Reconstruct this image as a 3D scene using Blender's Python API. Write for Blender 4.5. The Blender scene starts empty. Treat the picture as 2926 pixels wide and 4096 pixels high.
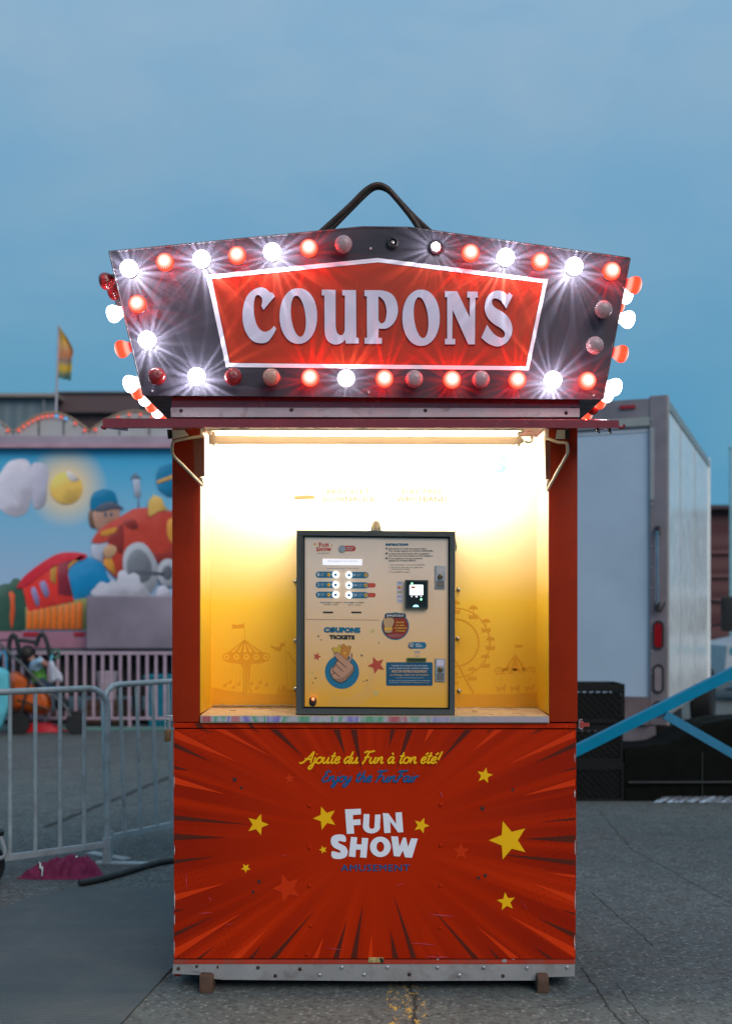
import bpy, bmesh, math, random
from mathutils import Vector, Matrix, noise as mnoise
from mathutils.geometry import tessellate_polygon

scene = bpy.context.scene
col = scene.collection
R = math.radians
random.seed(11)

# ------------------------------------------------------------------ camera
CAM_D, CAM_H, FPX = 4.5, 1.49, 4500.0          # distance to the booth front, eye height, focal length in photo pixels
CX, HY = 1463.0, 2470.0                        # photo column of the axis, photo row of the horizon
cam_d = bpy.data.cameras.new('camera')
cam_d.sensor_fit = 'VERTICAL'
cam_d.sensor_height = 36.0
cam_d.lens = 36.0 * FPX / 4096.0
cam_d.shift_y = (HY - 2048.0) / 4096.0
cam_d.clip_start = 0.05
cam_d.clip_end = 2000
cam_d.dof.use_dof = True
cam_d.dof.focus_distance = CAM_D - 0.03
cam_d.dof.aperture_fstop = 2.0
cam = bpy.data.objects.new('camera', cam_d)
cam.location = (0, -CAM_D, CAM_H)
cam.rotation_euler = (R(90), 0, 0)
col.objects.link(cam)
scene.camera = cam

# ------------------------------------------------------------------ world, sun, exposure
SUN_EL, SUN_AZ = R(36), R(28)                  # behind the camera, to the right
world = bpy.data.worlds.new('World')
scene.world = world
world.use_nodes = True
nt = world.node_tree
nt.nodes.clear()
out = nt.nodes.new('ShaderNodeOutputWorld')
bg = nt.nodes.new('ShaderNodeBackground')
sky = nt.nodes.new('ShaderNodeTexSky')
sky.sky_type = 'NISHITA'
sky.sun_disc = False
sky.sun_elevation = R(4)
sky.sun_rotation = math.pi + SUN_AZ
sky.ozone_density = 4.0
sky.air_density = 1.0
sky.dust_density = 0.4
skm = nt.nodes.new('ShaderNodeMix'); skm.data_type = 'RGBA'; skm.blend_type = 'MULTIPLY'
skm.inputs['Factor'].default_value = 1.0
skm.inputs['B'].default_value = (0.10, 0.10, 0.10, 1)
nt.links.new(sky.outputs[0], skm.inputs['A'])
tc = nt.nodes.new('ShaderNodeTexCoord')
sep = nt.nodes.new('ShaderNodeSeparateXYZ')
nt.links.new(tc.outputs['Generated'], sep.inputs[0])
ramp = nt.nodes.new('ShaderNodeValToRGB')      # dusk overcast: deeper and greener low down, paler higher up
cr = ramp.color_ramp
cr.interpolation = 'B_SPLINE'
stops = [(0.0, (0.085, 0.27, 0.42)), (0.20, (0.105, 0.30, 0.46)), (0.30, (0.155, 0.335, 0.50)),
         (0.46, (0.235, 0.39, 0.535)), (1.0, (0.35, 0.51, 0.66))]
while len(cr.elements) < len(stops):
    cr.elements.new(0.5)
for e, (p, c) in zip(cr.elements, stops):
    e.position = p; e.color = (*c, 1)
nt.links.new(sep.outputs['Z'], ramp.inputs[0])
mp = nt.nodes.new('ShaderNodeMapping'); mp.inputs['Scale'].default_value = (2.2, 2.2, 4.5)
nt.links.new(tc.outputs['Generated'], mp.inputs[0])
nz = nt.nodes.new('ShaderNodeTexNoise'); nz.inputs['Scale'].default_value = 2.6
nz.inputs['Detail'].default_value = 5; nz.inputs['Roughness'].default_value = 0.5; nz.inputs['Distortion'].default_value = 0.4
nt.links.new(mp.outputs[0], nz.inputs['Vector'])
mr = nt.nodes.new('ShaderNodeMapRange')
mr.inputs['From Min'].default_value = 0.3; mr.inputs['From Max'].default_value = 0.7
mr.inputs['To Min'].default_value = 0.0; mr.inputs['To Max'].default_value = 1.0
nt.links.new(nz.outputs['Fac'], mr.inputs[0])
cl = nt.nodes.new('ShaderNodeMix'); cl.data_type = 'RGBA'; cl.blend_type = 'MULTIPLY'
cl.inputs['Factor'].default_value = 1.0
clr = nt.nodes.new('ShaderNodeMix'); clr.data_type = 'RGBA'
clr.inputs['A'].default_value = (0.84, 0.95, 1.0, 1); clr.inputs['B'].default_value = (1.16, 1.045, 1.0, 1)
nt.links.new(mr.outputs[0], clr.inputs['Factor'])
nt.links.new(ramp.outputs[0], cl.inputs['A']); nt.links.new(clr.outputs['Result'], cl.inputs['B'])
mixs = nt.nodes.new('ShaderNodeMix'); mixs.data_type = 'RGBA'
mixs.inputs['Factor'].default_value = 0.94
nt.links.new(skm.outputs['Result'], mixs.inputs['A']); nt.links.new(cl.outputs['Result'], mixs.inputs['B'])
nt.links.new(mixs.outputs['Result'], bg.inputs['Color'])
bg.inputs['Strength'].default_value = 1.0
nt.links.new(bg.outputs[0], out.inputs[0])

sun_d = bpy.data.lights.new('sun', 'SUN')
sun_d.energy = 1.45
sun_d.angle = R(35)
sun_d.color = (1.0, 0.86, 0.78)
sun = bpy.data.objects.new('sun', sun_d)
sun.rotation_euler = (math.pi / 2 - SUN_EL, 0, SUN_AZ)
sun.location = (4, -8, 8)
col.objects.link(sun)

scene.view_settings.view_transform = 'Standard'
scene.view_settings.look = 'None'
scene.view_settings.exposure = 0.20
scene.view_settings.gamma = 1.0
scene.render.engine = 'CYCLES'
cy = scene.cycles
cy.use_denoising = True
cy.max_bounces = 7
cy.diffuse_bounces = 3
cy.glossy_bounces = 3
cy.transmission_bounces = 4
cy.transparent_max_bounces = 12
cy.caustics_reflective = False
cy.caustics_refractive = False
cy.sample_clamp_indirect = 4.0
cy.use_light_tree = True

# ------------------------------------------------------------------ materials
MATS = {}
def N(nt, kind, **kw):
    n = nt.nodes.new(kind)
    for k, v in kw.items():
        setattr(n, k, v)
    return n
def inp(nt, sock, v):
    if isinstance(v, bpy.types.NodeSocket):
        nt.links.new(v, sock)
    elif isinstance(v, (tuple, list)) and len(v) == 3 and sock.type == 'RGBA':
        sock.default_value = (*v, 1)
    else:
        sock.default_value = v
def mth(nt, op, a, b=None, c=None, clamp=False):
    n = N(nt, 'ShaderNodeMath', operation=op); n.use_clamp = clamp
    for i, v in enumerate((a, b, c)):
        if v is not None:
            inp(nt, n.inputs[i], v)
    return n.outputs[0]
def mixc(nt, f, a, b, blend='MIX'):
    n = N(nt, 'ShaderNodeMix', data_type='RGBA', blend_type=blend)
    inp(nt, n.inputs['Factor'], f); inp(nt, n.inputs['A'], a); inp(nt, n.inputs['B'], b)
    return n.outputs['Result']
def maprange(nt, v, a, b, c=0.0, d=1.0):
    n = N(nt, 'ShaderNodeMapRange'); n.clamp = True
    inp(nt, n.inputs[0], v)
    for i, x in enumerate((a, b, c, d)):
        n.inputs[i + 1].default_value = x
    return n.outputs[0]
def noise(nt, vec, scale, detail=3, rough=0.55, dist=0.0):
    n = N(nt, 'ShaderNodeTexNoise')
    n.inputs['Scale'].default_value = scale; n.inputs['Detail'].default_value = detail
    n.inputs['Roughness'].default_value = rough; n.inputs['Distortion'].default_value = dist
    inp(nt, n.inputs['Vector'], vec)
    return n.outputs['Fac']
def scaled(nt, vec, s):
    n = N(nt, 'ShaderNodeMapping'); n.inputs['Scale'].default_value = s
    inp(nt, n.inputs['Vector'], vec)
    return n.outputs[0]
def newmat(name):
    m = bpy.data.materials.new(name); m.use_nodes = True
    nt = m.node_tree
    b = nt.nodes['Principled BSDF']
    tcn = N(nt, 'ShaderNodeTexCoord')
    MATS[name] = m
    return m, nt, b, tcn.outputs['Object']
def bumpit(nt, b, h, strength, dist=0.002):
    bp = N(nt, 'ShaderNodeBump'); bp.inputs['Strength'].default_value = strength; bp.inputs['Distance'].default_value = dist
    nt.links.new(h, bp.inputs['Height']); nt.links.new(bp.outputs[0], b.inputs['Normal'])
def pm(name, c, rough=0.5, metal=0.0, var=0.12, vs=6.0, bump=0.0, bs=40.0, spec=0.5, dirt=None, damt=0.35, ds=5.0, coat=0.0):
    """painted / plain surface: base colour with soft uneven tone, optional dirt stains and fine relief"""
    if name in MATS:
        return MATS[name]
    m, nt, b, oc = newmat(name)
    n1 = noise(nt, oc, vs, 4, 0.6)
    lo = tuple(x * (1 - var) for x in c); hi = tuple(min(1, x * (1 + var)) for x in c)
    cc = mixc(nt, maprange(nt, n1, 0.3, 0.7), lo, hi)
    if dirt:
        n2 = noise(nt, oc, ds, 6, 0.7, 0.4)
        f = mth(nt, 'MULTIPLY', maprange(nt, n2, 0.5, 0.72), damt)
        cc = mixc(nt, f, cc, dirt)
    nt.links.new(cc, b.inputs['Base Color'])
    n3 = noise(nt, oc, vs * 3.1, 3)
    nt.links.new(maprange(nt, n3, 0.25, 0.75, max(0.02, rough - 0.08), min(1, rough + 0.1)), b.inputs['Roughness'])
    b.inputs['Metallic'].default_value = metal
    b.inputs['Specular IOR Level'].default_value = spec
    b.inputs['Coat Weight'].default_value = coat
    if bump:
        bumpit(nt, b, noise(nt, oc, bs, 4), bump)
    return m
def em(name, c, s):
    if name in MATS:
        return MATS[name]
    m, nt, b, oc = newmat(name)
    b.inputs['Base Color'].default_value = (*c, 1)
    b.inputs['Emission Color'].default_value = (*c, 1)
    b.inputs['Emission Strength'].default_value = s
    return m

# ------------------------------------------------------------------ pixel helpers: a photo pixel at a known depth, or on the ground
def at(px, py, y=0.0):
    k = (CAM_D + y) / FPX
    return Vector(((px - CX) * k, y, CAM_H + (HY - py) * k))
def gnd(px, py, z=0.0):
    d = FPX * (CAM_H - z) / (py - HY)
    return Vector(((px - CX) * d / FPX, d - CAM_D, z))

# ------------------------------------------------------------------ mesh builder
class MB:
    def __init__(s):
        s.v = []; s.f = []; s.m = []
    def add(s, vs, fs, mi=0, M=None):
        o = len(s.v)
        s.v += [tuple(M @ Vector(p)) if M else tuple(p) for p in vs]
        s.f += [tuple(i + o for i in f) for f in fs]
        s.m += [mi] * len(fs)
        return s
    def box(s, x0, x1, y0, y1, z0, z1, mi=0, M=None, bev=0.0):
        if bev:
            bm = bmesh.new()
            bmesh.ops.create_cube(bm, size=1)
            for v in bm.verts:
                v.co = Vector(((x0 + x1) / 2 + v.co.x * (x1 - x0), (y0 + y1) / 2 + v.co.y * (y1 - y0), (z0 + z1) / 2 + v.co.z * (z1 - z0)))
            bmesh.ops.bevel(bm, geom=bm.edges[:], offset=bev, segments=2, affect='EDGES', profile=0.6)
            bm.verts.index_update()
            s.add([v.co for v in bm.verts], [[v.index for v in f.verts] for f in bm.faces], mi, M)
            bm.free()
            return s
        vs = [(x, y, z) for z in (z0, z1) for y in (y0, y1) for x in (x0, x1)]
        return s.add(vs, [(0, 1, 5, 4), (2, 6, 7, 3), (0, 4, 6, 2), (1, 3, 7, 5), (4, 5, 7, 6), (0, 2, 3, 1)], mi, M)
    def tube(s, path, r, n=8, mi=0, caps=True, M=None):
        path = [Vector(p) for p in path]
        rs = r if isinstance(r, (list, tuple)) else [r] * len(path)
        rings = []; prev = None
        for i, p in enumerate(path):
            a = path[max(0, i - 1)]; b = path[min(len(path) - 1, i + 1)]
            t = (b - a).normalized()
            u = t.orthogonal().normalized() if prev is None else (prev - t * prev.dot(t)).normalized()
            prev = u
            w = t.cross(u)
            rings.append([p + (u * math.cos(2 * math.pi * k / n) + w * math.sin(2 * math.pi * k / n)) * rs[i] for k in range(n)])
        vs = [q for rg in rings for q in rg]
        fs = [(i * n + k, i * n + (k + 1) % n, (i + 1) * n + (k + 1) % n, (i + 1) * n + k) for i in range(len(path) - 1) for k in range(n)]
        if caps:
            fs += [tuple(range(n))[::-1], tuple((len(path) - 1) * n + k for k in range(n))]
        return s.add(vs, fs, mi, M)
    def beam(s, a, b, w, h, mi=0, up=(0, 0, 1)):
        """rectangular bar from a to b, w across, h along up"""
        a = Vector(a); b = Vector(b); t = (b - a).normalized(); up = Vector(up)
        x = t.cross(up).normalized(); z = x.cross(t)
        vs = [p + x * sx * w / 2 + z * sz * h / 2 for p in (a, b) for sx, sz in ((-1, -1), (1, -1), (1, 1), (-1, 1))]
        return s.add(vs, [(0, 1, 2, 3), (7, 6, 5, 4), (0, 4, 5, 1), (1, 5, 6, 2), (2, 6, 7, 3), (3, 7, 4, 0)], mi)
    def lathe(s, prof, M=None, n=20, mi=0):
        """profile of (radius, height) about local z"""
        vs = []; fs = []
        for r, h in prof:
            vs += [(r * math.cos(2 * math.pi * k / n), r * math.sin(2 * math.pi * k / n), h) for k in range(n)]
        for i in range(len(prof) - 1):
            fs += [(i * n + k, i * n + (k + 1) % n, (i + 1) * n + (k + 1) % n, (i + 1) * n + k) for k in range(n)]
        fs += [tuple(range(n))[::-1], tuple((len(prof) - 1) * n + k for k in range(n))]
        return s.add(vs, fs, mi, M)
    def flat(s, contours, tf, mi=0):
        """filled flat shape: contours of 2D points, first the outline then the holes"""
        cs = [[Vector((x, -y, 0)) for x, y in c] for c in contours]
        tris = tessellate_polygon(cs)
        pts = [p for c in contours for p in c]
        vs = [tf(*p) for p in pts]
        fs = []
        for t in tris:
            a, b, c = (Vector((pts[i][0], -pts[i][1])) for i in t)
            ar = (b.x - a.x) * (c.y - a.y) - (b.y - a.y) * (c.x - a.x)
            if abs(ar) < 1e-9:
                continue
            fs.append(tuple(t) if ar > 0 else tuple(reversed(t)))
        return s.add(vs, fs, mi)
    def prism(s, contours, tf, y0, y1, mi=0, mside=None):
        """flat shape given a thickness: front at depth y0, back at y1; tf(px, py, y)"""
        s.flat(contours, lambda a, b: tf(a, b, y0), mi)
        for c in contours:
            n = len(c)
            vs = [tf(a, b, y0) for a, b in c] + [tf(a, b, y1) for a, b in c]
            s.add(vs, [(i, (i + 1) % n, n + (i + 1) % n, n + i) for i in range(n)], mi if mside is None else mside)
        s.flat(contours, lambda a, b: tf(a, b, y1), mi)
        return s
    def mesh(s, name, mats, smooth=False):
        me = bpy.data.meshes.new(name)
        me.from_pydata(s.v, [], s.f)
        for m in (mats if isinstance(mats, (list, tuple)) else [mats]):
            me.materials.append(m)
        me.polygons.foreach_set('material_index', s.m)
        if smooth:
            me.polygons.foreach_set('use_smooth', [True] * len(s.f))
            if hasattr(me, 'set_sharp_from_angle'):
                me.set_sharp_from_angle(angle=R(40))
        me.update()
        return me

ROOTLOC = {}
def link(name, me, parent=None, M=None):
    o = bpy.data.objects.new(name, me)
    col.objects.link(o)
    if M is not None:
        o.matrix_world = M
    if parent is not None:
        o.parent = parent
        base = ROOTLOC.get(parent.name)
        o.matrix_parent_inverse = base.inverted() if base is not None else Matrix.Identity(4)
    if M is not None:
        o.matrix_basis = M
    if M is not None:
        ROOTLOC[o.name] = M.copy() if parent is None else (M.copy())
    return o
def part(name, mb, mats, parent, smooth=False, label=None):
    o = link(name, mb.mesh(name, mats, smooth) if isinstance(mb, MB) else mb, parent)
    if label:
        o['label'] = label
    return o
def tag(o, label, cat, group=None, kind=None):
    o['label'] = label; o['category'] = cat
    if group: o['group'] = group
    if kind: o['kind'] = kind
    return o
def thing(name, loc, label, cat, group=None):
    o = bpy.data.objects.new(name, None)
    o.empty_display_size = 0.1
    o.location = loc
    col.objects.link(o)
    ROOTLOC[o.name] = Matrix.Translation(loc)
    return tag(o, label, cat, group)
def struct(name, mb, mats, label=None, smooth=False):
    o = link(name, mb.mesh(name, mats, smooth))
    o['kind'] = 'structure'
    if label: o['label'] = label
    return o

# ------------------------------------------------------------------ 2D shape helpers
def circ(cx, cy, r, n=24, ry=None, a0=0.0):
    ry = r if ry is None else ry
    return [(cx + r * math.cos(a0 + 2 * math.pi * k / n), cy + ry * math.sin(a0 + 2 * math.pi * k / n)) for k in range(n)]
def star(cx, cy, r, a=-90, q=0.42, n=5):
    return [(cx + (r if k % 2 == 0 else r * q) * math.cos(R(a) + math.pi * k / n), cy + (r if k % 2 == 0 else r * q) * math.sin(R(a) + math.pi * k / n)) for k in range(2 * n)]
def rrect(x0, y0, x1, y1, r, n=5):
    pts = []
    for cx, cy, a in ((x1 - r, y0 + r, -90), (x1 - r, y1 - r, 0), (x0 + r, y1 - r, 90), (x0 + r, y0 + r, 180)):
        pts += [(cx + r * math.cos(R(a + 90 * k / n)), cy + r * math.sin(R(a + 90 * k / n))) for k in range(n + 1)]
    return pts
def smooth(pts, n=5, closed=False):
    """Catmull-Rom through 2D or 3D points"""
    P = [Vector(p) for p in pts]; L = len(P); res = []
    for i in range(L if closed else L - 1):
        g = (lambda j: P[j % L]) if closed else (lambda j: P[min(max(j, 0), L - 1)])
        p0, p1, p2, p3 = g(i - 1), g(i), g(i + 1), g(i + 2)
        for k in range(n):
            t = k / n
            res.append(0.5 * (2 * p1 + (p2 - p0) * t + (2 * p0 - 5 * p1 + 4 * p2 - p3) * t * t + (3 * p1 - p0 - 3 * p2 + p3) * t ** 3))
    if not closed:
        res.append(P[-1])
    return [tuple(p) for p in res]
def ribbon(pts, w):
    """outline of a stroke of width w along 2D points"""
    L = len(pts); a = []; b = []
    for i, p in enumerate(pts):
        q = Vector(pts[min(i + 1, L - 1)]) - Vector(pts[max(i - 1, 0)])
        if q.length < 1e-9: q = Vector((1, 0))
        q.normalize()
        e = 0.75 if i in (0, L - 1) else 1.0
        nrm = Vector((-q.y, q.x)) * (w / 2 * e)
        a.append((p[0] + nrm.x, p[1] + nrm.y)); b.append((p[0] - nrm.x, p[1] - nrm.y))
    return a, b
def stroke(mb, pts, w, tf, mi=0):
    a, b = ribbon(pts, w); L = len(a)
    vs = [tf(*p) for p in a] + [tf(*p) for p in b]
    vs = [(p[0], p[1] - 0.0000025 * (k % L), p[2]) for k, p in enumerate(vs)]
    mb.add(vs, [(i, i + 1, L + i + 1, L + i) for i in range(L - 1)], mi)
    return mb
TXT = {}
def glyphs(s, bold, spacing=1.0):
    key = (s, bold, spacing)
    if key not in TXT:
        c = bpy.data.curves.new('t', 'FONT')
        c.body = s; c.size = 1.0; c.offset = bold; c.resolution_u = 2; c.space_character = spacing
        o = bpy.data.objects.new('t', c)
        col.objects.link(o)
        me = o.to_mesh()
        TXT[key] = ([(v.co.x, v.co.y) for v in me.vertices], [tuple(p.vertices) for p in me.polygons])
        o.to_mesh_clear()
        bpy.data.objects.remove(o); bpy.data.curves.remove(c)
    return TXT[key]
def text(mb, s, x0, x1, base, cap, tf, bold=0.0, spacing=1.0, mi=0, slant=0.0, dy=0.0):
    """lettering that spans x0..x1 with its baseline at base and capitals cap tall (pixel units, y down); dy lowers its right end;
    bold lettering is overprinted a few times, each pass slightly shifted and a hair in front of the last"""
    vs, fs = glyphs(s, 0.0, spacing)
    if not vs: return mb
    a = min(v[0] for v in vs); b = max(v[0] for v in vs)
    sy = cap / 0.69
    w = max(0.0, bold) * sy * 1.25
    sx = (x1 - x0 - 2 * w) / (b - a)
    passes = [(0, 0)] if w == 0 else [(w * c, w * d * 0.8) for c, d in ((0, 0), (1, 0), (-1, 0), (0, 1), (0, -1), (.7, .7), (-.7, .7), (.7, -.7), (-.7, -.7))][:9 if cap > 15 else 3]
    for i, (ox, oy) in enumerate(passes):
        q = [tf(x0 + w + ox + (v[0] - a) * sx + slant * v[1] * sy, base + oy - v[1] * sy + dy * (v[0] - a) / (b - a)) for v in vs]
        mb.add([(p[0], p[1] - 0.00016 * i, p[2]) for p in q], fs, mi)
    return mb

# ================================================================== GROUND
def asphalt_mat():
    m, nt, b, oc = newmat('asphalt')
    big = noise(nt, oc, 0.55, 4, 0.6)
    mid = noise(nt, oc, 7, 5, 0.65)
    c = mixc(nt, maprange(nt, big, 0.35, 0.68), (0.080, 0.100, 0.098), (0.140, 0.154, 0.146))
    c = mixc(nt, mth(nt, 'MULTIPLY', maprange(nt, noise(nt, scaled(nt, oc, (1, 1, 1)), 0.35, 3, 0.5), 0.5, 0.68), 0.6), c, (0.115, 0.092, 0.088))
    c = mixc(nt, mth(nt, 'MULTIPLY', maprange(nt, mid, 0.42, 0.7), 0.55), c, (0.085, 0.085, 0.082))
    # aggregate: pale and dark stones
    v = N(nt, 'ShaderNodeTexVoronoi'); v.inputs['Scale'].default_value = 62; v.inputs['Randomness'].default_value = 1.0
    inp(nt, v.inputs['Vector'], oc)
    sx = N(nt, 'ShaderNodeSeparateColor'); nt.links.new(v.outputs['Color'], sx.inputs[0])
    pale = mth(nt, 'MULTIPLY', mth(nt, 'GREATER_THAN', sx.outputs[0], 0.80), maprange(nt, v.outputs['Distance'], 0.25, 0.6, 0.8, 0.0))
    c = mixc(nt, pale, c, (0.25, 0.255, 0.245))
    c = mixc(nt, mth(nt, 'MULTIPLY', maprange(nt, noise(nt, oc, 1.7, 5, 0.7, 0.5), 0.60, 0.72), 0.5), c, (0.045, 0.042, 0.040))
    dk = mth(nt, 'MULTIPLY', mth(nt, 'LESS_THAN', sx.outputs[1], 0.28), 0.55)
    c = mixc(nt, dk, c, (0.045, 0.045, 0.045))
    # cracks, and one shadow line painted dark, as lines on the ground
    sp = N(nt, 'ShaderNodeSeparateXYZ'); nt.links.new(oc, sp.inputs[0])
    wob = mth(nt, 'MULTIPLY', mth(nt, 'SUBTRACT', noise(nt, oc, 3.0, 5, 0.7), 0.5), 0.12)
    wob2 = mth(nt, 'MULTIPLY', mth(nt, 'SUBTRACT', noise(nt, oc, 14.0, 5, 0.7), 0.5), 0.05)
    allc = None
    for (p, q, w, wb) in CRACKS_AND_SHADOW:
        d = (Vector(q) - Vector(p)); L = d.length; d.normalize(); nn = Vector((-d.y, d.x))
        dist = mth(nt, 'ADD', mth(nt, 'MULTIPLY', sp.outputs[0], nn.x), mth(nt, 'MULTIPLY', sp.outputs[1], nn.y))
        dist = mth(nt, 'SUBTRACT', dist, nn.x * p[0] + nn.y * p[1])
        dist = mth(nt, 'ABSOLUTE', mth(nt, 'ADD', dist, mth(nt, 'MULTIPLY', mth(nt, 'ADD', wob, wob2), wb)))
        al = mth(nt, 'SUBTRACT', mth(nt, 'ADD', mth(nt, 'MULTIPLY', sp.outputs[0], d.x), mth(nt, 'MULTIPLY', sp.outputs[1], d.y)), d.x * p[0] + d.y * p[1])
        inside = mth(nt, 'MULTIPLY', mth(nt, 'GREATER_THAN', al, 0.0), mth(nt, 'LESS_THAN', al, L))
        line = mth(nt, 'MULTIPLY', maprange(nt, dist, w * 0.4, w, 1.0, 0.0), inside)
        allc = line if allc is None else mth(nt, 'MAXIMUM', allc, line)
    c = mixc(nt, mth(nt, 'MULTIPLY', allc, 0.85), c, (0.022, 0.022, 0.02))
    # worn yellow paint beside the crooked crack in front of the booth
    p = gnd(1630, 4020)
    dx = mth(nt, 'SUBTRACT', sp.outputs[0], p.x); dy = mth(nt, 'SUBTRACT', sp.outputs[1], p.y)
    msk = mth(nt, 'MULTIPLY', mth(nt, 'LESS_THAN', mth(nt, 'ABSOLUTE', mth(nt, 'ADD', dx, mth(nt, 'MULTIPLY', wob, 0.6))), 0.075), mth(nt, 'LESS_THAN', mth(nt, 'ABSOLUTE', dy), 0.6))
    worn = maprange(nt, noise(nt, scaled(nt, oc, (1, 0.5, 1)), 34, 5, 0.8), 0.54, 0.60)
    c = mixc(nt, mth(nt, 'MULTIPLY', msk, worn), c, (0.62, 0.36, 0.05))
    nt.links.new(c, b.inputs['Base Color'])
    nt.links.new(maprange(nt, mid, 0.3, 0.7, 0.72, 0.92), b.inputs['Roughness'])
    b.inputs['Specular IOR Level'].default_value = 0.35
    h = mth(nt, 'SUBTRACT', mth(nt, 'ADD', mth(nt, 'MULTIPLY', v.outputs['Distance'], -0.5), mth(nt, 'MULTIPLY', noise(nt, oc, 180, 3), 0.8)), mth(nt, 'MULTIPLY', allc, 2.5))
    bumpit(nt, b, h, 0.55, 0.004)
    return m
def g2(px, py):
    p = gnd(px, py); return (p.x, p.y)
CRACKS_AND_SHADOW = [(g2(2321, 3871), g2(2500, 4110), 0.0065, 0.55), (g2(2459, 3934), g2(2600, 4110), 0.0040, 0.5), (g2(2362, 3567), g2(2610, 3786), 0.0045, 0.45), (g2(2400, 3250), g2(2528, 3400), 0.004, 0.5),
          (g2(2528, 3400), g2(2926, 3617), 0.0055, 0.45), (g2(1668, 4200), g2(1640, 3880), 0.009, 0.8), (g2(2375, 4010), g2(1700, 4062), 0.004, 1.0), (g2(0, 3270), g2(690, 3200), 0.012, 0.9),
          (g2(180, 3310), g2(700, 3100), 0.045, 0.8), (g2(0, 3080), g2(420, 3065), 0.018, 0.6)]  # the widest diagonal is a shadow line painted into the asphalt colour
mb = MB().add([(-400, -30, 0), (400, -30, 0), (400, 700, 0), (-400, 700, 0)], [(0, 1, 2, 3)])
struct('ground', mb, asphalt_mat(), 'grey worn asphalt lot with cracks, a painted shadow line and a patch of yellow paint')

# ================================================================== TICKET BOOTH
RED = pm('booth_red_paint', (0.33, 0.026, 0.006), 0.42, var=0.10, vs=3, spec=0.1, dirt=(0.13, 0.014, 0.007), damt=0.5, ds=4, bump=0.12, bs=18)
MAROON = pm('maroon_gloss', (0.24, 0.022, 0.026), 0.22, var=0.15, vs=5, dirt=(0.09, 0.015, 0.015), damt=0.5, bump=0.1, bs=25, coat=0.4)
CREAM = pm('cream_paint', (0.86, 0.80, 0.66), 0.5, var=0.04, dirt=(0.4, 0.3, 0.18), damt=0.3)
STEEL = pm('brushed_steel', (0.52, 0.50, 0.50), 0.38, metal=0.85, var=0.12, vs=9, dirt=(0.16, 0.11, 0.08), damt=0.55, ds=7, bump=0.15, bs=30)
ALU = pm('dull_aluminium', (0.42, 0.40, 0.39), 0.5, metal=0.55, var=0.10, vs=6, dirt=(0.17, 0.12, 0.09), damt=0.6, ds=9, bump=0.2, bs=20)
DARKM = pm('dark_metal', (0.035, 0.035, 0.035), 0.45, metal=0.4, var=0.2)
RUST = pm('rusty_rod', (0.045, 0.030, 0.024), 0.6, metal=0.4, var=0.3, vs=30, dirt=(0.16, 0.06, 0.03), damt=0.7, ds=22, bump=0.3, bs=60)
WOOD = pm('weathered_wood', (0.11, 0.055, 0.034), 0.75, var=0.35, vs=14, dirt=(0.05, 0.03, 0.02), damt=0.6, ds=18, bump=0.4, bs=50)
BLACKP = pm('black_paint', (0.012, 0.012, 0.013), 0.5, var=0.2)

booth = thing('ticket_booth', (0, 0.5, 0), 'tall red coupon booth with lit yellow recess standing on asphalt', 'booth')

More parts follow.
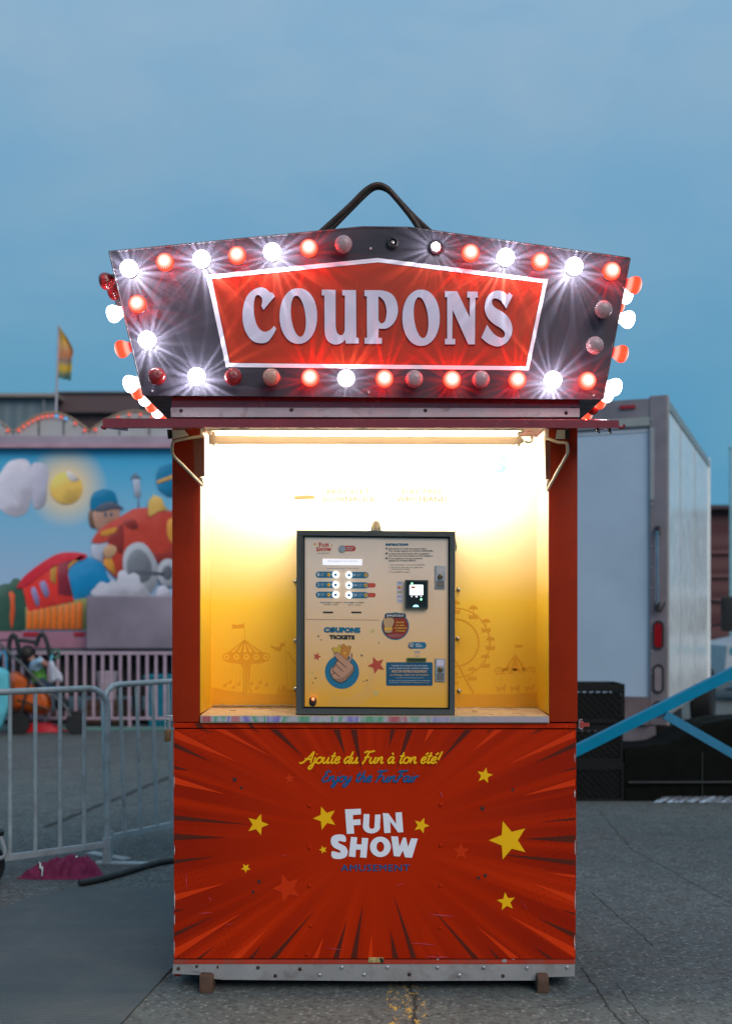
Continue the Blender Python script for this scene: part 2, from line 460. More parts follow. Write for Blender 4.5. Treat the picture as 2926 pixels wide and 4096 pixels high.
# front panel with its printed sunburst
def panel_mat():
    m, nt, b, oc = newmat('red_sunburst_wrap')
    sp = N(nt, 'ShaderNodeSeparateXYZ'); nt.links.new(oc, sp.inputs[0])
    dx = mth(nt, 'SUBTRACT', sp.outputs[0], 0.03); dz = mth(nt, 'SUBTRACT', sp.outputs[2], 0.62)
    ang = mth(nt, 'ARCTAN2', dz, dx)
    rr = mth(nt, 'SQRT', mth(nt, 'ADD', mth(nt, 'MULTIPLY', dx, dx), mth(nt, 'MULTIPLY', dz, dz)))
    cv = N(nt, 'ShaderNodeCombineXYZ')
    nt.links.new(mth(nt, 'MULTIPLY', mth(nt, 'COSINE', ang), 5.5), cv.inputs[0]); nt.links.new(mth(nt, 'MULTIPLY', mth(nt, 'SINE', ang), 5.5), cv.inputs[1])
    rayn = noise(nt, cv.outputs[0], 1.6, 2, 0.5)
    edge = maprange(nt, rr, 0.15, 0.75)
    c = mixc(nt, mth(nt, 'MULTIPLY', maprange(nt, rayn, 0.42, 0.56), edge), (0.48, 0.022, 0.001), (0.32, 0.014, 0.002))
    c = mixc(nt, mth(nt, 'MULTIPLY', maprange(nt, rayn, 0.40, 0.33), mth(nt, 'MULTIPLY', edge, 0.55)), c, (0.66, 0.036, 0.003))
    # halftone dots that grow towards the edges
    gx = mth(nt, 'SUBTRACT', mth(nt, 'FRACT', mth(nt, 'MULTIPLY', mth(nt, 'ADD', sp.outputs[0], mth(nt, 'MULTIPLY', sp.outputs[2], 0.35)), 42)), 0.5)
    gz = mth(nt, 'SUBTRACT', mth(nt, 'FRACT', mth(nt, 'MULTIPLY', mth(nt, 'SUBTRACT', sp.outputs[2], mth(nt, 'MULTIPLY', sp.outputs[0], 0.35)), 42)), 0.5)
    gd = mth(nt, 'SQRT', mth(nt, 'ADD', mth(nt, 'MULTIPLY', gx, gx), mth(nt, 'MULTIPLY', gz, gz)))
    big = mth(nt, 'MULTIPLY', maprange(nt, rr, 0.32, 0.9, 0.0, 0.27), maprange(nt, noise(nt, oc, 5, 2), 0.35, 0.6))
    dot = mth(nt, 'LESS_THAN', gd, big)
    c = mixc(nt, mth(nt, 'MULTIPLY', dot, 0.42), c, (0.19, 0.009, 0.006))
    # scuffs
    sc = maprange(nt, noise(nt, scaled(nt, oc, (3, 3, 12)), 6, 6, 0.75), 0.66, 0.74)
    c = mixc(nt, mth(nt, 'MULTIPLY', sc, 0.30), c, (0.60, 0.10, 0.10))
    nt.links.new(c, b.inputs['Base Color'])
    nt.links.new(maprange(nt, noise(nt, oc, 4, 3), 0.3, 0.7, 0.34, 0.5), b.inputs['Roughness'])
    b.inputs['Specular IOR Level'].default_value = 0.10
    hb = mth(nt, 'ADD', noise(nt, oc, 3.2, 3), mth(nt, 'MULTIPLY', noise(nt, oc, 26, 3), 0.12))
    bumpit(nt, b, hb, 0.35, 0.012)
    return m
PANEL = panel_mat()
mb = MB().prism([[(694, 2916), (1100, 2915), (1600, 2916), (2302, 2918), (2303, 3300), (2300, 3836), (1640, 3834), (695, 3834), (696, 3500)]], at, 0.0, 0.03)
front = part('front_panel', mb, PANEL, booth, label='red wrapped front panel with comic sunburst print')
mb = MB().prism([[(692, 2891), (2303, 2893), (2304, 2913), (692, 2911)]], at, -0.004, 0.03)
part('panel_top_strip', mb, PANEL, booth)
mb = MB().prism([[(695, 3838), (2300, 3838), (2299, 3856), (696, 3856)]], at, 0.002, 0.03)
part('panel_bottom_strip', mb, pm('red_strip', (0.42, 0.035, 0.012), 0.5, dirt=(0.2, 0.1, 0.08), damt=0.7, ds=10), booth)

PRN = lambda y: (lambda a, b: at(a, b, y))
DKR = pm('print_dark_brown', (0.105, 0.018, 0.010), 0.42, var=0.05, spec=0.15)
ORG = pm('print_orange', (0.70, 0.040, 0.003), 0.42, var=0.05, spec=0.15)
YEL = pm('print_yellow', (0.95, 0.50, 0.008), 0.42, var=0.03, spec=0.15)
BLU = pm('print_blue', (0.002, 0.105, 0.27), 0.42, var=0.03, spec=0.15)
WHT = pm('print_white', (0.84, 0.84, 0.90), 0.42, var=0.03)
BLK = pm('print_black', (0.016, 0.020, 0.018), 0.45, var=0.05)
FOR = pm('print_faint_orange', (0.60, 0.034, 0.003), 0.42, var=0.05, spec=0.15)
dark = [(776, 2892, 801, 2892, 857, 2933), (988, 2892, 1003, 2892, 1041, 2931), (1079, 2918, 1112, 2918, 1213, 3027), (1332, 2918, 1358, 2918, 1381, 3022),
        (1402, 2918, 1427, 2918, 1445, 3082), (697, 2969, 697, 2990, 844, 3047), (697, 3062, 697, 3076, 758, 3082), (697, 3260, 697, 3280, 1003, 3299),
        (697, 3334, 697, 3361, 907, 3350), (697, 3438, 697, 3455, 857, 3427), (697, 3641, 697, 3649, 751, 3633), (697, 3729, 697, 3748, 852, 3666),
        (789, 3833, 804, 3833, 864, 3779), (996, 3833, 1013, 3833, 1049, 3777), (1079, 3833, 1106, 3833, 1261, 3638), (1331, 3833, 1355, 3833, 1387, 3678),
        (1402, 3833, 1427, 3833, 1451, 3618), (1561, 2918, 1580, 2918, 1556, 2988), (1626, 2918, 1652, 2918, 1584, 3083), (1858, 2919, 1888, 2919, 1756, 3047),
        (1956, 2919, 1968, 2919, 1943, 2934), (2150, 2919, 2170, 2919, 2121, 2939), (2299, 2968, 2299, 2991, 2139, 3052), (2299, 3068, 2299, 3077, 2236, 3088),
        (2299, 3270, 2299, 3280, 2154, 3288), (2299, 3340, 2299, 3370, 2093, 3355), (2299, 3440, 2299, 3462, 1975, 3414), (2298, 3652, 2298, 3660, 2241, 3638),
        (2298, 3731, 2298, 3754, 2144, 3670), (2190, 3834, 2210, 3834, 2131, 3784), (1983, 3833, 1998, 3833, 1947, 3784), (1889, 3833, 1912, 3833, 1730, 3636),
        (1643, 3832, 1665, 3832, 1572, 3575), (1569, 3832, 1592, 3832, 1561, 3723)]
light = [(698, 2920, 698, 2952, 965, 3055), (860, 2918, 900, 2918, 1100, 3035), (698, 3108, 698, 3136, 905, 3178), (698, 3578, 698, 3604, 910, 3530),
         (698, 3795, 698, 3831, 970, 3650), (925, 3833, 962, 3833, 1075, 3710), (1250, 3833, 1272, 3833, 1293, 3750), (2299, 2921, 2299, 2950, 2020, 3062),
         (2299, 3116, 2299, 3142, 2080, 3185), (1712, 2918, 1735, 2918, 1695, 2972), (2298, 3585, 2298, 3612, 2120, 3530), (2297, 3792, 2297, 3831, 2030, 3660),
         (2040, 3833, 2075, 3833, 1900, 3700), (1470, 3833, 1490, 3833, 1486, 3735), (2298, 3500, 2298, 3512, 2180, 3490), (1980, 2919, 2010, 2919, 1880, 3010)]
for a in dark:
    mb = MB()
    top = a[1] < 2900
    mb.flat([[(a[0], a[1]), (a[2], a[3]), (a[4], a[5])]] if not top else [[(a[0] + 20, 2918), (a[2] + 18, 2918), (a[4], a[5])]], PRN(-0.0012))
    part('dark_ray', mb, DKR, front)
    if top:
        mb = MB().flat([[(a[0], 2893), (a[2], 2893), (a[2] + 16, 2911), (a[0] + 16, 2911)]], PRN(-0.0052))
        part('dark_ray', mb, DKR, front)
for a in light:
    part('light_ray', MB().flat([[(a[0], a[1]), (a[2], a[3]), (a[4], a[5])]], PRN(-0.0008)), ORG, front)
for s in [(1030, 3298, 45, 0), (1300, 3272, 49, 178), (1684, 3302, 33, 2), (1292, 3399, 17, 180), (983, 3472, 20, 92), (1937, 3102, 33, -6), (2034, 3361, 81, 180), (2023, 3607, 38, 190)]:
    part('star_print', MB().flat([star(*s[:3], s[3], 0.44)], PRN(-0.0018)), YEL, front)
for s in [(1147, 3552, 60, -110), (1158, 3115, 22, -95), (1842, 3406, 35, -90)]:
    part('faint_star_print', MB().flat([star(*s[:3], s[3], 0.45)], PRN(-0.0016)), FOR, front)
for (x, y, r, a) in [(938, 3118, 13, 45), (1036, 3526, 11, 45), (1928, 3234, 13, 45), (1940, 3502, 11, 0)]:
    part('sparkle', MB().flat([star(x, y, r, a, 0.42, 4)], PRN(-0.0018)), BLK, front)
for (x, y, r) in [(965, 3151, 5.5), (1012, 3568, 6), (2049, 3159, 5.5), (1912, 3511, 6)]:
    part('dot', MB().flat([circ(x, y, r, 12)], PRN(-0.0018)), BLK, front)

# FUN SHOW wordmark, drawn letter by letter (coordinates of a close-up, turned to photo pixels)
def zz(x0, y0, s): return lambda pts: [(x0 + s * x, y0 + s * y) for x, y in pts]
Z6 = zz(1150, 2950, 0.4126)
def arc(cx, cy, rx, ry, a0, a1, n=10): return [(cx + rx * math.cos(R(a0 + (a1 - a0) * k / n)), cy + ry * math.sin(R(a0 + (a1 - a0) * k / n))) for k in range(n + 1)]
S_out = smooth([(553, 1005), (490, 992), (482, 1010), (555, 1040), (582, 1100), (560, 1155), (500, 1178), (435, 1168)], 6)
wordmark = {
 'F': [[(555, 697), (708, 690), (711, 745), (632, 752), (634, 797), (704, 792), (707, 846), (638, 852), (645, 931), (573, 935)]],
 'U': [[(737, 741), (793, 744), (788, 860)] + arc(815, 862, 26, 24, 175, 10, 8) + [(846, 748), (900, 747), (893, 860)] + arc(812, 862, 84, 68, 4, 176, 14)],
 'N': [[(921, 733), (976, 736), (1050, 838), (1044, 727), (1105, 724), (1120, 918), (1070, 921), (992, 815), (997, 923), (936, 927)]],
 'S': [[(433, 1165), (430, 1103), (500, 1118), (512, 1108), (500, 1092), (445, 1064), (418, 1015), (430, 962), (485, 940), (553, 950), (562, 1010), (506, 1003), (490, 1010), (500, 1026), (560, 1058), (583, 1106), (566, 1155), (510, 1178)]],
 'H': [[(613, 964), (673, 967), (668, 1035), (715, 1037), (719, 973), (781, 976), (763, 1166), (701, 1162), (707, 1088), (661, 1086), (656, 1160), (592, 1153)]],
 'O': [circ(898, 1060, 101, 28, 99), circ(898, 1060, 37, 20, 50)],
 'W': [[(1002, 958), (1068, 960), (1082, 1060), (1117, 970), (1145, 971), (1166, 1062), (1196, 977), (1260, 980), (1204, 1166), (1137, 1162), (1115, 1095), (1086, 1155), (1028, 1150)]],
}
for k in 'FUNSHOW':
    pts = wordmark[k]
    cs = [Z6(smooth(c, 3, True) if k == 'S' else c) for c in pts]
    part('wordmark_letter', MB().flat(cs, PRN(-0.002)), WHT, front)
mb = text(MB(), 'AMUSEMENT', 1363, 1638, 3484, 26, PRN(-0.0019), 0.012, 1.12)
part('amusement_lettering', mb, BLU, front)
# brush script slogans
SCR = {
 'o': (1.02, [[(.5, 1), (.1, .75), (.05, .3), (.35, 0), (.75, .2), (.8, .7), (.5, 1), (.72, .8), (1.05, .85)]]),
 'a': (1.12, [[(.75, .9), (.4, 1), (.05, .5), (.3, 0), (.68, .4), (.82, 1)], [(.82, 1), (.76, .2), (.92, 0), (1.15, .25)]]),
 'u': (1.1, [[(.05, 1), (.03, .3), (.3, 0), (.65, .4), (.75, 1)], [(.76, 1), (.72, .2), (.9, 0), (1.12, .25)]]),
 'n': (1.08, [[(.02, 1), (.1, 0)], [(.1, .3), (.45, .95), (.7, .85), (.68, .3), (.85, 0), (1.08, .22)]]),
 't': (.72, [[(.38, 1.75), (.25, .3), (.4, 0), (.72, .22)], [(-.05, 1.12), (.68, 1.18)]]),
 'e': (.86, [[(.1, .45), (.6, .6), (.65, .9), (.4, 1), (.1, .7), (.1, .2), (.4, 0), (.86, .3)]]),
 'd': (1.15, [[(.75, .9), (.4, 1), (.05, .5), (.3, 0), (.7, .45)], [(.98, 1.9), (.78, .4), (.9, 0), (1.15, .22)]]),
 'j': (.62, [[(.3, 1), (.3, -.3), (.08, -.9), (-.25, -.8), (-.1, -.4), (.62, .25)], [(.33, 1.4), (.37, 1.5)]]),
 'h': (1.1, [[(.38, 1.9), (.08, 0)], [(.12, .3), (.45, .95), (.7, .8), (.68, .25), (.85, 0), (1.08, .22)]]),
 'y': (1.0, [[(.05, 1), (.1, .4), (.35, .15), (.7, .5), (.8, 1)], [(.8, 1), (.6, -.4), (.2, -.9), (-.1, -.6), (.4, -.1), (1.0, .3)]]),
 'i': (.52, [[(.15, 1), (.12, .2), (.3, 0), (.54, .22)], [(.2, 1.4), (.24, 1.5)]]),
 'r': (.7, [[(.02, 1), (.1, 0)], [(.1, .4), (.35, .9), (.7, 1.0)]]),
 'F': (1.15, [[(-.1, 1.65), (.3, 1.9), (.7, 1.82), (1.45, 1.98)], [(.62, 1.82), (.38, .6), (.12, -.15)], [(.12, .9), (.95, 1.0)]]),
 'A': (1.2, [[(-.75, .12), (-.3, .05), (.45, .9), (1.0, 1.9)], [(1.0, 1.9), (.98, .8), (1.04, 0)], [(-.1, .75), (.4, .62), (1.12, .7)]]),
 'E': (1.05, [[(.95, 1.55), (.65, 1.9), (.25, 1.6), (.5, 1.12), (.72, 1.05), (.3, 1.0), (.02, .4), (.4, 0), (.98, .3)]]),
 '!': (.5, [[(.42, 1.9), (.2, .5)], [(.1, .02), (.13, .1)]]),
}
SCR['é'] = (SCR['e'][0], SCR['e'][1] + [[(.45, 1.32), (.8, 1.68)]])
SCR['à'] = (SCR['a'][0], SCR['a'][1] + [[(.32, 1.7), (.6, 1.3)]])
def script(mb, s, x0, x1, base, xh, w, y0, slant=0.32):
    x = 0; strokes = []
    for ch in s:
        if ch == ' ':
            x += 0.62; continue
        adv, st = SCR[ch]
        for q in st:
            strokes.append([(x + p[0] + slant * p[1], p[1]) for p in smooth(q, 5)])
        x += adv * 1.0
    a = min(p[0] for q in strokes for p in q); b = max(p[0] for q in strokes for p in q)
    sx = (x1 - x0) / (b - a)
    for i, q in enumerate(strokes):
        stroke(mb, [(x0 + (p[0] - a) * sx, base - p[1] * xh) for p in q], w, PRN(y0 - 0.00012 * i))
    return mb
part('slogan_lettering', script(MB(), 'Ajoute du Fun à ton été!', 1197, 1768, 3053, 25, 7.2, -0.0019), YEL, front)
part('slogan_lettering', script(MB(), 'Enjoy the FunFair', 1289, 1674, 3127, 23, 6.8, -0.0019), BLU, front)
# flattened rivets that show through the wrap
for (x, y) in [(1237, 3224), (1237, 3391), (1238, 3544), (1242, 3703), (1228, 3818), (1762, 3219), (1761, 3381), (1760, 3542), (1758, 3711), (1752, 3820), (2260, 2908), (2186, 2906)]:
    part('rivet', MB().lathe([(0.008, 0), (0.0065, 0.003), (0.003, 0.0045)], Matrix.Translation(at(x, y, -0.001)) @ Matrix.Rotation(R(90), 4, 'X'), 10), PANEL, front, True)

# wear on the wrap: chipped edges, pink scratches, a torn spot at the foot
PSC = pm('scratch_pink', (0.55, 0.06, 0.08), 0.4, spec=0.1)
CHP = pm('chipped_edge', (0.50, 0.42, 0.40), 0.7, var=0.3, vs=60)
def sliver(x0, y0, x1, y1, w, seed):
    n = 9; a = []; b = []
    dx, dy = x1 - x0, y1 - y0; L = math.hypot(dx, dy); ux, uy = -dy / L, dx / L
    for k in range(n + 1):
        t = k / n; ww = w * math.sin(math.pi * min(.97, max(.03, t))) ** .6 * (.45 + .75 * abs(mnoise.noise((k * .9, seed, 0))))
        o_ = w * .5 * mnoise.noise((k * .5, seed + 9, 0))
        a.append((x0 + dx * t + ux * (ww + o_), y0 + dy * t + uy * (ww + o_))); b.append((x0 + dx * t - ux * (ww - o_), y0 + dy * t - uy * (ww - o_)))
    return a + b[::-1]
for i, s in enumerate([(1715, 3657, 1818, 3666, 4), (1640, 3772, 1745, 3780, 3), (1700, 3826, 1795, 3830, 4), (790, 3655, 850, 3650, 2.5), (834, 3590, 846, 3602, 3), (744, 3490, 748, 3560, 2), (1758, 3165, 1770, 3190, 4), (1580, 3545, 1618, 3532, 2), (1300, 3790, 1380, 3800, 2), (900, 3700, 935, 3694, 2), (2080, 3600, 2110, 3640, 1.6), (1120, 3420, 1160, 3425, 1.6)]):
    part('scratch', MB().flat([sliver(*s, i * 3.1)], PRN(-0.0024 - 0.00003 * i)), PSC, front)
for i, s in enumerate([(698, 3560, 699, 3640, 3), (698, 3655, 699, 3700, 3), (697, 3100, 697, 3150, 2), (698, 3380, 698, 3420, 2.2), (2298, 3360, 2298, 3420, 3), (2297, 3160, 2297, 3190, 4), (2298, 3560, 2298, 3640, 2.5), (2297, 3010, 2297, 3050, 2), (2296, 3740, 2297, 3800, 3), (697, 3760, 697, 3820, 2.4)]):
    part('edge_chip', MB().flat([sliver(*s, 50 + i * 2.3)], PRN(-0.0030)), CHP, front)
part('torn_patch', MB().prism([[(1474, 3829), (1532, 3830), (1534, 3852), (1520, 3850), (1472, 3850)]], at, -0.002, 0.0015), pm('torn_yellow', (0.45, 0.32, 0.12), 0.6, var=0.5, vs=40), front)
part('torn_patch', MB().prism([[(1516, 3832), (1530, 3832), (1534, 3851), (1522, 3850)]], at, -0.004, -0.0022), BLK, front)
for i, (x, y, r_) in enumerate(((2016, 3843, 10), (2052, 3836, 5), (1750, 3838, 5))):
    part('bare_spot', MB().flat([circ(x, y, r_, 12, r_ * .7)], PRN(0.0012 - .0001 * i)), ALU, front)
# booth shell
bL, bR = -0.770, 0.843
for (nm, x0, x1) in (('post', -0.775, -0.664), ('post', 0.731, 0.846)):
    part(nm, MB().box(x0, x1, 0.0, 0.30, 1.071, 2.262, bev=0.006), RED, booth, True)
for x0, x1 in ((-0.770, -0.745), (0.815, 0.840)):
    part('side_wall', MB().box(x0, x1, 0.032, 1.10, 0.045, 1.068), RED, booth)
    part('side_wall', MB().box(x0 + 0.004, x1 - 0.004, 0.302, 1.10, 1.070, 2.262), RED, booth)
part('rear_wall', MB().box(-0.744, 0.814, 1.07, 1.098, 0.05, 2.26), RED, booth)
part('floor_board', MB().box(-0.76, 0.83, 0.035, 1.09, 0.06, 0.10), WOOD, booth)
# metal kick strip with bolts and stains
tr = part('base_trim', MB().prism([[(692, 3857), (2298, 3857), (2297, 3905), (2150, 3910), (2140, 3922), (1500, 3924), (884, 3919), (876, 3904), (690, 3895)]], at, -0.008, 0.0), ALU, booth, label='scuffed aluminium kick strip along the foot')
for (x, y, d) in [(714, 3874, 1), (787, 3867, 1), (871, 3869, 1), (1032, 3870, 1), (1101, 3903, 1), (1200, 3876, 1), (1278, 3900, 0), (1366, 3870, 0), (1455, 3899, 0), (1548, 3869, 0), (1636, 3897, 1), (1748, 3871, 0), (1836, 3901, 0), (1933, 3871, 0), (2010, 3903, 1), (2106, 3873, 0), (2266, 3870, 0)]:
    part('bolt', MB().lathe([(0.0075, 0), (0.0075, 0.003), (0.004, 0.006)], Matrix.Translation(at(x, y, -0.0075)) @ Matrix.Rotation(R(90), 4, 'X'), 8), RUST if d else STEEL, tr, True)
for x0, x1 in ((-0.660, -0.606), (0.678, 0.724)):
    mb = MB().box(x0, x1, -0.045, 1.05, 0.0, 0.072, bev=0.008)
    part('wooden_skid', mb, WOOD, booth, True)
part('skid_plate', MB().prism([[(770, 3868), (880, 3866), (893, 3900), (886, 3918), (846, 3915), (846, 3890), (800, 3888), (768, 3884)]], at, -0.013, -0.009), ALU, booth)
# counter ledge in the recess
CTOP = pm('counter_top', (0.56, 0.42, 0.26), 0.3, var=0.05, vs=3, dirt=(0.42, 0.30, 0.18), damt=0.4, ds=3)
mb = MB()
vs = [(-0.660, -0.014, 1.070), (0.729, -0.014, 1.069), (0.729, -0.014, 1.097), (-0.660, -0.014, 1.099),
      (-0.660, 0.298, 1.070), (0.729, 0.298, 1.069), (0.729, 0.298, 1.104), (-0.660, 0.298, 1.106)]
mb.add(vs, [(0, 1, 2, 3), (3, 2, 6, 7), (5, 4, 7, 6), (4, 0, 3, 7), (1, 5, 6, 2), (4, 5, 1, 0)])
ctr = part('counter', mb, CTOP, booth)
def foil_mat():
    m, nt, b, oc = newmat('holographic_foil')
    n = noise(nt, scaled(nt, oc, (1, 1, 0.15)), 11, 1, 0.5, 0.4)
    rp = N(nt, 'ShaderNodeValToRGB'); r = rp.color_ramp
    st = [(0.28, (.62, .56, .58)), (0.38, (.60, .09, .10)), (0.44, (.62, .56, .58)), (0.50, (.12, .42, .22)), (0.55, (.62, .58, .60)), (0.61, (.28, .20, .58)), (0.68, (.60, .58, .66)), (0.75, (.7, .25, .25))]
    while len(r.elements) < len(st): r.elements.new(0.5)
    for e, (p, c) in zip(r.elements, st): e.position = p; e.color = (*c, 1)
    nt.links.new(n, rp.inputs[0])
    sp = N(nt, 'ShaderNodeSeparateXYZ'); nt.links.new(oc, sp.inputs[0])
    c = mixc(nt, maprange(nt, sp.outputs[0], 0.05, 0.5, 0.0, 0.92), rp.outputs[0], (.56, .45, .50))
    nt.links.new(c, b.inputs['Base Color']); b.inputs['Metallic'].default_value = 0.35; b.inputs['Roughness'].default_value = 0.32
    return m
part('foil_edge', MB().prism([[(804, 2865), (2191, 2867), (2191, 2889), (804, 2887)]], at, -0.018, -0.0145), foil_mat(), ctr)

# printed backdrop inside the recess
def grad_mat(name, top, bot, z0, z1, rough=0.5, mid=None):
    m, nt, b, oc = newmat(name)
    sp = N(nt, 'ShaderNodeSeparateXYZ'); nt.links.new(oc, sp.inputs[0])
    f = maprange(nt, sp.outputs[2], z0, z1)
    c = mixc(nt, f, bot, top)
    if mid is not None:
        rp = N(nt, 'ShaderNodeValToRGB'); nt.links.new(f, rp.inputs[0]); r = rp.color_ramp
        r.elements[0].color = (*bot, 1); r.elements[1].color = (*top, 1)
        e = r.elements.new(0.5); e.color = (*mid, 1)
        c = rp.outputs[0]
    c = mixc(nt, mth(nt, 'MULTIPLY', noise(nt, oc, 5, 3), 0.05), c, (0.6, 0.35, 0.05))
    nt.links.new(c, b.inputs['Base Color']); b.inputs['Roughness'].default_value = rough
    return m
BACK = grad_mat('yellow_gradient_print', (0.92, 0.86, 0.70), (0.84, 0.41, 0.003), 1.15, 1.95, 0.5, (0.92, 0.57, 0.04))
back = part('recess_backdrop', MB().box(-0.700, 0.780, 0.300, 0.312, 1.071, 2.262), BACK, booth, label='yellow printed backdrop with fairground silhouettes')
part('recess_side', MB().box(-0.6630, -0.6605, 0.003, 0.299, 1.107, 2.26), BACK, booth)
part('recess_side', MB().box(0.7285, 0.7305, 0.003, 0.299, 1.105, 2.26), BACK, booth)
YB = 0.29985
BK = lambda a, b: at(a, b, YB)
BK2 = lambda a, b: at(a, b, YB - 0.0001)
SIL = pm('print_silhouette', (0.75, 0.32, 0.002), 0.5, var=0.03)
SIL2 = pm('print_silhouette_ground', (0.73, 0.31, 0.004), 0.5, var=0.05)
mb = MB().flat([[(846, 2748), (900, 2760), (985, 2772), (1060, 2776), (1180, 2777), (1820, 2776), (1990, 2777), (2060, 2776), (2110, 2770), (2160, 2765), (2160, 2838), (846, 2830)]], BK)
part('hill_print', mb, SIL2, back)
Z8 = zz(660, 2300, 0.394)
mb = MB()
def P(pts, z=Z8, tf=BK2): mb.flat([z(pts)], tf)
def Ln(pts, w, z=Z8, tf=BK2): stroke(mb, z(pts), w, tf)
P([(675, 500), (735, 507), (800, 495), (800, 540), (735, 545), (672, 545), (685, 522)])
Ln([(806, 475), (808, 660)], 2.4)
for a, b, c, d in ((640, 785, 668, 785), (700, 785, 735, 785), (765, 785, 795, 785), (830, 785, 858, 785), (890, 785, 925, 785), (955, 785, 992, 785)):
    P([(a, b), (c, d), (812, 660), (804, 660)])
mb.flat([Z8([(580, 832), (600, 795), (640, 785), (1010, 785), (1050, 795), (1070, 832), (1050, 870), (990, 895), (880, 905), (870, 930), (855, 1130), (890, 1195), (860, 1195), (845, 1130), (840, 930), (812, 900), (800, 1195), (780, 1195), (805, 1130), (795, 960), (770, 905), (650, 890), (598, 870)])] +
        [Z8(circ(x, 831, 30, 12)) for x in (625, 725, 825, 925, 1025)], BK2)
mb.flat([Z8([(812, 900), (840, 900), (836, 1195), (818, 1195)])], lambda a, b: at(a, b, YB - 0.0002))
for x in (625, 725, 825, 925, 1025):
    mb.flat([Z8(circ(x, 831, 14, 10))], BK2)
for a, b in (((695, 905), (618, 1110)), ((715, 908), (668, 1080)), ((750, 908), (705, 1130)), ((765, 908), (758, 1095)), ((890, 908), (885, 1095)), ((905, 908), (940, 1135)), ((930, 905), (975, 1080)), ((955, 903), (1040, 1105))):
    Ln([a, b], 1.6)
    P([(b[0] - 28, b[1] + 5), (b[0] + 4, b[1] - 15), (b[0] + 14, b[1] + 12), (b[0] - 8, b[1] + 32), (b[0] - 32, b[1] + 24)])
Ln([(1217, 660), (1246, 1200)], 3)
P([(1068, 710), (1120, 735), (1165, 725), (1165, 692), (1215, 690), (1213, 722), (1190, 735), (1170, 775), (1130, 770), (1075, 735)])
Ln([(1240, 765), (1330, 900)], 1.5)
for k in range(5):
    P([(1245 + 18 * k, 775 + 26 * k), (1262 + 18 * k, 800 + 26 * k), (1250 + 18 * k, 818 + 26 * k)])
P([(1135, 1205), (1140, 1170), (1155, 1125), (1165, 1125), (1165, 1165), (1180, 1165), (1180, 1120), (1235, 1120), (1235, 1165), (1330, 1165), (1330, 1205)])
part('swing_ride_print', mb, SIL, back)
ZR = zz(1700, 2300, 0.394)
mb = MB()
hx, hy = 300, 690
mb.flat([ZR(circ(hx, hy, 360, 48)), ZR(circ(hx, hy, 346, 48))], BK2)
mb.flat([ZR(circ(hx, hy, 250, 48)), ZR(circ(hx, hy, 230, 48))], BK2)
for k in range(40):
    a = 2 * math.pi * k / 40
    stroke(mb, ZR([(hx + 30 * math.cos(a), hy + 30 * math.sin(a)), (hx + 346 * math.cos(a + .12), hy + 346 * math.sin(a + .12))]), 1.1, lambda p, q, k=k: at(p, q, YB - 0.0002 - 0.000004 * k))
stroke(mb, ZR([(300, 860), (490, 1205)]), 11, lambda p, q: at(p, q, YB - 0.0004))
for k in range(12):
    a = 2 * math.pi * k / 12 + 0.02
    x, y = hx + 360 * math.cos(a), hy + 360 * math.sin(a)
    for q in (arc(x, y - 32, 46, 40, 180, 360, 10), [(x - 48, y + 18), (x - 25, y + 28), (x + 25, y + 28), (x + 48, y + 18), (x + 44, y + 66), (x - 44, y + 66)]):
        mb.flat([ZR(q)], lambda p, q2: at(p, q2, YB - 0.0005))
    stroke(mb, ZR([(x, y - 40), (x, y + 40)]), 3.5, lambda p, q: at(p, q, YB - 0.0006))
part('ferris_wheel_print', mb, SIL, back)
mb = MB()
def P2(pts): mb.flat([ZR(pts)], BK2)
stroke(mb, ZR([(908, 690), (908, 815)]), 1.6, BK2)
P2([(912, 705), (990, 712), (980, 722), (990, 735), (912, 738)])
P2([(905, 810), (915, 810), (955, 960), (865, 960)])
P2([(900, 815), (905, 825), (840, 960), (775, 985)]); P2([(920, 815), (915, 825), (985, 960), (1050, 985)])
mb.flat([ZR([(700, 975), (715, 940), (745, 930), (780, 940), (865, 962), (955, 962), (1040, 940), (1075, 930), (1105, 940), (1117, 975), (1090, 1015), (990, 1035), (950, 1060), (935, 1130), (930, 1205), (890, 1205), (890, 1130), (870, 1060), (830, 1035), (720, 1015)])] +
        [ZR(circ(x, 972, 26, 12)) for x in (742, 825, 910, 993, 1076)], BK2)
for x in (742, 825, 910, 993, 1076): mb.flat([ZR(circ(x, 972, 13, 10))], BK2)
for hx2 in (765, 1055):
    stroke(mb, ZR([(hx2, 1030), (hx2, 1210)]), 2, lambda p, q: at(p, q, YB - 0.0002))
for hx2 in (765, 905, 1055):
    P2([(hx2 - 60, 1140), (hx2 - 40, 1130), (hx2 - 10, 1142), (hx2 + 20, 1135), (hx2 + 40, 1105), (hx2 + 60, 1125), (hx2 + 48, 1135), (hx2 + 45, 1170), (hx2 + 52, 1195), (hx2 + 40, 1195), (hx2 + 25, 1168), (hx2 - 20, 1168), (hx2 - 25, 1195), (hx2 - 38, 1190), (hx2 - 40, 1150)])
part('carousel_print', mb, SIL, back)
PALEB = pm('print_pale_blue', (0.10, 0.24, 0.34), 0.5, var=0.02)
PALEO = pm('print_pale_orange', (0.50, 0.10, 0.022), 0.5, var=0.02)
part('coupons_lettering', text(MB(), 'COUPONS', 982, 1488, 1888, 62, BK, 0.05), PALEB, back)
part('tickets_lettering', text(MB(), 'TICKETS', 1600, 2026, 1888, 62, BK, 0.05), PALEB, back)
mb = MB()
text(mb, 'BRACELET', 1307, 1480, 1976, 20, BK, 0.03); text(mb, 'JOURNALIER', 1286, 1502, 2007, 20, BK, 0.03)
part('bracelet_lettering', mb, PALEO, back); mb = MB()
text(mb, 'DAY PASS', 1608, 1764, 1976, 20, BK, 0.03); text(mb, 'WRISTBAND', 1584, 1788, 2007, 20, BK, 0.03)
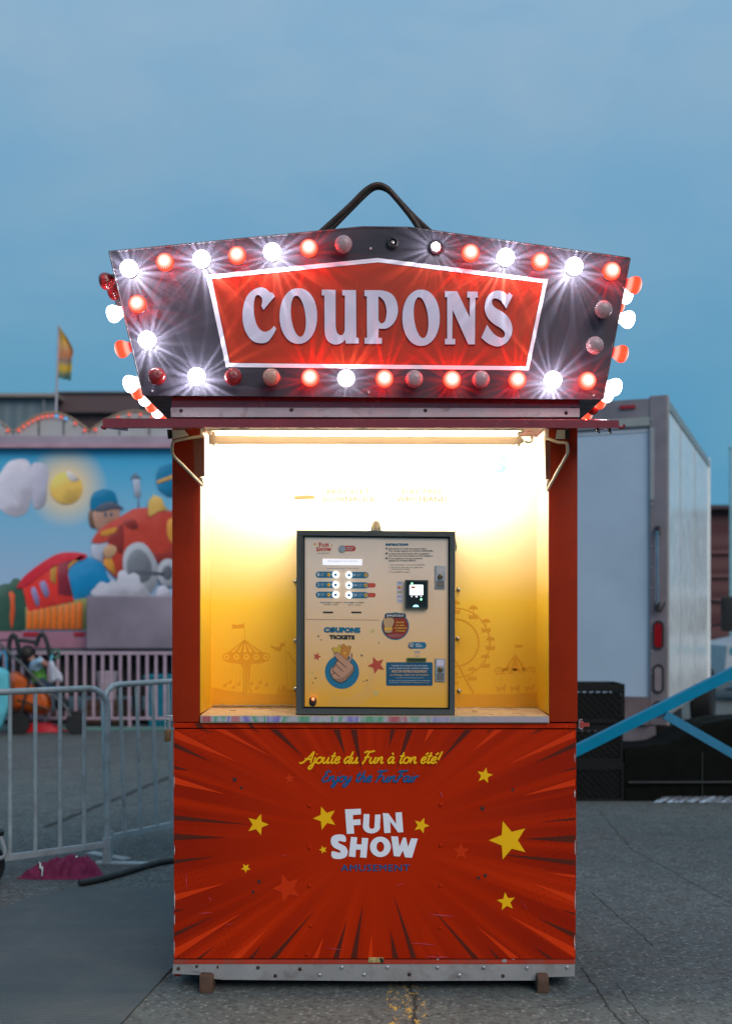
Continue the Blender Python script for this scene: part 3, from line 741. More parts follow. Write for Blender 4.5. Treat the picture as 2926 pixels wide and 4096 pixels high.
part('day_pass_lettering', mb, PALEO, back); mb = MB()
mb.flat([[(1172, 1985), (1230, 1980), (1258, 1984), (1258, 1996), (1180, 1999)]], BK)
part('wristband_picture', mb, PALEO, back)
# crinkled sealant bead along the foot of the backdrop
for (xa, xb, yy) in ((850, 1178, 2826), (1826, 2160, 2836)):
    part('sealant_bead', MB().tube([at(x, yy + 3 * mnoise.noise((x * .05, 1, 0)), 0.290) + Vector((0, 0, .003)) for x in range(xa, xb, 9)], [0.0035 + 0.002 * abs(mnoise.noise((x * .09, 5, 0))) for x in range(xa, xb, 9)], 6), pm('sealant', (0.22, 0.17, 0.09), 0.5, var=0.4, vs=60), back, True)
part('backdrop_joint', MB().box(-0.66, 0.729, 0.2991, 0.2999, at(0, 2084, .3).z - .001, at(0, 2084, .3).z + .001), CREAM, back)
# round cap nuts of the machine mount, left and right of the cabinet
for (x, y) in [(1181, 2325), (1180, 2562), (1181, 2755), (1832, 2358), (1829, 2553), (1835, 2763)]:
    part('cap_nut', MB().lathe([(0.009, 0), (0.009, 0.005), (0.006, 0.010), (0.002, 0.012)], Matrix.Translation(at(x, y, YB)) @ Matrix.Rotation(R(90), 4, 'X'), 10), STEEL, back, True)

# header, metal strip and the lifted shutter that serves as an awning
part('header_board', MB().box(-0.776, 0.852, 0.0, 0.03, 2.330, 2.372), MAROON, booth)
ms = part('metal_strip', MB().prism([[(683, 1630), (2317, 1632), (2316, 1668), (684, 1668)]], at, -0.004, 0.03), pm('painted_metal_strip', (0.50, 0.46, 0.47), 0.45, metal=0.3, dirt=(0.14, 0.06, 0.05), damt=0.75, ds=12, bump=0.2), booth)
for x, y in ((724, 1643), (1165, 1640), (1700, 1642), (2262, 1652)):
    part('screw', MB().lathe([(0.008, 0), (0.005, 0.003)], Matrix.Translation(at(x, y, -0.004)) @ Matrix.Rotation(R(90), 4, 'X'), 8), RUST, ms)
part('roof', MB().box(-0.78, 0.853, 0.031, 1.105, 2.263, 2.30), MAROON, booth)
lid = MB()
a0, a1 = at(412, 1673, -0.35), at(2473, 1681, -0.35)
b0, b1 = at(410, 1710, -0.35), at(2475, 1712, -0.35)
th = 0.02
vs = [b0, b1, a1, a0, b0 + Vector((0, th, 0)), b1 + Vector((0, th, 0)), a1 + Vector((0, th, 0)), a0 + Vector((0, th, 0))]
lid.add(vs, [(0, 1, 2, 3), (5, 4, 7, 6), (3, 2, 6, 7), (4, 5, 1, 0), (4, 0, 3, 7), (1, 5, 6, 2)])
xl, xr = a0.x, a1.x
lid.add([(xl, -0.33, a0.z), (xr, -0.33, a1.z), (xr, -0.005, 2.283), (xl, -0.005, 2.283), (xl, -0.33, a0.z - 0.012), (xr, -0.33, a1.z - 0.012), (xr, -0.005, 2.268), (xl, -0.005, 2.268)],
        [(0, 1, 2, 3), (7, 6, 5, 4), (0, 3, 7, 4), (1, 5, 6, 2), (2, 6, 7, 3)])
for x in (xl, xr - 0.02):
    lid.add([(x, -0.33, b0.z), (x + .02, -0.33, b0.z), (x + .02, -0.005, 2.235), (x, -0.005, 2.235), (x, -0.33, a0.z - .012), (x + .02, -0.33, a0.z - .012), (x + .02, -0.005, 2.267), (x, -0.005, 2.267)],
            [(0, 1, 2, 3), (0, 4, 5, 1), (1, 5, 6, 2), (3, 2, 6, 7), (0, 3, 7, 4)])
bm = lid.mesh('awning_lid', MAROON)
awn = part('awning_lid', bm, None, booth, label='glossy maroon lifted shutter used as an awning')
# painted lining under the lid, torn edge strip and hooks
part('lid_lining', MB().add([(xl + .03, -0.328, b0.z + 0.018), (xr - .03, -0.328, b1.z + 0.018), (xr - .03, -0.006, 2.248), (xl + .03, -0.006, 2.248)], [(3, 2, 1, 0)]), CREAM, awn)
mb = MB(); pts = []
for k in range(60):
    x = 700 + k * 27
    pts.append((x, 1713 + 5 * mnoise.noise((k * .45, 3, 0)) + 2))
mb.flat([[(700, 1708)] + [(2290, 1708)] + pts[::-1]], lambda a, b: at(a, b, -0.328))
part('torn_edge_strip', mb, CREAM, awn)
for (x, y) in ((2385, 1716), (2432, 1718)):
    part('strap_stub', MB().tube([at(x, y - 10, -0.33), at(x + 4, y + 6, -0.335), at(x + 10, y + 16, -0.34)], [0.006, 0.006, 0.003], 6), BLACKP, awn, True)
part('hook', MB().tube(smooth([at(2470, 1706, -0.34), at(2482, 1712, -0.345), at(2494, 1706, -0.35), at(2492, 1698, -0.35)], 4), 0.005, 6), MAROON, awn, True)
part('hook', MB().tube(smooth([at(424, 1714, -0.34), at(412, 1712, -0.345), at(405, 1704, -0.35)], 4), 0.005, 6), MAROON, awn, True)
# folding rod brackets with hinge leaves
for side in (-1, 1):
    if side < 0:
        pth = [at(815, 1744, -0.004), at(760, 1752, -0.04), at(702, 1764, -0.07), at(690, 1776, -0.075), at(689, 1808, -0.075), at(700, 1830, -0.068), at(812, 1944, -0.004), at(803, 1910, -0.006)]
        leaf = [(772, 1752), (818, 1746), (818, 1905), (778, 1912)]
        pad = [(687, 1720), (738, 1720), (756, 1742), (690, 1756)]
    else:
        pth = [at(2186, 1752, -0.004), at(2226, 1768, -0.04), at(2254, 1770, -0.07), at(2266, 1776, -0.075), at(2268, 1810, -0.075), at(2258, 1832, -0.068), at(2186, 1962, -0.004), at(2192, 1920, -0.006)]
        leaf = [(2179, 1762), (2200, 1758), (2200, 1916), (2181, 1920)]
        pad = [(2226, 1720), (2258, 1720), (2258, 1756), (2219, 1756)]
    br = part('folding_bracket', MB().tube(smooth([tuple(p) for p in pth[:6]], 4) + [tuple(p) for p in pth[6:]], 0.0062, 8), pm('bracket_steel', (0.70, 0.58, 0.42), 0.42, metal=0.2, dirt=(0.12, 0.06, 0.04), damt=0.6), booth, True)
    part('hinge_leaf', MB().prism([leaf], at, -0.004, -0.0005), pm('brown_leaf', (0.22, 0.06, 0.03), 0.6, bump=0.3), br)
    part('bracket_pad', MB().prism([pad], at, -0.078, -0.03), CREAM, br)
    part('stop_block', MB().prism([[(668, 1718), (688, 1718), (690, 1754), (672, 1756)] if side < 0 else [(2259, 1718), (2276, 1718), (2276, 1756), (2260, 1756)]], at, -0.08, -0.03), BLACKP, br)
# lifting bar
for (pp, y) in (([(1270, 940), (1390, 832), (1450, 772), (1482, 748), (1507, 740), (1532, 745), (1562, 768), (1640, 862), (1690, 940)], 0.30), ([(1300, 940), (1400, 838), (1456, 782), (1486, 757), (1510, 749), (1536, 754), (1568, 776), (1660, 872), (1745, 950)], 0.46)):
    part('lifting_bar', MB().tube([at(a, b, y) for a, b in smooth(pp, 6)], 0.0125, 8), RUST, booth, True, label='rusty bent steel lifting bar above the sign')
part('lifting_foot', MB().box(-0.25, 0.32, 0.27, 0.50, 3.03, 3.055), RUST, booth)
part('side_catch', MB().box(0.852, 0.868, -0.01, 0.03, 1.048, 1.075).box(0.868, 0.892, -0.004, 0.004, 1.054, 1.068), pm('red_latch', (0.40, 0.05, 0.04), 0.4, metal=0.3, dirt=(.3, .3, .3), damt=.6, ds=40), booth)
part('catch_wire', MB().tube([(0.862, -0.012, 1.083), (0.85, -0.012, 1.083), (0.848, -0.012, 1.05), (0.862, -0.012, 1.043)], 0.003, 6), STEEL, booth, True)
part('hasp', MB().box(-0.798, -0.771, -0.004, 0.006, 1.075, 1.10, bev=0.003), STEEL, booth)
pl = thing('padlock', (-0.790, 0.0, 1.03), 'small brass padlock hanging from the hasp of the red booth', 'padlock')
part('shackle', MB().tube(smooth([(-0.800, -0.008, 1.04), (-0.801, -0.008, 1.07), (-0.793, -0.008, 1.085), (-0.783, -0.008, 1.075), (-0.782, -0.008, 1.04)], 4), 0.0035, 6), STEEL, pl, True)
part('lock_body', MB().box(-0.803, -0.779, -0.017, 0.0, 0.995, 1.043, bev=0.003), pm('brass', (0.20, 0.11, 0.05), 0.4, metal=0.6), pl, True)

# ------------------------------------------------------------------ fluorescent light in the recess
def shield_mat():
    m, nt, b, oc = newmat('translucent_diffuser')
    b.inputs['Base Color'].default_value = (0.72, 0.64, 0.54, 1); b.inputs['Roughness'].default_value = 0.45
    t = N(nt, 'ShaderNodeBsdfTranslucent'); t.inputs[0].default_value = (0.85, 0.72, 0.58, 1)
    x = N(nt, 'ShaderNodeMixShader'); x.inputs[0].default_value = 0.40
    nt.links.new(b.outputs[0], x.inputs[1]); nt.links.new(t.outputs[0], x.inputs[2]); nt.links.new(x.outputs[0], nt.nodes['Material Output'].inputs[0])
    return m
fl = thing('fluorescent_light', at(1460, 1760, 0.05), 'long lit fluorescent batten under the booth awning', 'light')
part('front_shield', MB().prism([[(836, 1741), (2084, 1745), (2083, 1779), (836, 1776)]], at, -0.002, 0.001), shield_mat(), fl)
part('top_plate', MB().box(-0.635, 0.63, 0.0, 0.095, 2.236, 2.244), CREAM, fl)
tz = at(0, 1754, 0.035).z
part('tube', MB().tube([(-0.60, 0.035, tz), (0.605, 0.035, tz)], 0.013, 12), em('tube_glow', (1.0, 0.87, 0.68), 170.0), fl, True)
for x in (-0.615, 0.606):
    part('lamp_holder', MB().box(x, x + 0.012, 0.014, 0.058, tz - 0.03, 2.2355), CREAM, fl)
part('plug', MB().box(0.624, 0.637, 0.034, 0.05, at(0, 1770, .04).z, at(0, 1755, .04).z), CREAM, fl)
part('cord', MB().tube(smooth([at(2098, 1766, 0.042), at(2115, 1770, 0.042), at(2126, 1762, 0.05), at(2124, 1744, 0.06)], 4), 0.004, 6), CREAM, fl, True)

# ================================================================== MARQUEE SIGN
SY = -0.05
sg = thing('marquee_sign', (0.0, 0.35, 2.37), 'dark marquee sign reading COUPONS ringed with red and white bulbs', 'sign')
SP = lambda y: (lambda a, b: at(a, b, y))
def face_mat():
    m, nt, b, oc = newmat('dark_sign_face')
    n = noise(nt, oc, 2.2, 4, 0.6)
    c = mixc(nt, maprange(nt, n, 0.3, 0.7), (0.036, 0.034, 0.046), (0.054, 0.050, 0.066))
    sc = maprange(nt, noise(nt, scaled(nt, oc, (1, 1, 30)), 4, 4, 0.7), 0.62, 0.72)
    c = mixc(nt, mth(nt, 'MULTIPLY', sc, 0.15), c, (0.12, 0.11, 0.13))
    nt.links.new(c, b.inputs['Base Color'])
    b.inputs['Roughness'].default_value = 0.55; b.inputs['Specular IOR Level'].default_value = 0.25
    bumpit(nt, b, noise(nt, oc, 1.8, 2), 0.2, 0.01)
    return m
FACE = face_mat()
outl = [(437, 1007), (1450, 908), (1635, 910), (2517, 1033), (2409, 1596), (572, 1579)]
fp = part('face_panel', MB().prism([outl], lambda a, b, y: at(a, b, y), SY, SY + 0.02), FACE, sg, label='dark grey sign face washed with starry bulb light')
part('bottom_flange', MB().prism([[(569, 1557), (2414, 1574), (2409, 1598), (572, 1581)]], at, SY - 0.003, SY - 0.0004), FACE, fp)
for x, y in ((609, 1565), (1475, 1570), (2373, 1582), (1482, 994)):
    part('screw', MB().lathe([(0.006, 0), (0.004, 0.003)], Matrix.Translation(at(x, y, SY - 0.003)) @ Matrix.Rotation(R(90), 4, 'X'), 8), STEEL, fp)
for pa, pb in ((outl[0], outl[1]), (outl[2], outl[3]), (outl[1], outl[2]), (outl[5], outl[0]), (outl[3], outl[4])):
    part('edge_trim', MB().tube([at(*pa, SY - 0.001), at(*pb, SY - 0.001)], 0.0035, 6), pm('edge_metal', (0.05, 0.05, 0.055), 0.6), fp, True)
# closed box behind the face: the same outline carried back in depth (real depth, no taper)
BD = 0.80
fw = [at(a, b, SY + 0.02) for a, b in outl]
mb = MB()
n = len(fw)
mb.add([tuple(p) for p in fw] + [(p.x, BD, p.z) for p in fw], [(i, (i + 1) % n, n + (i + 1) % n, n + i) for i in range(n)] + [tuple(range(n, 2 * n))])
part('sign_case', mb, pm('sign_case_black', (0.018, 0.018, 0.020), 0.5, var=0.2), sg)
part('white_border', MB().prism([[(824, 1100), (1509, 1032), (2189, 1118), (2113, 1481), (904, 1468)], [(847, 1116), (1512, 1049), (2171, 1132), (2102, 1465), (918, 1452)]], at, SY - 0.0035, SY - 0.0006), pm('sign_white', (0.80, 0.78, 0.86), 0.45, var=0.03), sg)
def redsign():
    m, nt, b, oc = newmat('sign_red_print')
    n = noise(nt, oc, 3, 3)
    c = mixc(nt, maprange(nt, n, 0.3, 0.7), (0.36, 0.026, 0.006), (0.42, 0.034, 0.008))
    sc = maprange(nt, noise(nt, oc, 70, 3, 0.6), 0.70, 0.78)
    c = mixc(nt, mth(nt, 'MULTIPLY', sc, 0.4), c, (0.8, 0.2, 0.12))
    nt.links.new(c, b.inputs['Base Color']); b.inputs['Roughness'].default_value = 0.45; b.inputs['Specular IOR Level'].default_value = 0.3
    bumpit(nt, b, noise(nt, oc, 2.5, 2), 0.2, 0.01)
    return m
part('red_field', MB().prism([[(848, 1117), (1512, 1050), (2170, 1133), (2101, 1464), (919, 1451)]], at, SY - 0.002, SY - 0.0005), redsign(), sg)
ZA = zz(930, 1110, 0.3387); ZB = zz(1440, 1110, 0.4002)
def ell(x0, x1, y0, y1, n=32, tilt=0.0, e=2.25):
    cx, cy, rx, ry = (x0 + x1) / 2, (y0 + y1) / 2, (x1 - x0) / 2, (y1 - y0) / 2
    pts = []
    for k in range(n):
        a = 2 * math.pi * k / n; c, s = math.cos(a), math.sin(a)
        x = math.copysign(abs(c) ** (2 / e), c) * rx; y = math.copysign(abs(s) ** (2 / e), s) * ry
        pts.append((cx + x + tilt * y, cy + y))
    return pts
C_ = smooth([(515, 605), (470, 690), (410, 760), (330, 776), (240, 750), (165, 660), (122, 530), (122, 380), (160, 240), (230, 155), (320, 118), (390, 130), (448, 182)], 4) + [(465, 172), (498, 222), (365, 382), (340, 338)] + smooth([(350, 290), (345, 240), (305, 206), (270, 225), (252, 300), (250, 400), (272, 520), (315, 605), (370, 641), (425, 630), (465, 600), (490, 570)], 4)
U_ = [(1052, 143), (1215, 146), (1215, 560)] + smooth([(1218, 600), (1235, 655), (1270, 683), (1305, 670), (1323, 625)], 4) + [(1325, 212), (1295, 212), (1295, 148), (1455, 149), (1460, 710), (1488, 712), (1488, 778), (1336, 780), (1328, 732)] + smooth([(1300, 765), (1240, 790), (1180, 785), (1120, 745), (1090, 670), (1085, 600)], 4) + [(1083, 212), (1052, 212)]
P_o = [(42, 127), (170, 127)] + smooth([(215, 128), (290, 150), (345, 200), (374, 290), (370, 380), (330, 460), (265, 508), (183, 510)], 4) + [(181, 602), (216, 605), (216, 663), (43, 662), (43, 602), (68, 602), (66, 187), (42, 187)]
P_i = [(181, 188)] + smooth([(200, 196), (240, 240), (262, 320), (260, 390), (245, 440), (218, 459), (195, 450), (182, 420)], 4)
N_ = [(845, 136), (968, 138), (1092, 400), (1094, 200), (1068, 200), (1068, 140), (1172, 142), (1172, 200), (1148, 200), (1144, 668), (1078, 668), (922, 322), (917, 612), (948, 614), (948, 668), (845, 668), (845, 612), (868, 612), (868, 196), (845, 196)]
S_ = [(1266, 473)] + smooth([(1290, 510), (1330, 560), (1375, 592), (1415, 602), (1440, 585), (1440, 545), (1400, 505), (1335, 465), (1275, 405), (1246, 335), (1245, 265), (1272, 190), (1320, 145), (1380, 130), (1430, 145), (1472, 172)], 4) + [(1487, 150), (1520, 180), (1456, 312)] + smooth([(1435, 275), (1400, 230), (1350, 208), (1318, 222), (1316, 260), (1345, 300), (1420, 345), (1480, 400), (1514, 480), (1512, 560), (1470, 640), (1400, 685), (1340, 685), (1270, 655), (1208, 602)], 4)
LET = [[ZA(C_)], [ZA(ell(555, 998, 125, 784, 36, e=2.1)), ZA(ell(690, 862, 212, 702, 28, tilt=0.10, e=2.0))], [ZA(U_)], [ZB(P_o), ZB(P_i)], [ZB(ell(420, 794, 120, 684, 36, e=2.1)), ZB(ell(536, 678, 196, 606, 28, tilt=0.10, e=2.0))], [ZB(N_)], [ZB(S_)]]
LTR = pm('sign_letter_lilac', (0.58, 0.58, 0.70), 0.5, var=0.03)
LSH = pm('sign_letter_shadow', (0.20, 0.018, 0.012), 0.6, var=0.05)
for cs in LET:
    L = part('letter', MB().prism(cs, at, SY - 0.010, SY - 0.0042), LTR, sg)
    part('letter_outline', MB().prism([[(a + 2.5 + .008 * (a - cs[0][0][0]), b + 5) for a, b in c] for c in cs], at, SY - 0.0038, SY - 0.0024), LSH, L)

# ---- bulbs
def bulb_common(name):
    m, nt, b, oc = newmat(name)
    sp = N(nt, 'ShaderNodeSeparateXYZ'); nt.links.new(oc, sp.inputs[0])
    r = mth(nt, 'SQRT', mth(nt, 'ADD', mth(nt, 'MULTIPLY', sp.outputs[0], sp.outputs[0]), mth(nt, 'MULTIPLY', sp.outputs[1], sp.outputs[1])))
    a = mth(nt, 'ARCTAN2', sp.outputs[1], sp.outputs[0])
    sw = mth(nt, 'SINE', mth(nt, 'ADD', mth(nt, 'MULTIPLY', a, 24.0), mth(nt, 'MULTIPLY', r, 330.0)))
    return m, nt, b, oc, r, sw, sp.outputs[2]
def lit_mat(name, core, rim, neck, strength, stripe, glass=(0.9, 0.9, 0.9), stripe_c=None):
    m, nt, b, oc, r, sw, z = bulb_common(name)
    f = maprange(nt, r, 0.016, 0.033)
    c = mixc(nt, f, core, rim)
    s = mth(nt, 'MULTIPLY', maprange(nt, sw, -0.1, 0.8), mth(nt, 'MULTIPLY', maprange(nt, r, 0.010, 0.026), stripe))
    s = mth(nt, 'MULTIPLY', s, maprange(nt, z, 0.040, 0.056, 0.25, 1.0))
    c = mixc(nt, s, c, stripe_c or rim)
    c = mixc(nt, maprange(nt, z, 0.030, 0.012), c, neck)
    e = N(nt, 'ShaderNodeEmission'); nt.links.new(c, e.inputs[0]); e.inputs[1].default_value = strength
    tr = N(nt, 'ShaderNodeBsdfTransparent'); tr.inputs[0].default_value = (*glass, 1)
    ad = N(nt, 'ShaderNodeAddShader'); nt.links.new(e.outputs[0], ad.inputs[0]); nt.links.new(tr.outputs[0], ad.inputs[1])
    nt.links.new(ad.outputs[0], nt.nodes['Material Output'].inputs[0])
    return m
def unlit_mat(name, c1, c2, rough=0.12, trans=0.0):
    m, nt, b, oc, r, sw, z = bulb_common(name)
    nt.links.new(mixc(nt, maprange(nt, sw, -0.4, 0.8), c1, c2), b.inputs['Base Color'])
    b.inputs['Roughness'].default_value = rough; b.inputs['Coat Weight'].default_value = 0.5
    b.inputs['Transmission Weight'].default_value = trans
    bumpit(nt, b, sw, 0.35, 0.002)
    return m
BW = lit_mat('bulb_lit_white', (1, 0.98, 1), (0.96, 0.95, 1.0), (0.9, 0.9, 0.95), 2.6, 0.0)
BWs = lit_mat('bulb_lit_white_swirl', (1, 0.98, 1), (0.62, 0.60, 0.66), (0.7, 0.7, 0.75), 1.15, 0.5)
BR = lit_mat('bulb_lit_red', (1.6, 1.2, 0.98), (0.98, 0.12, 0.05), (0.55, 0.012, 0.010), 1.0, 0.85, (0.85, 0.05, 0.04), (0.72, 0.03, 0.012))
BD_ = unlit_mat('bulb_unlit_clear', (0.36, 0.20, 0.21), (0.66, 0.46, 0.46), 0.15, 0.15)
BA = unlit_mat('bulb_unlit_amber', (0.46, 0.22, 0.14), (0.66, 0.42, 0.30), 0.15, 0.2)
BX = unlit_mat('bulb_unlit_red', (0.22, 0.008, 0.008), (0.26, 0.010, 0.010), 0.06, 0.0)
PROF = [(0.0185, 0.0), (0.0190, 0.010), (0.0212, 0.019), (0.0275, 0.029), (0.0330, 0.039), (0.0350, 0.048), (0.0344, 0.056), (0.0308, 0.064), (0.0240, 0.070), (0.0140, 0.0738), (0.0040, 0.0752)]
PROFR = [(0.0215, 0.0), (0.0215, 0.006), (0.0190, 0.008)]
def bulb_mesh(mat):
    return MB().lathe(PROF, None, 28).mesh('light_bulb', mat, True)
BM = {k: bulb_mesh(m) for k, m in (('W', BW), ('w', BWs), ('R', BR), ('D', BD_), ('A', BA), ('X', BX))}
SOCK = MB().lathe(PROFR, None, 16).mesh('bulb_socket', pm('socket_grey', (0.10, 0.09, 0.10), 0.5), True)
def ray_light(name, c, power):
    """a bulb's own light: its swirled glass throws uneven rays round the axis of the bulb"""
    l = bpy.data.lights.new(name, 'POINT'); l.energy = power; l.shadow_soft_size = 0.006; l.color = c
    l.use_nodes = True
    nt = l.node_tree
    e = nt.nodes['Emission']
    t = N(nt, 'ShaderNodeTexCoord')
    sp = N(nt, 'ShaderNodeSeparateXYZ'); nt.links.new(t.outputs['Normal'], sp.inputs[0])
    a = mth(nt, 'ARCTAN2', sp.outputs[1], sp.outputs[0])
    cv = N(nt, 'ShaderNodeCombineXYZ')
    nt.links.new(mth(nt, 'COSINE', a), cv.inputs[0]); nt.links.new(mth(nt, 'SINE', a), cv.inputs[1])
    n1 = noise(nt, cv.outputs[0], 4.6, 2, 0.6)
    n2 = noise(nt, cv.outputs[0], 10.0, 1, 0.5)
    f = mth(nt, 'POWER', maprange(nt, n1, 0.42, 0.72), 2.2)
    g = mth(nt, 'POWER', maprange(nt, n2, 0.45, 0.75), 1.6)
    s = mth(nt, 'ADD', mth(nt, 'MULTIPLY', mth(nt, 'ADD', f, mth(nt, 'MULTIPLY', g, 0.9)), 4.4), 0.26)
    # the cap and neck of the bulb screen what would go straight back to the sign
    back_ = mth(nt, 'SUBTRACT', 1.0, mth(nt, 'ABSOLUTE', sp.outputs[2]))
    s = mth(nt, 'MULTIPLY', s, mth(nt, 'MULTIPLY', mth(nt, 'POWER', back_, 0.9), mth(nt, 'POWER', mth(nt, 'ABSOLUTE', sp.outputs[2]), 0.65)))
    nt.links.new(s, e.inputs['Strength'])
    return l
LW = ray_light('white_bulb_light', (0.88, 0.87, 1.0), 6.5)
LR = ray_light('red_bulb_light', (1.0, 0.11, 0.07), 2.9)
LO = ray_light('warm_bulb_light', (0.95, 0.9, 1.0), 2.2)
def put_bulb(kind, pos, direction):
    M = Matrix.Translation(pos) @ Vector(direction).to_track_quat('Z', 'Y').to_matrix().to_4x4() @ Matrix.Rotation(random.uniform(0, 6.28), 4, 'Z')
    lab = {'W': 'white bulb, lit', 'w': 'white bulb, lit', 'R': 'red bulb, lit', 'D': 'clear swirled bulb, unlit', 'A': 'amber swirled bulb, unlit', 'X': 'dark red bulb, unlit'}[kind]
    o = link('light_bulb', BM[kind], sg, M)
    o['label'] = lab
    link('bulb_socket', SOCK, o, M)
    if kind in 'WwR':
        lo = bpy.data.objects.new('bulb_light', {'W': LW, 'w': LO, 'R': LR}[kind])
        col.objects.link(lo)
        lo.parent = o
        lo.location = (0, 0, 0.042)
q = 1.8017
for x, y, k in [(286, 595, 'W'), (366, 581, 'R'), (447, 574, 'W'), (526, 566, 'R'), (604, 558, 'W'), (685, 550, 'R'), (762, 541, 'D'), (1044, 561, 'R'), (1122, 570, 'W'), (1199, 580, 'R'), (1274, 590, 'W'), (1357, 601, 'R'),
                (305, 674, 'R'), (326, 754, 'W'), (348, 835, 'X'), (436, 835, 'W'), (517, 836, 'X'), (602, 837, 'A'), (688, 838, 'R'), (768, 839, 'w'), (853, 840, 'R'), (919, 841, 'D'), (1003, 842, 'R'), (1067, 842, 'D'), (1148, 843, 'R'), (1227, 843, 'W'), (1303, 845, 'R'),
                (1339, 686, 'D'), (1320, 766, 'D')]:
    p = at(x * q, y * q, SY - 0.056)                 # the widest part of the bulb projects onto the photographed centre
    put_bulb(k, Vector((p.x, SY, p.z)), (0, -1, 0))
# empty socket and a bare lamp in its holder
s1 = at(871 * q, 540 * q, SY)
so = part('empty_socket', MB().lathe([(0.024, 0), (0.024, 0.010), (0.017, 0.014), (0.013, 0.012), (0.013, 0.004)], Matrix.Translation(s1) @ Matrix.Rotation(R(90), 4, 'X'), 18), BLACKP, sg, True, label='empty black bulb socket')
part('socket_contact', MB().lathe([(0.008, 0), (0.008, 0.012), (0.004, 0.016)], Matrix.Translation(s1) @ Matrix.Rotation(R(90), 4, 'X'), 12), STEEL, so, True)
s2 = at(966 * q, 551 * q, SY)
so = part('small_lamp', MB().lathe([(0.022, 0), (0.022, 0.012), (0.019, 0.02), (0.016, 0.02)], Matrix.Translation(s2) @ Matrix.Rotation(R(90), 4, 'X'), 18), unlit_mat('small_lamp_rim', (0.5, 0.5, 0.52), (0.7, 0.7, 0.75)), sg, True, label='small white lamp without its bulb, lit')
part('lamp_core', MB().lathe([(0.014, 0.0), (0.014, 0.026), (0.008, 0.032)], Matrix.Translation(s2) @ Matrix.Rotation(R(90), 4, 'X'), 14), BW, so, True)
lo = bpy.data.objects.new('bulb_light', LO); col.objects.link(lo); lo.parent = sg
lo.matrix_parent_inverse = ROOTLOC[sg.name].inverted(); lo.location = s2 + Vector((0, -0.045, 0)); lo.rotation_euler = (R(90), 0, 0)
# bulbs on the slanted sides of the case
for side, top, bot in ((-1, outl[0], outl[5]), (1, outl[3], outl[4])):
    T, B = at(*top, SY), at(*bot, SY)
    d = (B - T).normalized()
    nrm = Vector((d.z, 0, -d.x)); nrm = nrm if nrm.x * side > 0 else -nrm
    def onside(z, y): 
        t = (z - T.z) / (B.z - T.z); p = T.lerp(B, t); return Vector((p.x, y, p.z))
    if side < 0:
        colz = [(at(0, 1112, 0).z, 'X'), (at(0, 1243, 0).z, 'W'), (at(0, 1384, 0).z, 'R'), (at(0, 1524, 0).z, 'W')]
        row_b = 'RWRWR'; row_t = 'XDXDX'
    else:
        colz = [(at(0, 1130, 0).z, 'R'), (at(0, 1268, 0).z, 'W'), (at(0, 1405, 0).z, 'R'), (at(0, 1538, 0).z, 'W')]
        row_b = 'WRXRR'; row_t = 'WRDXD'
    for z, k in colz:
        put_bulb(k, onside(z, SY + 0.055), nrm)
    for i, k in enumerate(row_b):
        put_bulb(k, onside(colz[3][0], SY + 0.055 + 0.145 * (i + 1)), nrm)
    for i, k in enumerate(row_t):
        put_bulb(k, onside(colz[0][0], SY + 0.055 + 0.145 * (i + 1)), nrm)

# ================================================================== TICKET MACHINE
mz = zz(1160, 2050, 0.43103)
mc = thing('ticket_machine', (0.03, 0.15, 1.104), 'grey ticket vending machine with yellow printed door on the booth counter', 'machine')
GREY = pm('machine_grey', (0.060, 0.066, 0.062), 0.5, var=0.08, bump=0.15, bs=160)
def MT(y): return lambda u, v: at(1160 + 0.43103 * u, 2050 + 0.43103 * v, y)
def MT3(u, v, y): return at(1160 + 0.43103 * u, 2050 + 0.43103 * v, y)
frame_o = [(60, 166), (1530, 176), (1526, 1878), (56, 1872)]
frame_i = [(106, 212), (1480, 224), (1478, 1828), (106, 1818)]
part('cabinet', MB().prism([frame_o, frame_i], MT3, 0.0, 0.045).prism([[(62, 168), (1528, 178), (1524, 1876), (58, 1870)]], MT3, 0.046, 0.285), GREY, mc)
part('inner_lip', MB().prism([[(107, 213), (1479, 225), (1477, 1827), (107, 1817)], [(133, 224), (1467, 239), (1467, 1814), (133, 1803)]], MT3, 0.026, 0.044), BLACKP, mc)
DOORM = grad_mat('machine_door_print', (0.92, 0.73, 0.58), (0.90, 0.42, 0.030), 1.16, 1.72, 0.42)
DY = 0.018
door = part('door', MB().prism([[(136, 227), (1465, 241), (1465, 1811), (136, 1800)]], MT3, DY, 0.040), DOORM, mc, label='door printed with a cream to orange gradient')
part('hinge', MB().tube([MT3(115, 215, 0.012), MT3(116, 1812, 0.012)], 0.0045, 8), GREY, mc, True)
part('side_lug', MB().prism([[(1531, 235), (1545, 320), (1538, 360), (1531, 360)]], MT3, 0.08, 0.12), GREY, mc)
part('button_plate', MB().prism([[(142, 232), (824, 243), (824, 996), (148, 990)]], MT3, DY - 0.0025, DY - 0.0004), DOORM, door)
pd = MT(DY - 0.0032); pe = MT(DY - 0.0038)            # print on the raised plate
pq = MT(DY - 0.0010); pr = MT(DY - 0.0016); ps = MT(DY - 0.0022); ps2 = MT(DY - 0.0027)
MRED = pm('machine_red_print', (0.55, 0.07, 0.035), 0.45, var=0.03)
MBLU = pm('machine_blue_print', (0.012, 0.16, 0.27), 0.45, var=0.03)
MBLK = pm('machine_black_print', (0.025, 0.03, 0.028), 0.45, var=0.03)
MYEL = pm('machine_yellow_print', (0.80, 0.42, 0.04), 0.45, var=0.03)
MPAL = pm('machine_pale_print', (0.68, 0.50, 0.16), 0.45, var=0.03)
MWHT = pm('machine_white_print', (0.72, 0.68, 0.70), 0.45, var=0.03)
SKIN = pm('print_skin', (0.55, 0.27, 0.16), 0.45, var=0.03)
SKIN2 = pm('print_skin_shade', (0.33, 0.17, 0.10), 0.45, var=0.03)
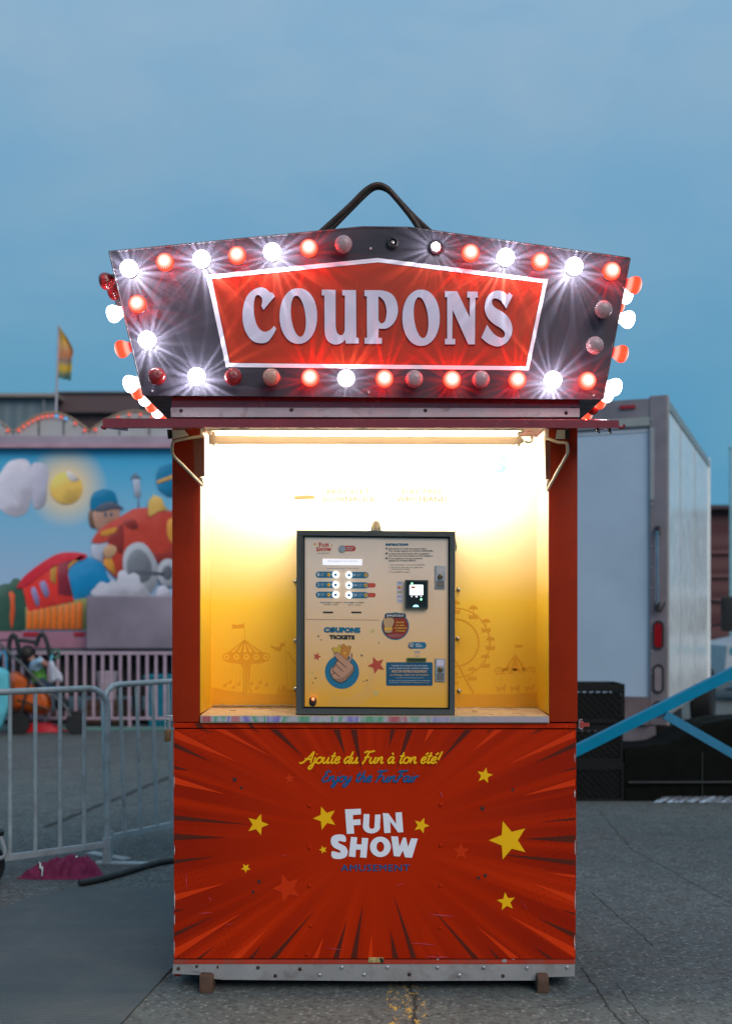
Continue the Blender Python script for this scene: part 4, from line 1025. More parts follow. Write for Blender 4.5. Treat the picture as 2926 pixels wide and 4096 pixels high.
# wordmark, red
w6 = lambda x, y: (213 + (x - 245) * 0.1656, 278 + (y - 690) * 0.172)
for k in 'FUNSHOW':
    cs = [[w6(*p) for p in (smooth(c, 3, True) if k == 'S' else c)] for c in wordmark[k]]
    part('wordmark_letter', MB().flat(cs, pd), MRED, door)
part('amusement_lettering', text(MB(), 'AMUSEMENT', 250, 370, 384, 10, pd, 0.0, 1.1), MBLK, door)
for s in ((231, 294, 18, 175), (387, 307, 12, 0), (224, 347, 5, 180)):
    part('star_print', MB().flat([star(*s)], pd), MYEL, door)
# cancel pill and button
part('cancel_pill', MB().flat([rrect(484, 308, 608, 360, 26)], pd), MRED, door)
part('cancel_lettering', text(text(MB(), 'ANNULER', 522, 588, 332, 12, pe, 0.01), 'CANCEL', 522, 574, 349, 12, pe, 0.01), MWHT, door)
def knob(u, v, r, d, mat, name='push_button'):
    return part(name, MB().lathe([(r, 0), (r, d * .6), (r * .86, d), (r * .62, d), (r * .58, d * .8), (r * .05, d * .8)], Matrix.Translation(MT3(u, v, DY - 0.002)) @ Matrix.Rotation(R(90), 4, 'X'), 20), mat, door, True)
knob(484, 337, 0.0145, 0.007, STEEL)
# display
disp = part('display', MB().prism([[(301, 430), (667, 434), (666, 491), (302, 488)]], MT3, DY - 0.0045, DY - 0.0026), em('display_white', (0.83, 0.82, 0.88), 0.55), door)
part('display_lettering', text(MB(), 'Accepte la carte', 345, 625, 459, 20, MT(DY - 0.0052), -0.012, 1.15), pm('lcd_grey', (0.42, 0.42, 0.46), 0.5), disp)
part('tax_lettering', text(MB(), 'Taxes incluses dans les prix', 337, 512, 523, 9, pd, 0.004), MBLU, door)
part('tax_lettering', text(MB(), '— Sales tax included', 520, 630, 523, 8, pd), MBLK, door)
GLOW = em('button_ring_glow', (0.80, 0.92, 1.0), 1.5)
BCEN = pm('button_centre', (0.10, 0.22, 0.36), 0.3, metal=0.5)
for (n_, pr_, v, left, extra) in (('1', '2⁵⁰', 577, 1, 0), ('2', '4⁷⁵', 671, 1, 0), ('3', '6⁷⁵', 763, 1, 0), ('4', '9⁰⁰', 581, 0, 0), ('14', '28⁰⁰', 676, 0, 1), ('24', '37⁰⁰', 767, 0, 1)):
    if left:
        part('price_pill', MB().flat([rrect(237, v - 29, 430, v + 29, 28)], pd), MBLU, door)
        part('price_lettering', text(text(text(MB(), n_, 254, 270, v + 12, 26, pe, 0.02), 'COUPON', 279, 319, v - 3, 8, pe), 'TICKET', 279, 309, v + 10, 7, pe), MWHT, door)
        part('price_disc', MB().flat([circ(359, v, 17, 16)], pe), MYEL, door)
        part('price_figure', text(MB(), pr_[0], 347, 357, v + 6, 12, MT(DY - 0.0044), 0.02), MBLK, door)
        u = 422
    else:
        if extra:
            part('bonus_tab', MB().flat([rrect(700, v - 21, 792, v + 20, 18)], MT(DY - 0.0029)), MRED, door)
        part('price_pill', MB().flat([rrect(540, v - 29, 726, v + 29, 28)], pd), MBLU, door)
        wd = 17 if len(n_) == 1 else 32
        part('price_lettering', text(text(text(MB(), n_, 586, 586 + wd, v + 12, 26, pe, 0.02), 'COUPONS', 595 + wd, 642 + wd, v - 3, 8, pe), 'TICKETS', 595 + wd, 630 + wd, v + 10, 7, pe), MWHT, door)
        part('price_disc', MB().flat([circ(701, v, 17, 16)], pe), MYEL, door)
        part('price_figure', text(MB(), pr_[:-2], 690, 706, v + 6, 12, MT(DY - 0.0044), 0.02), MBLK, door)
        u = 546
    M = Matrix.Translation(MT3(u, v, DY - 0.0034)) @ Matrix.Rotation(R(90), 4, 'X')
    bt = part('push_button', MB().lathe([(0.0135, 0), (0.0135, 0.004), (0.0125, 0.006), (0.0062, 0.006), (0.006, 0.0045)], M, 24), GLOW, door, True, label='round push button with glowing white ring')
    part('button_centre', MB().lathe([(0.0060, 0.003), (0.0060, 0.0062), (0.004, 0.0072)], M, 14), BCEN, bt, True)
for s, a, b, base, cap, mt in (('Petit manège', 280, 378, 840, 13, MBLU), ('= 3 coupons', 382, 468, 840, 13, MBLK), ('Gros manège', 498, 594, 840, 13, MBLU), ('= 4 coupons', 598, 684, 840, 13, MBLK), ('Small ride — 3 tickets', 312, 444, 858, 9, MBLK), ('Big ride — 4 tickets', 538, 656, 860, 9, MBLK)):
    part('ride_lettering', text(MB(), s, a, b, base, cap, pd, 0.01), mt, door)
part('dot_print', MB().flat([circ(484, 834, 5, 8)], pd), MRED, door)
for u0 in (305, 568):
    part('ticket_slot', MB().prism([[(u0, 919), (u0 + 93, 920), (u0 + 93, 934), (u0, 933)]], MT3, DY - 0.0040, DY - 0.0026), BLACKP, door)
# instructions
part('instructions_lettering', text(MB(), 'INSTRUCTIONS', 886, 1096, 306, 18, pq, 0.075, 1.05), MBLU, door)
mb = MB()
for s, a, b, base in (('Sélectionnez le nombre de coupons désiré.', 912, 1264, 342), ('Pour corriger, appuyez sur le bouton «ANNULER».', 912, 1328, 362), ('Lorsque vous avez terminé, faire le paiement', 912, 1288, 388), ('avec votre carte sans-contact ou votre téléphone.', 912, 1324, 408), ('Si vous désirez un reçu de transaction', 912, 1226, 433), ('appuyez sur le bouton «REÇU».', 912, 1170, 452)):
    text(mb, s, a, b, base, 13.5, pq, 0.016)
for v in (335, 380, 425): mb.flat([circ(893, v, 10, 12)], pq)
for s, a, b, base in (('1.  Select ticket package. To correct, press «CANCEL».', 912, 1255, 490), ('2.  When you are done, make your payment with', 912, 1226, 514), ('a contactless card or phone.', 929, 1110, 530), ('3.  Press «RECEIPT» if needed.', 912, 1107, 557)):
    text(mb, s, a, b, base, 11, pq)
part('instructions_lettering', mb, MBLK, door)
mb = MB()
for n_, v in (('1', 335), ('2', 380), ('3', 425)): text(mb, n_, 890, 896, v + 5, 10, pr, 0.01)
part('step_number', mb, MWHT, door)
# payment stickers and card reader
st = part('payment_sticker', MB().flat([rrect(989, 636, 1044, 840, 6)], pq), pm('sticker_lilac', (0.62, 0.56, 0.62), 0.4), door)
text_v = text(MB(), 'VISA', 1003, 1030, 664, 9, pr, 0.02, slant=0.2)
part('card_mark', text_v.flat([[(997, 645), (1036, 645), (1036, 649), (997, 649)]], pr), MBLU, st)
part('card_mark', MB().flat([circ(1008, 696, 12, 14)], pr), MRED, st)
part('card_mark', MB().flat([circ(1024, 696, 12, 14)], ps), MYEL, st)
part('card_mark', MB().flat([[(996, 748), (996, 735), (1012, 729), (1036, 729), (1036, 748)]], pr), pm('card_gold', (0.42, 0.33, 0.12), 0.4), st)
part('card_mark', text(text(text(MB(), 'Pay', 1012, 1034, 784, 11, pr, 0.0), 'Pay', 1012, 1034, 824, 11, pr, -0.01), 'G', 998, 1008, 824, 11, pr, -0.01).flat([circ(1003, 779, 5, 8)], pr), MBLK, st)
RD = pm('reader_black', (0.014, 0.015, 0.014), 0.18, var=0.1)
rd = part('card_reader', MB().prism([[(1068, 626), (1279, 628), (1278, 888), (1070, 887)]], MT3, DY - 0.016, DY - 0.0006), RD, door)
part('reader_bezel', MB().prism([[(1070, 628), (1276, 630), (1276, 885), (1072, 884)], [(1080, 642), (1262, 642), (1262, 876), (1080, 876)]], MT3, DY - 0.022, DY - 0.0165), pm('reader_bezel_grey', (0.05, 0.052, 0.045), 0.25), rd)
sc = part('reader_screen', MB().prism([rrect(1107, 671, 1233, 767, 6)], MT3, DY - 0.0175, DY - 0.0163), em('screen_white', (0.95, 0.95, 0.97), 1.15), rd)
part('screen_card', MB().flat([[(1120, 684), (1160, 684), (1160, 706), (1120, 706)]], MT(DY - 0.0182)), pm('card_orange', (0.7, 0.28, 0.16), 0.5), sc)
for nm, c, s_, shape in (('ready_light', (0.25, 1.0, 0.40), 2.2, circ(1129, 659, 11, 14, 8)), ('ok_light', (0.3, 1.0, 0.45), 1.6, circ(1214, 806, 10, 14)), ('tap_light', (0.35, 0.82, 1.0), 1.5, arc(1165, 878, 28, 22, 180, 360, 12)),
                         ('arrow_key', (1, .9, .95), 0.9, [(1118, 780), (1131, 772), (1131, 788)]), ('menu_key', (1, .8, .85), 0.8, [(1162, 773), (1179, 773), (1179, 787), (1162, 787)]), ('arrow_key', (1, .85, .85), 0.8, [(1222, 780), (1209, 772), (1209, 788)])):
    part(nm, MB().flat([shape], MT(DY - 0.0172)), em(nm + '_glow', c, s_), rd)
# keyed locks
for (v0, pale) in ((494, (0.55, 0.5, 0.5)), (1355, (0.66, 0.58, 0.66))):
    lk = part('lock_plate', MB().prism([[(1345, v0), (1438, v0 + 3), (1435, v0 + 212), (1345, v0 + 210)]], MT3, DY - 0.006, DY - 0.0006), STEEL, door)
    part('lock_pad', MB().prism([[(1357, v0 + 12), (1426, v0 + 14), (1425, v0 + 72), (1357, v0 + 71)]], MT3, DY - 0.0085, DY - 0.0063), pm('lock_pad_%d' % v0, pale, 0.5, bump=0.6, bs=900), lk)
    part('lock_base', MB().prism([[(1357, v0 + 136), (1425, v0 + 137), (1424, v0 + 200), (1357, v0 + 199)]], MT3, DY - 0.0085, DY - 0.0063), pm('lock_base_grey', (0.16, 0.14, 0.13), 0.5), lk)
    part('lock_cylinder', MB().lathe([(0.0105, 0), (0.0105, 0.005), (0.008, 0.006), (0.0075, 0.003)], Matrix.Translation(MT3(1390, v0 + 104, DY - 0.006)) @ Matrix.Rotation(R(90), 4, 'X'), 16), pm('brass_lock', (0.20, 0.13, 0.06), 0.35, metal=0.8), lk, True)
# lower door print
part('coupons_lettering', text(MB(), 'COUPONS', 311, 653, 1109, 42, pq, 0.085, dy=4), MBLU, door)
part('tickets_lettering', text(MB(), 'TICKETS', 362, 601, 1172, 33, pq, 0.08, dy=3), MBLK, door)
part('burn_mark', MB().flat([[(380, 1098), (384, 1080), (396, 1064), (412, 1060), (404, 1078), (400, 1100), (388, 1108)]], pr), BLK, door)
for s in ((249, 1337, 39, 0, MRED), (801, 1417, 84, 175, MRED), (796, 1677, 35, -95, MPAL), (206, 1485, 17, -90, MPAL), (766, 1100, 27, -80, MPAL)):
    part('star_print', MB().flat([star(*s[:4], 0.45)], pq), s[4], door)
for x, y, r, a in ((262, 1148, 11, 45), (663, 1327, 13, 45), (235, 1537, 11, 45), (711, 1557, 11, 0)): part('sparkle', MB().flat([star(x, y, r, a, 0.45, 4)], pq), MBLK, door)
for x, y in ((289, 1182), (823, 1210), (210, 1580), (682, 1567)): part('dot', MB().flat([circ(x, y, 5.5, 10)], pq), MBLK, door)
mb = MB()
for i in range(8):
    rr = 245 + 13 * i
    for k in range(62):
        a = R(-8 + k * 2.05)
        x, y = 500 + rr * math.cos(a), 1475 + rr * math.sin(a)
        if y < 1795 and x < 775:
            mb.flat([circ(x, y, 2.3 + 0.35 * min(k, 61 - k) / 15, 5)], pq)
part('dot_arc_print', mb, pm('print_cream_dots', (0.78, 0.56, 0.30), 0.5), door)
part('blue_disc_print', MB().flat([circ(481, 1478, 158, 40)], pq), MBLU, door)
ZH = lambda x, y: (136 + (x - 133) * 0.486, 993 + y * 0.4858)      # close-up of the door's lower left, in door units
HO = [(705, 690), (702, 655), (735, 632), (780, 645), (960, 785), (1010, 655), (1035, 690), (1020, 760), (990, 815), (1045, 870), (1062, 935), (1050, 1000), (960, 1110), (870, 1185), (790, 1195), (720, 1160), (655, 1090), (622, 1000), (640, 930), (700, 880), (722, 850), (730, 810), (750, 790), (745, 750)]
HO = [(x, y) for x, y in HO]
hand = [ZH(x, y) for x, y in smooth(HO, 3, True)]
hc = (sum(p[0] for p in hand) / len(hand), sum(p[1] for p in hand) / len(hand))
tk1 = [(652, 548), (690, 525), (720, 545), (758, 530), (762, 500), (802, 483), (835, 560), (800, 660), (705, 665)]
tk2 = [(845, 480), (870, 470), (905, 490), (930, 518), (965, 500), (1015, 515), (945, 775), (800, 660), (835, 545)]
def grow(pts, f):
    cx = sum(p[0] for p in pts) / len(pts); cy_ = sum(p[1] for p in pts) / len(pts)
    return [(cx + (x - cx) * f, cy_ + (y - cy_) * f) for x, y in pts]
mb = MB().flat([[(hc[0] + (x - hc[0]) * 1.05, hc[1] + (y - hc[1]) * 1.045) for x, y in hand]], ps)
part('hand_outline_print', mb, MBLK, door)
part('ticket_outline_print', MB().flat([grow([ZH(*p) for p in tk1], 1.08)], MT(DY - 0.0012)).flat([grow([ZH(*p) for p in tk2], 1.06)], MT(DY - 0.00145)), MBLK, door)
part('ticket_print', MB().flat([[ZH(*p) for p in tk1]], MT(DY - 0.0013)), pm('ticket_yellow', (0.68, 0.42, 0.05), 0.45), door)
part('ticket_print', MB().flat([[ZH(*p) for p in tk2]], MT(DY - 0.0018)), pm('ticket_orange', (0.60, 0.22, 0.03), 0.45), door)
part('star_print', MB().flat([star(*ZH(896, 640), 18, -85)], MT(DY - 0.0020)), MYEL, door)
part('hand_print', MB().flat([hand], ps2), SKIN, door, label='cartoon hand holding up two tickets')
part('hand_shade_print', MB().flat([[ZH(*p) for p in [(1058, 900), (1062, 935), (1050, 1000), (960, 1110), (870, 1185), (790, 1195), (720, 1160), (690, 1125), (800, 1128), (900, 1085), (1000, 990)]]], MT(DY - 0.0031)), SKIN2, door)
mb = MB()
for i, c in enumerate(([(705, 700), (760, 770), (930, 920)], [(722, 850), (745, 880), (865, 995)], [(668, 960), (690, 1000), (805, 1095)], [(722, 850), (735, 800), (790, 795)], [(668, 950), (680, 905), (720, 890)], [(652, 1075), (665, 1035), (700, 1022)])):
    stroke(mb, [ZH(*p) for p in smooth(c, 4)], 5, MT(DY - 0.0035 - 0.0001 * i))
part('hand_line_print', mb, MBLK, door)
# IMPORTANT badge
part('badge_rim_print', MB().flat([circ(975, 1055, 128, 36)], pq).flat([rrect(876, 933, 1075, 985, 24)], pr), MBLU, door)
part('badge_print', MB().flat([circ(975, 1055, 117, 36)], ps), pm('badge_red', (0.30, 0.028, 0.012), 0.45), door)
part('badge_banner_print', MB().flat([rrect(884, 939, 1068, 978, 18)], ps2), MBLK, door)
part('badge_lettering', text(MB(), 'IMPORTANT', 897, 1056, 967, 19, MT(DY - 0.0032), 0.03), MWHT, door)
mb = MB()
for s, a, b, v in (('Bracelet', 982, 1060, 1026), ('en vente', 980, 1060, 1053), ('à la billetterie', 962, 1082, 1079), ("à l'entrée", 975, 1064, 1106)):
    text(mb, s, a, b, v, 17, ps2, 0.03, slant=0.2)
part('badge_lettering', mb, MYEL, door)
part('badge_lettering', text(text(MB(), 'You can purchase your bracelet at the main', 908, 1040, 1138, 6, ps2), 'ticket booth at the entrance', 918, 1030, 1150, 6, ps2), MWHT, door)
fist = smooth([(868, 1000), (875, 978), (892, 985), (905, 970), (922, 980), (938, 974), (952, 985), (962, 1000), (960, 1030), (945, 1062), (942, 1110), (880, 1110), (878, 1062), (866, 1035)], 3, True)
part('fist_outline_print', MB().flat([grow(fist, 1.06)], MT(DY - 0.0036)), MBLK, door)
part('fist_print', MB().flat([fist], MT(DY - 0.0042)), pm('fist_skin', (0.52, 0.31, 0.15), 0.45), door)
part('wristband_print', MB().flat([[(872, 1068), (946, 1068), (946, 1092), (872, 1090)]], MT(DY - 0.0048)), MYEL, door)
# receipt button, slot, notice
part('receipt_pill', MB().flat([rrect(1094, 1203, 1262, 1264, 29)], pq), MBLU, door)
part('receipt_lettering', text(text(MB(), 'REÇU', 1166, 1206, 1231, 14, pr, 0.02), 'RECEIPT', 1166, 1226, 1249, 14, pr, 0.02), MWHT, door)
knob(1125, 1230, 0.0105, 0.006, STEEL)
part('receipt_icon', MB().flat([[(1152, 1286), (1204, 1286), (1204, 1298), (1196, 1298), (1196, 1336), (1160, 1336), (1160, 1298), (1152, 1298)], [(1164, 1302), (1192, 1302), (1192, 1330), (1164, 1330)]], pq), pm('icon_grey', (0.42, 0.36, 0.36), 0.5), door)
sl = part('receipt_slot', MB().prism([[(1082, 1348), (1262, 1350), (1260, 1382), (1084, 1381)]], MT3, DY - 0.006, DY - 0.0006), pm('slot_green', (0.09, 0.14, 0.02), 0.35), door)
part('slot_gap', MB().prism([[(1096, 1361), (1250, 1362), (1250, 1372), (1096, 1371)]], MT3, DY - 0.0085, DY - 0.0063), BLACKP, sl)
part('notice_print', MB().flat([rrect(890, 1390, 1320, 1607, 12)], pq), pm('notice_blue', (0.006, 0.085, 0.165), 0.45), door)
NT = pm('notice_tan', (0.62, 0.40, 0.24), 0.45)
part('notice_lettering', text(text(MB(), "L'opération des manèges peut être interrompue", 940, 1272, 1426, 13, pr, 0.01), "pour des raisons d'entretien ou facteurs climatiques", 920, 1284, 1450, 13, pr, 0.01), MWHT, door)
part('notice_lettering', text(text(MB(), 'AUCUN REMBOURSEMENT', 938, 1272, 1485, 24, pr, 0.03, dy=2), 'ou échange, même en cas de pluie.', 922, 1284, 1514, 17, pr, 0.02), NT, door)
part('notice_lettering', text(text(MB(), 'The operation of the rides may be interrupted for reasons of maintenance', 912, 1300, 1564, 9, pr), 'or climatic factors.', 918, 1014, 1582, 9, pr).flat([[(980, 1533), (1240, 1534), (1240, 1536), (980, 1535)]], pr), MWHT, door)
part('notice_lettering', text(MB(), 'NO REFUNDS or exchange, even if it rains', 1024, 1288, 1582, 10, pr, 0.015), NT, door)
# scorched corner lock with its small red lamp
part('scorch_mark', MB().flat([smooth([(182, 1725), (200, 1712), (228, 1712), (243, 1735), (243, 1765), (228, 1795), (192, 1795), (176, 1765)], 3, True)], pq), BLK, door)
part('corner_lock', MB().lathe([(0.013, 0), (0.012, 0.006), (0.007, 0.009)], Matrix.Translation(MT3(212, 1756, DY - 0.001)) @ Matrix.Rotation(R(90), 4, 'X'), 14), pm('charred_lock', (0.05, 0.022, 0.015), 0.5, bump=0.6, bs=200), door, True)
part('indicator_lamp', MB().lathe([(0.006, 0), (0.006, 0.010), (0.003, 0.013)], Matrix.Translation(MT3(213, 1729, DY - 0.002)) @ Matrix.Rotation(R(90), 4, 'X'), 12), em('indicator_red', (1.0, 0.16, 0.05), 3.0), door, True)
# beacon on the cabinet
bp_ = MT3(796, 162, 0.10)
bc = part('beacon_base', MB().lathe([(0.024, 0), (0.024, 0.007), (0.021, 0.008)], Matrix.Translation((bp_.x, 0.10, MT3(796, 166, 0.046).z - 0.002)), 16), GREY, mc, True)
part('beacon_lens', MB().lathe([(0.020, 0.008), (0.019, 0.02), (0.013, 0.038), (0.011, 0.043), (0.004, 0.045)], Matrix.Translation((bp_.x, 0.10, MT3(796, 166, 0.046).z - 0.002)), 16), pm('beacon_clear', (0.10, 0.075, 0.045), 0.15), bc, True)

# ================================================================== THINGS ON THE GROUND, LEFT
# ribbed rubber mat
def mat_rubber():
    m, nt, b, oc = newmat('ribbed_rubber')
    n = noise(nt, oc, 1.1, 4, 0.6)
    c = mixc(nt, maprange(nt, n, 0.3, 0.7), (0.050, 0.066, 0.068), (0.080, 0.092, 0.090))
    c = mixc(nt, mth(nt, 'MULTIPLY', maprange(nt, noise(nt, oc, 4, 5, .7), 0.5, 0.7), 0.4), c, (0.14, 0.13, 0.12))
    nt.links.new(c, b.inputs['Base Color']); b.inputs['Roughness'].default_value = 0.62
    sp = N(nt, 'ShaderNodeSeparateXYZ'); nt.links.new(oc, sp.inputs[0])
    rib = mth(nt, 'SINE', mth(nt, 'MULTIPLY', mth(nt, 'ADD', mth(nt, 'MULTIPLY', sp.outputs[1], 0.985), mth(nt, 'MULTIPLY', sp.outputs[0], 0.17)), 2 * math.pi / 0.026))
    h = mth(nt, 'ADD', mth(nt, 'MULTIPLY', rib, maprange(nt, noise(nt, oc, 0.9, 2), 0.38, 0.62, 0.05, 0.5)), mth(nt, 'MULTIPLY', noise(nt, oc, 3, 3), 3.0))
    bumpit(nt, b, h, 0.6, 0.004)
    return m
ol = [g2(697, 3868), g2(480, 4106), (g2(480, 4106)[0] - 0.55, -0.95), (-3.2, -0.95), (-3.2, 1.35)] + [g2(0, 3640), g2(150, 3585), g2(330, 3556), g2(560, 3556), g2(693, 3556)]
# the mat's edge runs on under the booth's corner
mb = MB(); ns = len(ol)
cs = [[(x, -y) for x, y in ol]]
mb.flat(cs, lambda a, b: (a, -b, 0.008))
mb.add([(x, y, 0.008) for x, y in ol] + [(x, y, 0.0) for x, y in ol], [(i, (i + 1) % ns, ns + (i + 1) % ns, ns + i) for i in range(ns)])
o = link('rubber_mat', mb.mesh('rubber_mat', mat_rubber()))
tag(o, 'dark ribbed rubber mat lying on the asphalt beside the red booth', 'mat')

# crowd barriers
GALV = pm('galvanised_tube', (0.40, 0.47, 0.48), 0.42, metal=0.25, var=0.14, vs=12, dirt=(0.15, 0.10, 0.07), damt=0.5, ds=9)
def barrier(A, B, lean, label, bars, foot=None):
    """A: ground point of the end with the bend, B: ground point of the far end, bars spaced between"""
    A = Vector((*A, 0)); B = Vector((*B, 0)); t = (B - A).normalized(); L = (B - A).length
    nrm = Vector((-t.y, t.x, 0)) if lean >= 0 else Vector((t.y, -t.x, 0))
    H = 1.085; la = abs(lean)
    def pt(s, z): return A + t * s + Vector((0, 0, z)) + nrm * (la * z)
    th_ = thing('crowd_barrier', tuple(A), label, 'barrier', 'galvanised crowd barriers')
    r = 0.019
    frame = [pt(0, 0.03), pt(0, H - 0.14)] + [pt(0.12 - 0.12 * math.cos(R(a)), H - 0.14 + 0.12 * math.sin(R(a)) + 0.0) for a in (20, 45, 70)] + [pt(0.12, H - 0.02), pt(L - 0.12, H - 0.02)] + [pt(L - 0.12 + 0.12 * math.sin(R(a)), H - 0.14 + 0.12 * math.cos(R(a))) for a in (20, 45, 70)] + [pt(L, H - 0.14), pt(L, 0.03)]
    part('frame_tube', MB().tube(frame, r, 10), GALV, th_, True)
    part('bottom_rail', MB().beam(pt(0.015, 0.118), pt(L - 0.015, 0.118), 0.026, 0.034), GALV, th_)
    n = int(round((L - 0.1) / bars))
    for k in range(1, n):
        s = k * (L / n)
        part('bar', MB().tube([pt(s, 0.13), pt(s, H - 0.03)], 0.0125, 8), GALV, th_, True)
    for s in (0.0, L):
        p = A + t * s
        d = Vector((-t.y, t.x, 0)) if foot is None else Vector((*foot, 0)).normalized()
        if foot is not None: p = p + d * 0.10
        part('foot_plate', MB().beam(p - d * 0.17 + Vector((0, 0, 0.006)), p + d * 0.17 + Vector((0, 0, 0.006)), 0.065, 0.010).beam(A + t * s + Vector((0, 0, 0.011)), A + t * s + Vector((0, 0, 0.16)), 0.05, 0.05, 0, (0, 1, 0)), GALV, th_)
    return th_
A1 = (-1.563, 2.31); d1 = Vector((-0.497, -0.39)).normalized()
barrier(A1, (A1[0] + d1.x * 2.1, A1[1] + d1.y * 2.1), 0.0, 'galvanised crowd barrier with the maroon garment lying at its foot', 0.138, (1, -0.10))
A2 = (-1.60, 2.50); d2 = Vector((0.295, 0.42)).normalized()
barrier(A2, (A2[0] + d2.x * 2.1, A2[1] + d2.y * 2.1), 0.045, 'galvanised crowd barrier leaning back, running off behind the red booth', 0.135)

# maroon garment
def cloth_lump():
    x0, x1 = gnd(75, 3512).x, gnd(434, 3494).x; Lx = x1 - x0
    y0 = gnd(260, 3515).y; nx, ny = 150, 60; vs = []
    top = [(0.0, .004), (.07, .022), (.14, .05), (.22, .085), (.30, .095), (.38, .115), (.48, .125), (.56, .115), (.64, .125), (.72, .135), (.79, .135), (.85, .10), (.92, .07), (1.0, .01)]
    def prof(u):
        for (a, h), (b, g) in zip(top, top[1:]):
            if a <= u <= b:
                t = (u - a) / (b - a); t = t * t * (3 - 2 * t); return h + (g - h) * t
        return .004
    # rolls of cloth: (start u, start v, end u, end v, width, height)
    rolls = [(.10, .25, .34, .60, .075, .030), (.30, .10, .40, .75, .06, .034), (.42, .15, .62, .60, .07, .036), (.55, .05, .58, .55, .05, .026), (.60, .45, .92, .28, .08, .040), (.72, .75, .98, .30, .06, .030), (.38, .55, .74, .80, .07, .034), (.66, .12, .80, .22, .05, .026), (.20, .10, .30, .25, .05, .022)]
    for j in range(ny + 1):
        v = j / ny
        for i in range(nx + 1):
            u = i / nx
            ww = u + .03 * mnoise.noise((u * 5, v * 5, 2)); wv = v + .06 * mnoise.noise((u * 6, v * 4, 8))
            wd = 0.26 * (math.sin(math.pi * min(1, max(0, u))) ** 0.5 + 0.04) * (1 + .12 * mnoise.noise((u * 7, 0, 3)))
            h = prof(u) * max(0.0, 1 - abs(2 * v - 1.0) ** 3.2)
            edge = max(0.0, 1 - abs(2 * v - 1) ** 6) * min(1, u * 12) * min(1, (1 - u) * 12)
            f = 0
            for a, b, c, d, w, hh in rolls:
                dx, dy = c - a, (d - b) * .5; px, py = ww - a, (wv - b) * .5
                t = max(0, min(1, (px * dx + py * dy) / (dx * dx + dy * dy)))
                q = math.hypot(px - dx * t, py - dy * t) / w
                f = max(f, hh * max(0.0, 1 - q * q) ** .6 * (1 - .45 * t * t))
            z = h * (0.34 + .12 * mnoise.noise((u * 4, v * 3, 5))) + f * 2.1 * edge * (.35 + .65 * min(1, h / .1)) + .004 * mnoise.noise((u * 26, v * 18, 1)) * edge + 0.003
            fr = mnoise.noise((u * 8 + 1.5 * v, 3.3, v * 1.2)) + .6 * mnoise.noise((u * 17 - 2 * v, 7.1, v * 2))
            front_ = max(0.0, 1 - v * 2.2)
            z *= 1 + .20 * fr * (1 - front_ * .4)
            y0_ = y0 + 0.055 * fr * front_ * edge
            vs.append((x0 + u * Lx + 0.012 * mnoise.noise((u * 7, v * 6, 9)), y0_ + wd * (v - 0.10), max(z * .86, .002) if 0 < v < 1 else 0.001))
    fs = [(j * (nx + 1) + i, j * (nx + 1) + i + 1, (j + 1) * (nx + 1) + i + 1, (j + 1) * (nx + 1) + i) for j in range(ny) for i in range(nx)]
    return MB().add(vs, fs), vs, nx, ny
g, gv, gnx, gny = cloth_lump()
gt = thing('garment', tuple(gnd(255, 3505)), 'crumpled maroon jersey with white stripes dropped on the asphalt', 'clothing')
part('cloth', g, pm('maroon_cloth', (0.19, 0.012, 0.060), 0.85, var=0.18, vs=20, bump=0.3, bs=300), gt, True)
def band(u0, slope, vr, w, mats):
    off = (0, 0.012, 0.024)
    for j, (wi, mt, lift) in enumerate(((w * 1.9, mats[0], 0.0025), (w, mats[1], 0.0045))):
        mb = MB(); prev = None; vs = []; n = 0
        for k in range(vr[0], vr[1]):
            uc = u0 + slope * (k - vr[0])
            row = []
            for s in (-1, 0, 1):
                i = int(max(0, min(gnx, round((uc + s * wi / 2) * gnx))))
                p = gv[k * (gnx + 1) + i]; row.append((p[0], p[1] - 0.002, p[2] + lift))
            vs += row; n += 1
        mb.add(vs, [(k * 3 + s, k * 3 + s + 1, (k + 1) * 3 + s + 1, (k + 1) * 3 + s) for k in range(n - 1) for s in (0, 1)])
        part('sleeve_stripe', mb, mt, gt, True)
GS = (pm('stripe_dark_green', (0.010, 0.025, 0.02), 0.8), pm('stripe_white', (0.66, 0.68, 0.68), 0.8))
band(0.30, -0.0035, (2, 26), 0.024, GS); band(0.66, 0.003, (22, 40), 0.03, GS)

# hose on the ground
hp = [gnd(318, 3546), gnd(400, 3530), gnd(500, 3502), gnd(590, 3474), gnd(660, 3458), gnd(760, 3448), gnd(950, 3440)]
o = link('hose', MB().tube(smooth([(p.x, p.y, 0.0185) for p in hp], 6), 0.018, 10).mesh('hose', pm('hose_rubber', (0.022, 0.026, 0.024), 0.55, var=0.25, dirt=(.09, .09, .08), damt=.4), True))
tag(o, 'thick black rubber hose running along the asphalt to the red booth', 'hose')

# wheel of a second pushchair, cut by the picture's edge
STB_ = pm('pushchair_cloth', (0.02, 0.02, 0.024), 0.7)
pc = thing('pushchair', tuple(gnd(-60, 3560)), 'black pushchair wheel and grey frame tube at the edge of the rubber mat', 'pushchair')
wc = gnd(-60, 3560); WR = 0.125
part('tyre', MB().lathe([(WR - .03, -.022), (WR - .008, -.022), (WR, -.012), (WR, .012), (WR - .008, .022), (WR - .03, .022)], Matrix.Translation((wc.x, wc.y, WR)) @ Matrix.Rotation(R(55), 4, 'Z') @ Matrix.Rotation(R(90), 4, 'X'), 28), pm('tyre_black', (0.012, 0.012, 0.012), 0.7), pc, True)
part('rim', MB().lathe([(.092, -.012), (.092, .012), (.03, .018), (.012, .03), (.012, -.03), (.03, -.018)], Matrix.Translation((wc.x, wc.y, WR)) @ Matrix.Rotation(R(55), 4, 'Z') @ Matrix.Rotation(R(90), 4, 'X'), 18), pm('rim_grey', (0.2, 0.22, 0.24), 0.4, metal=0.4), pc, True)
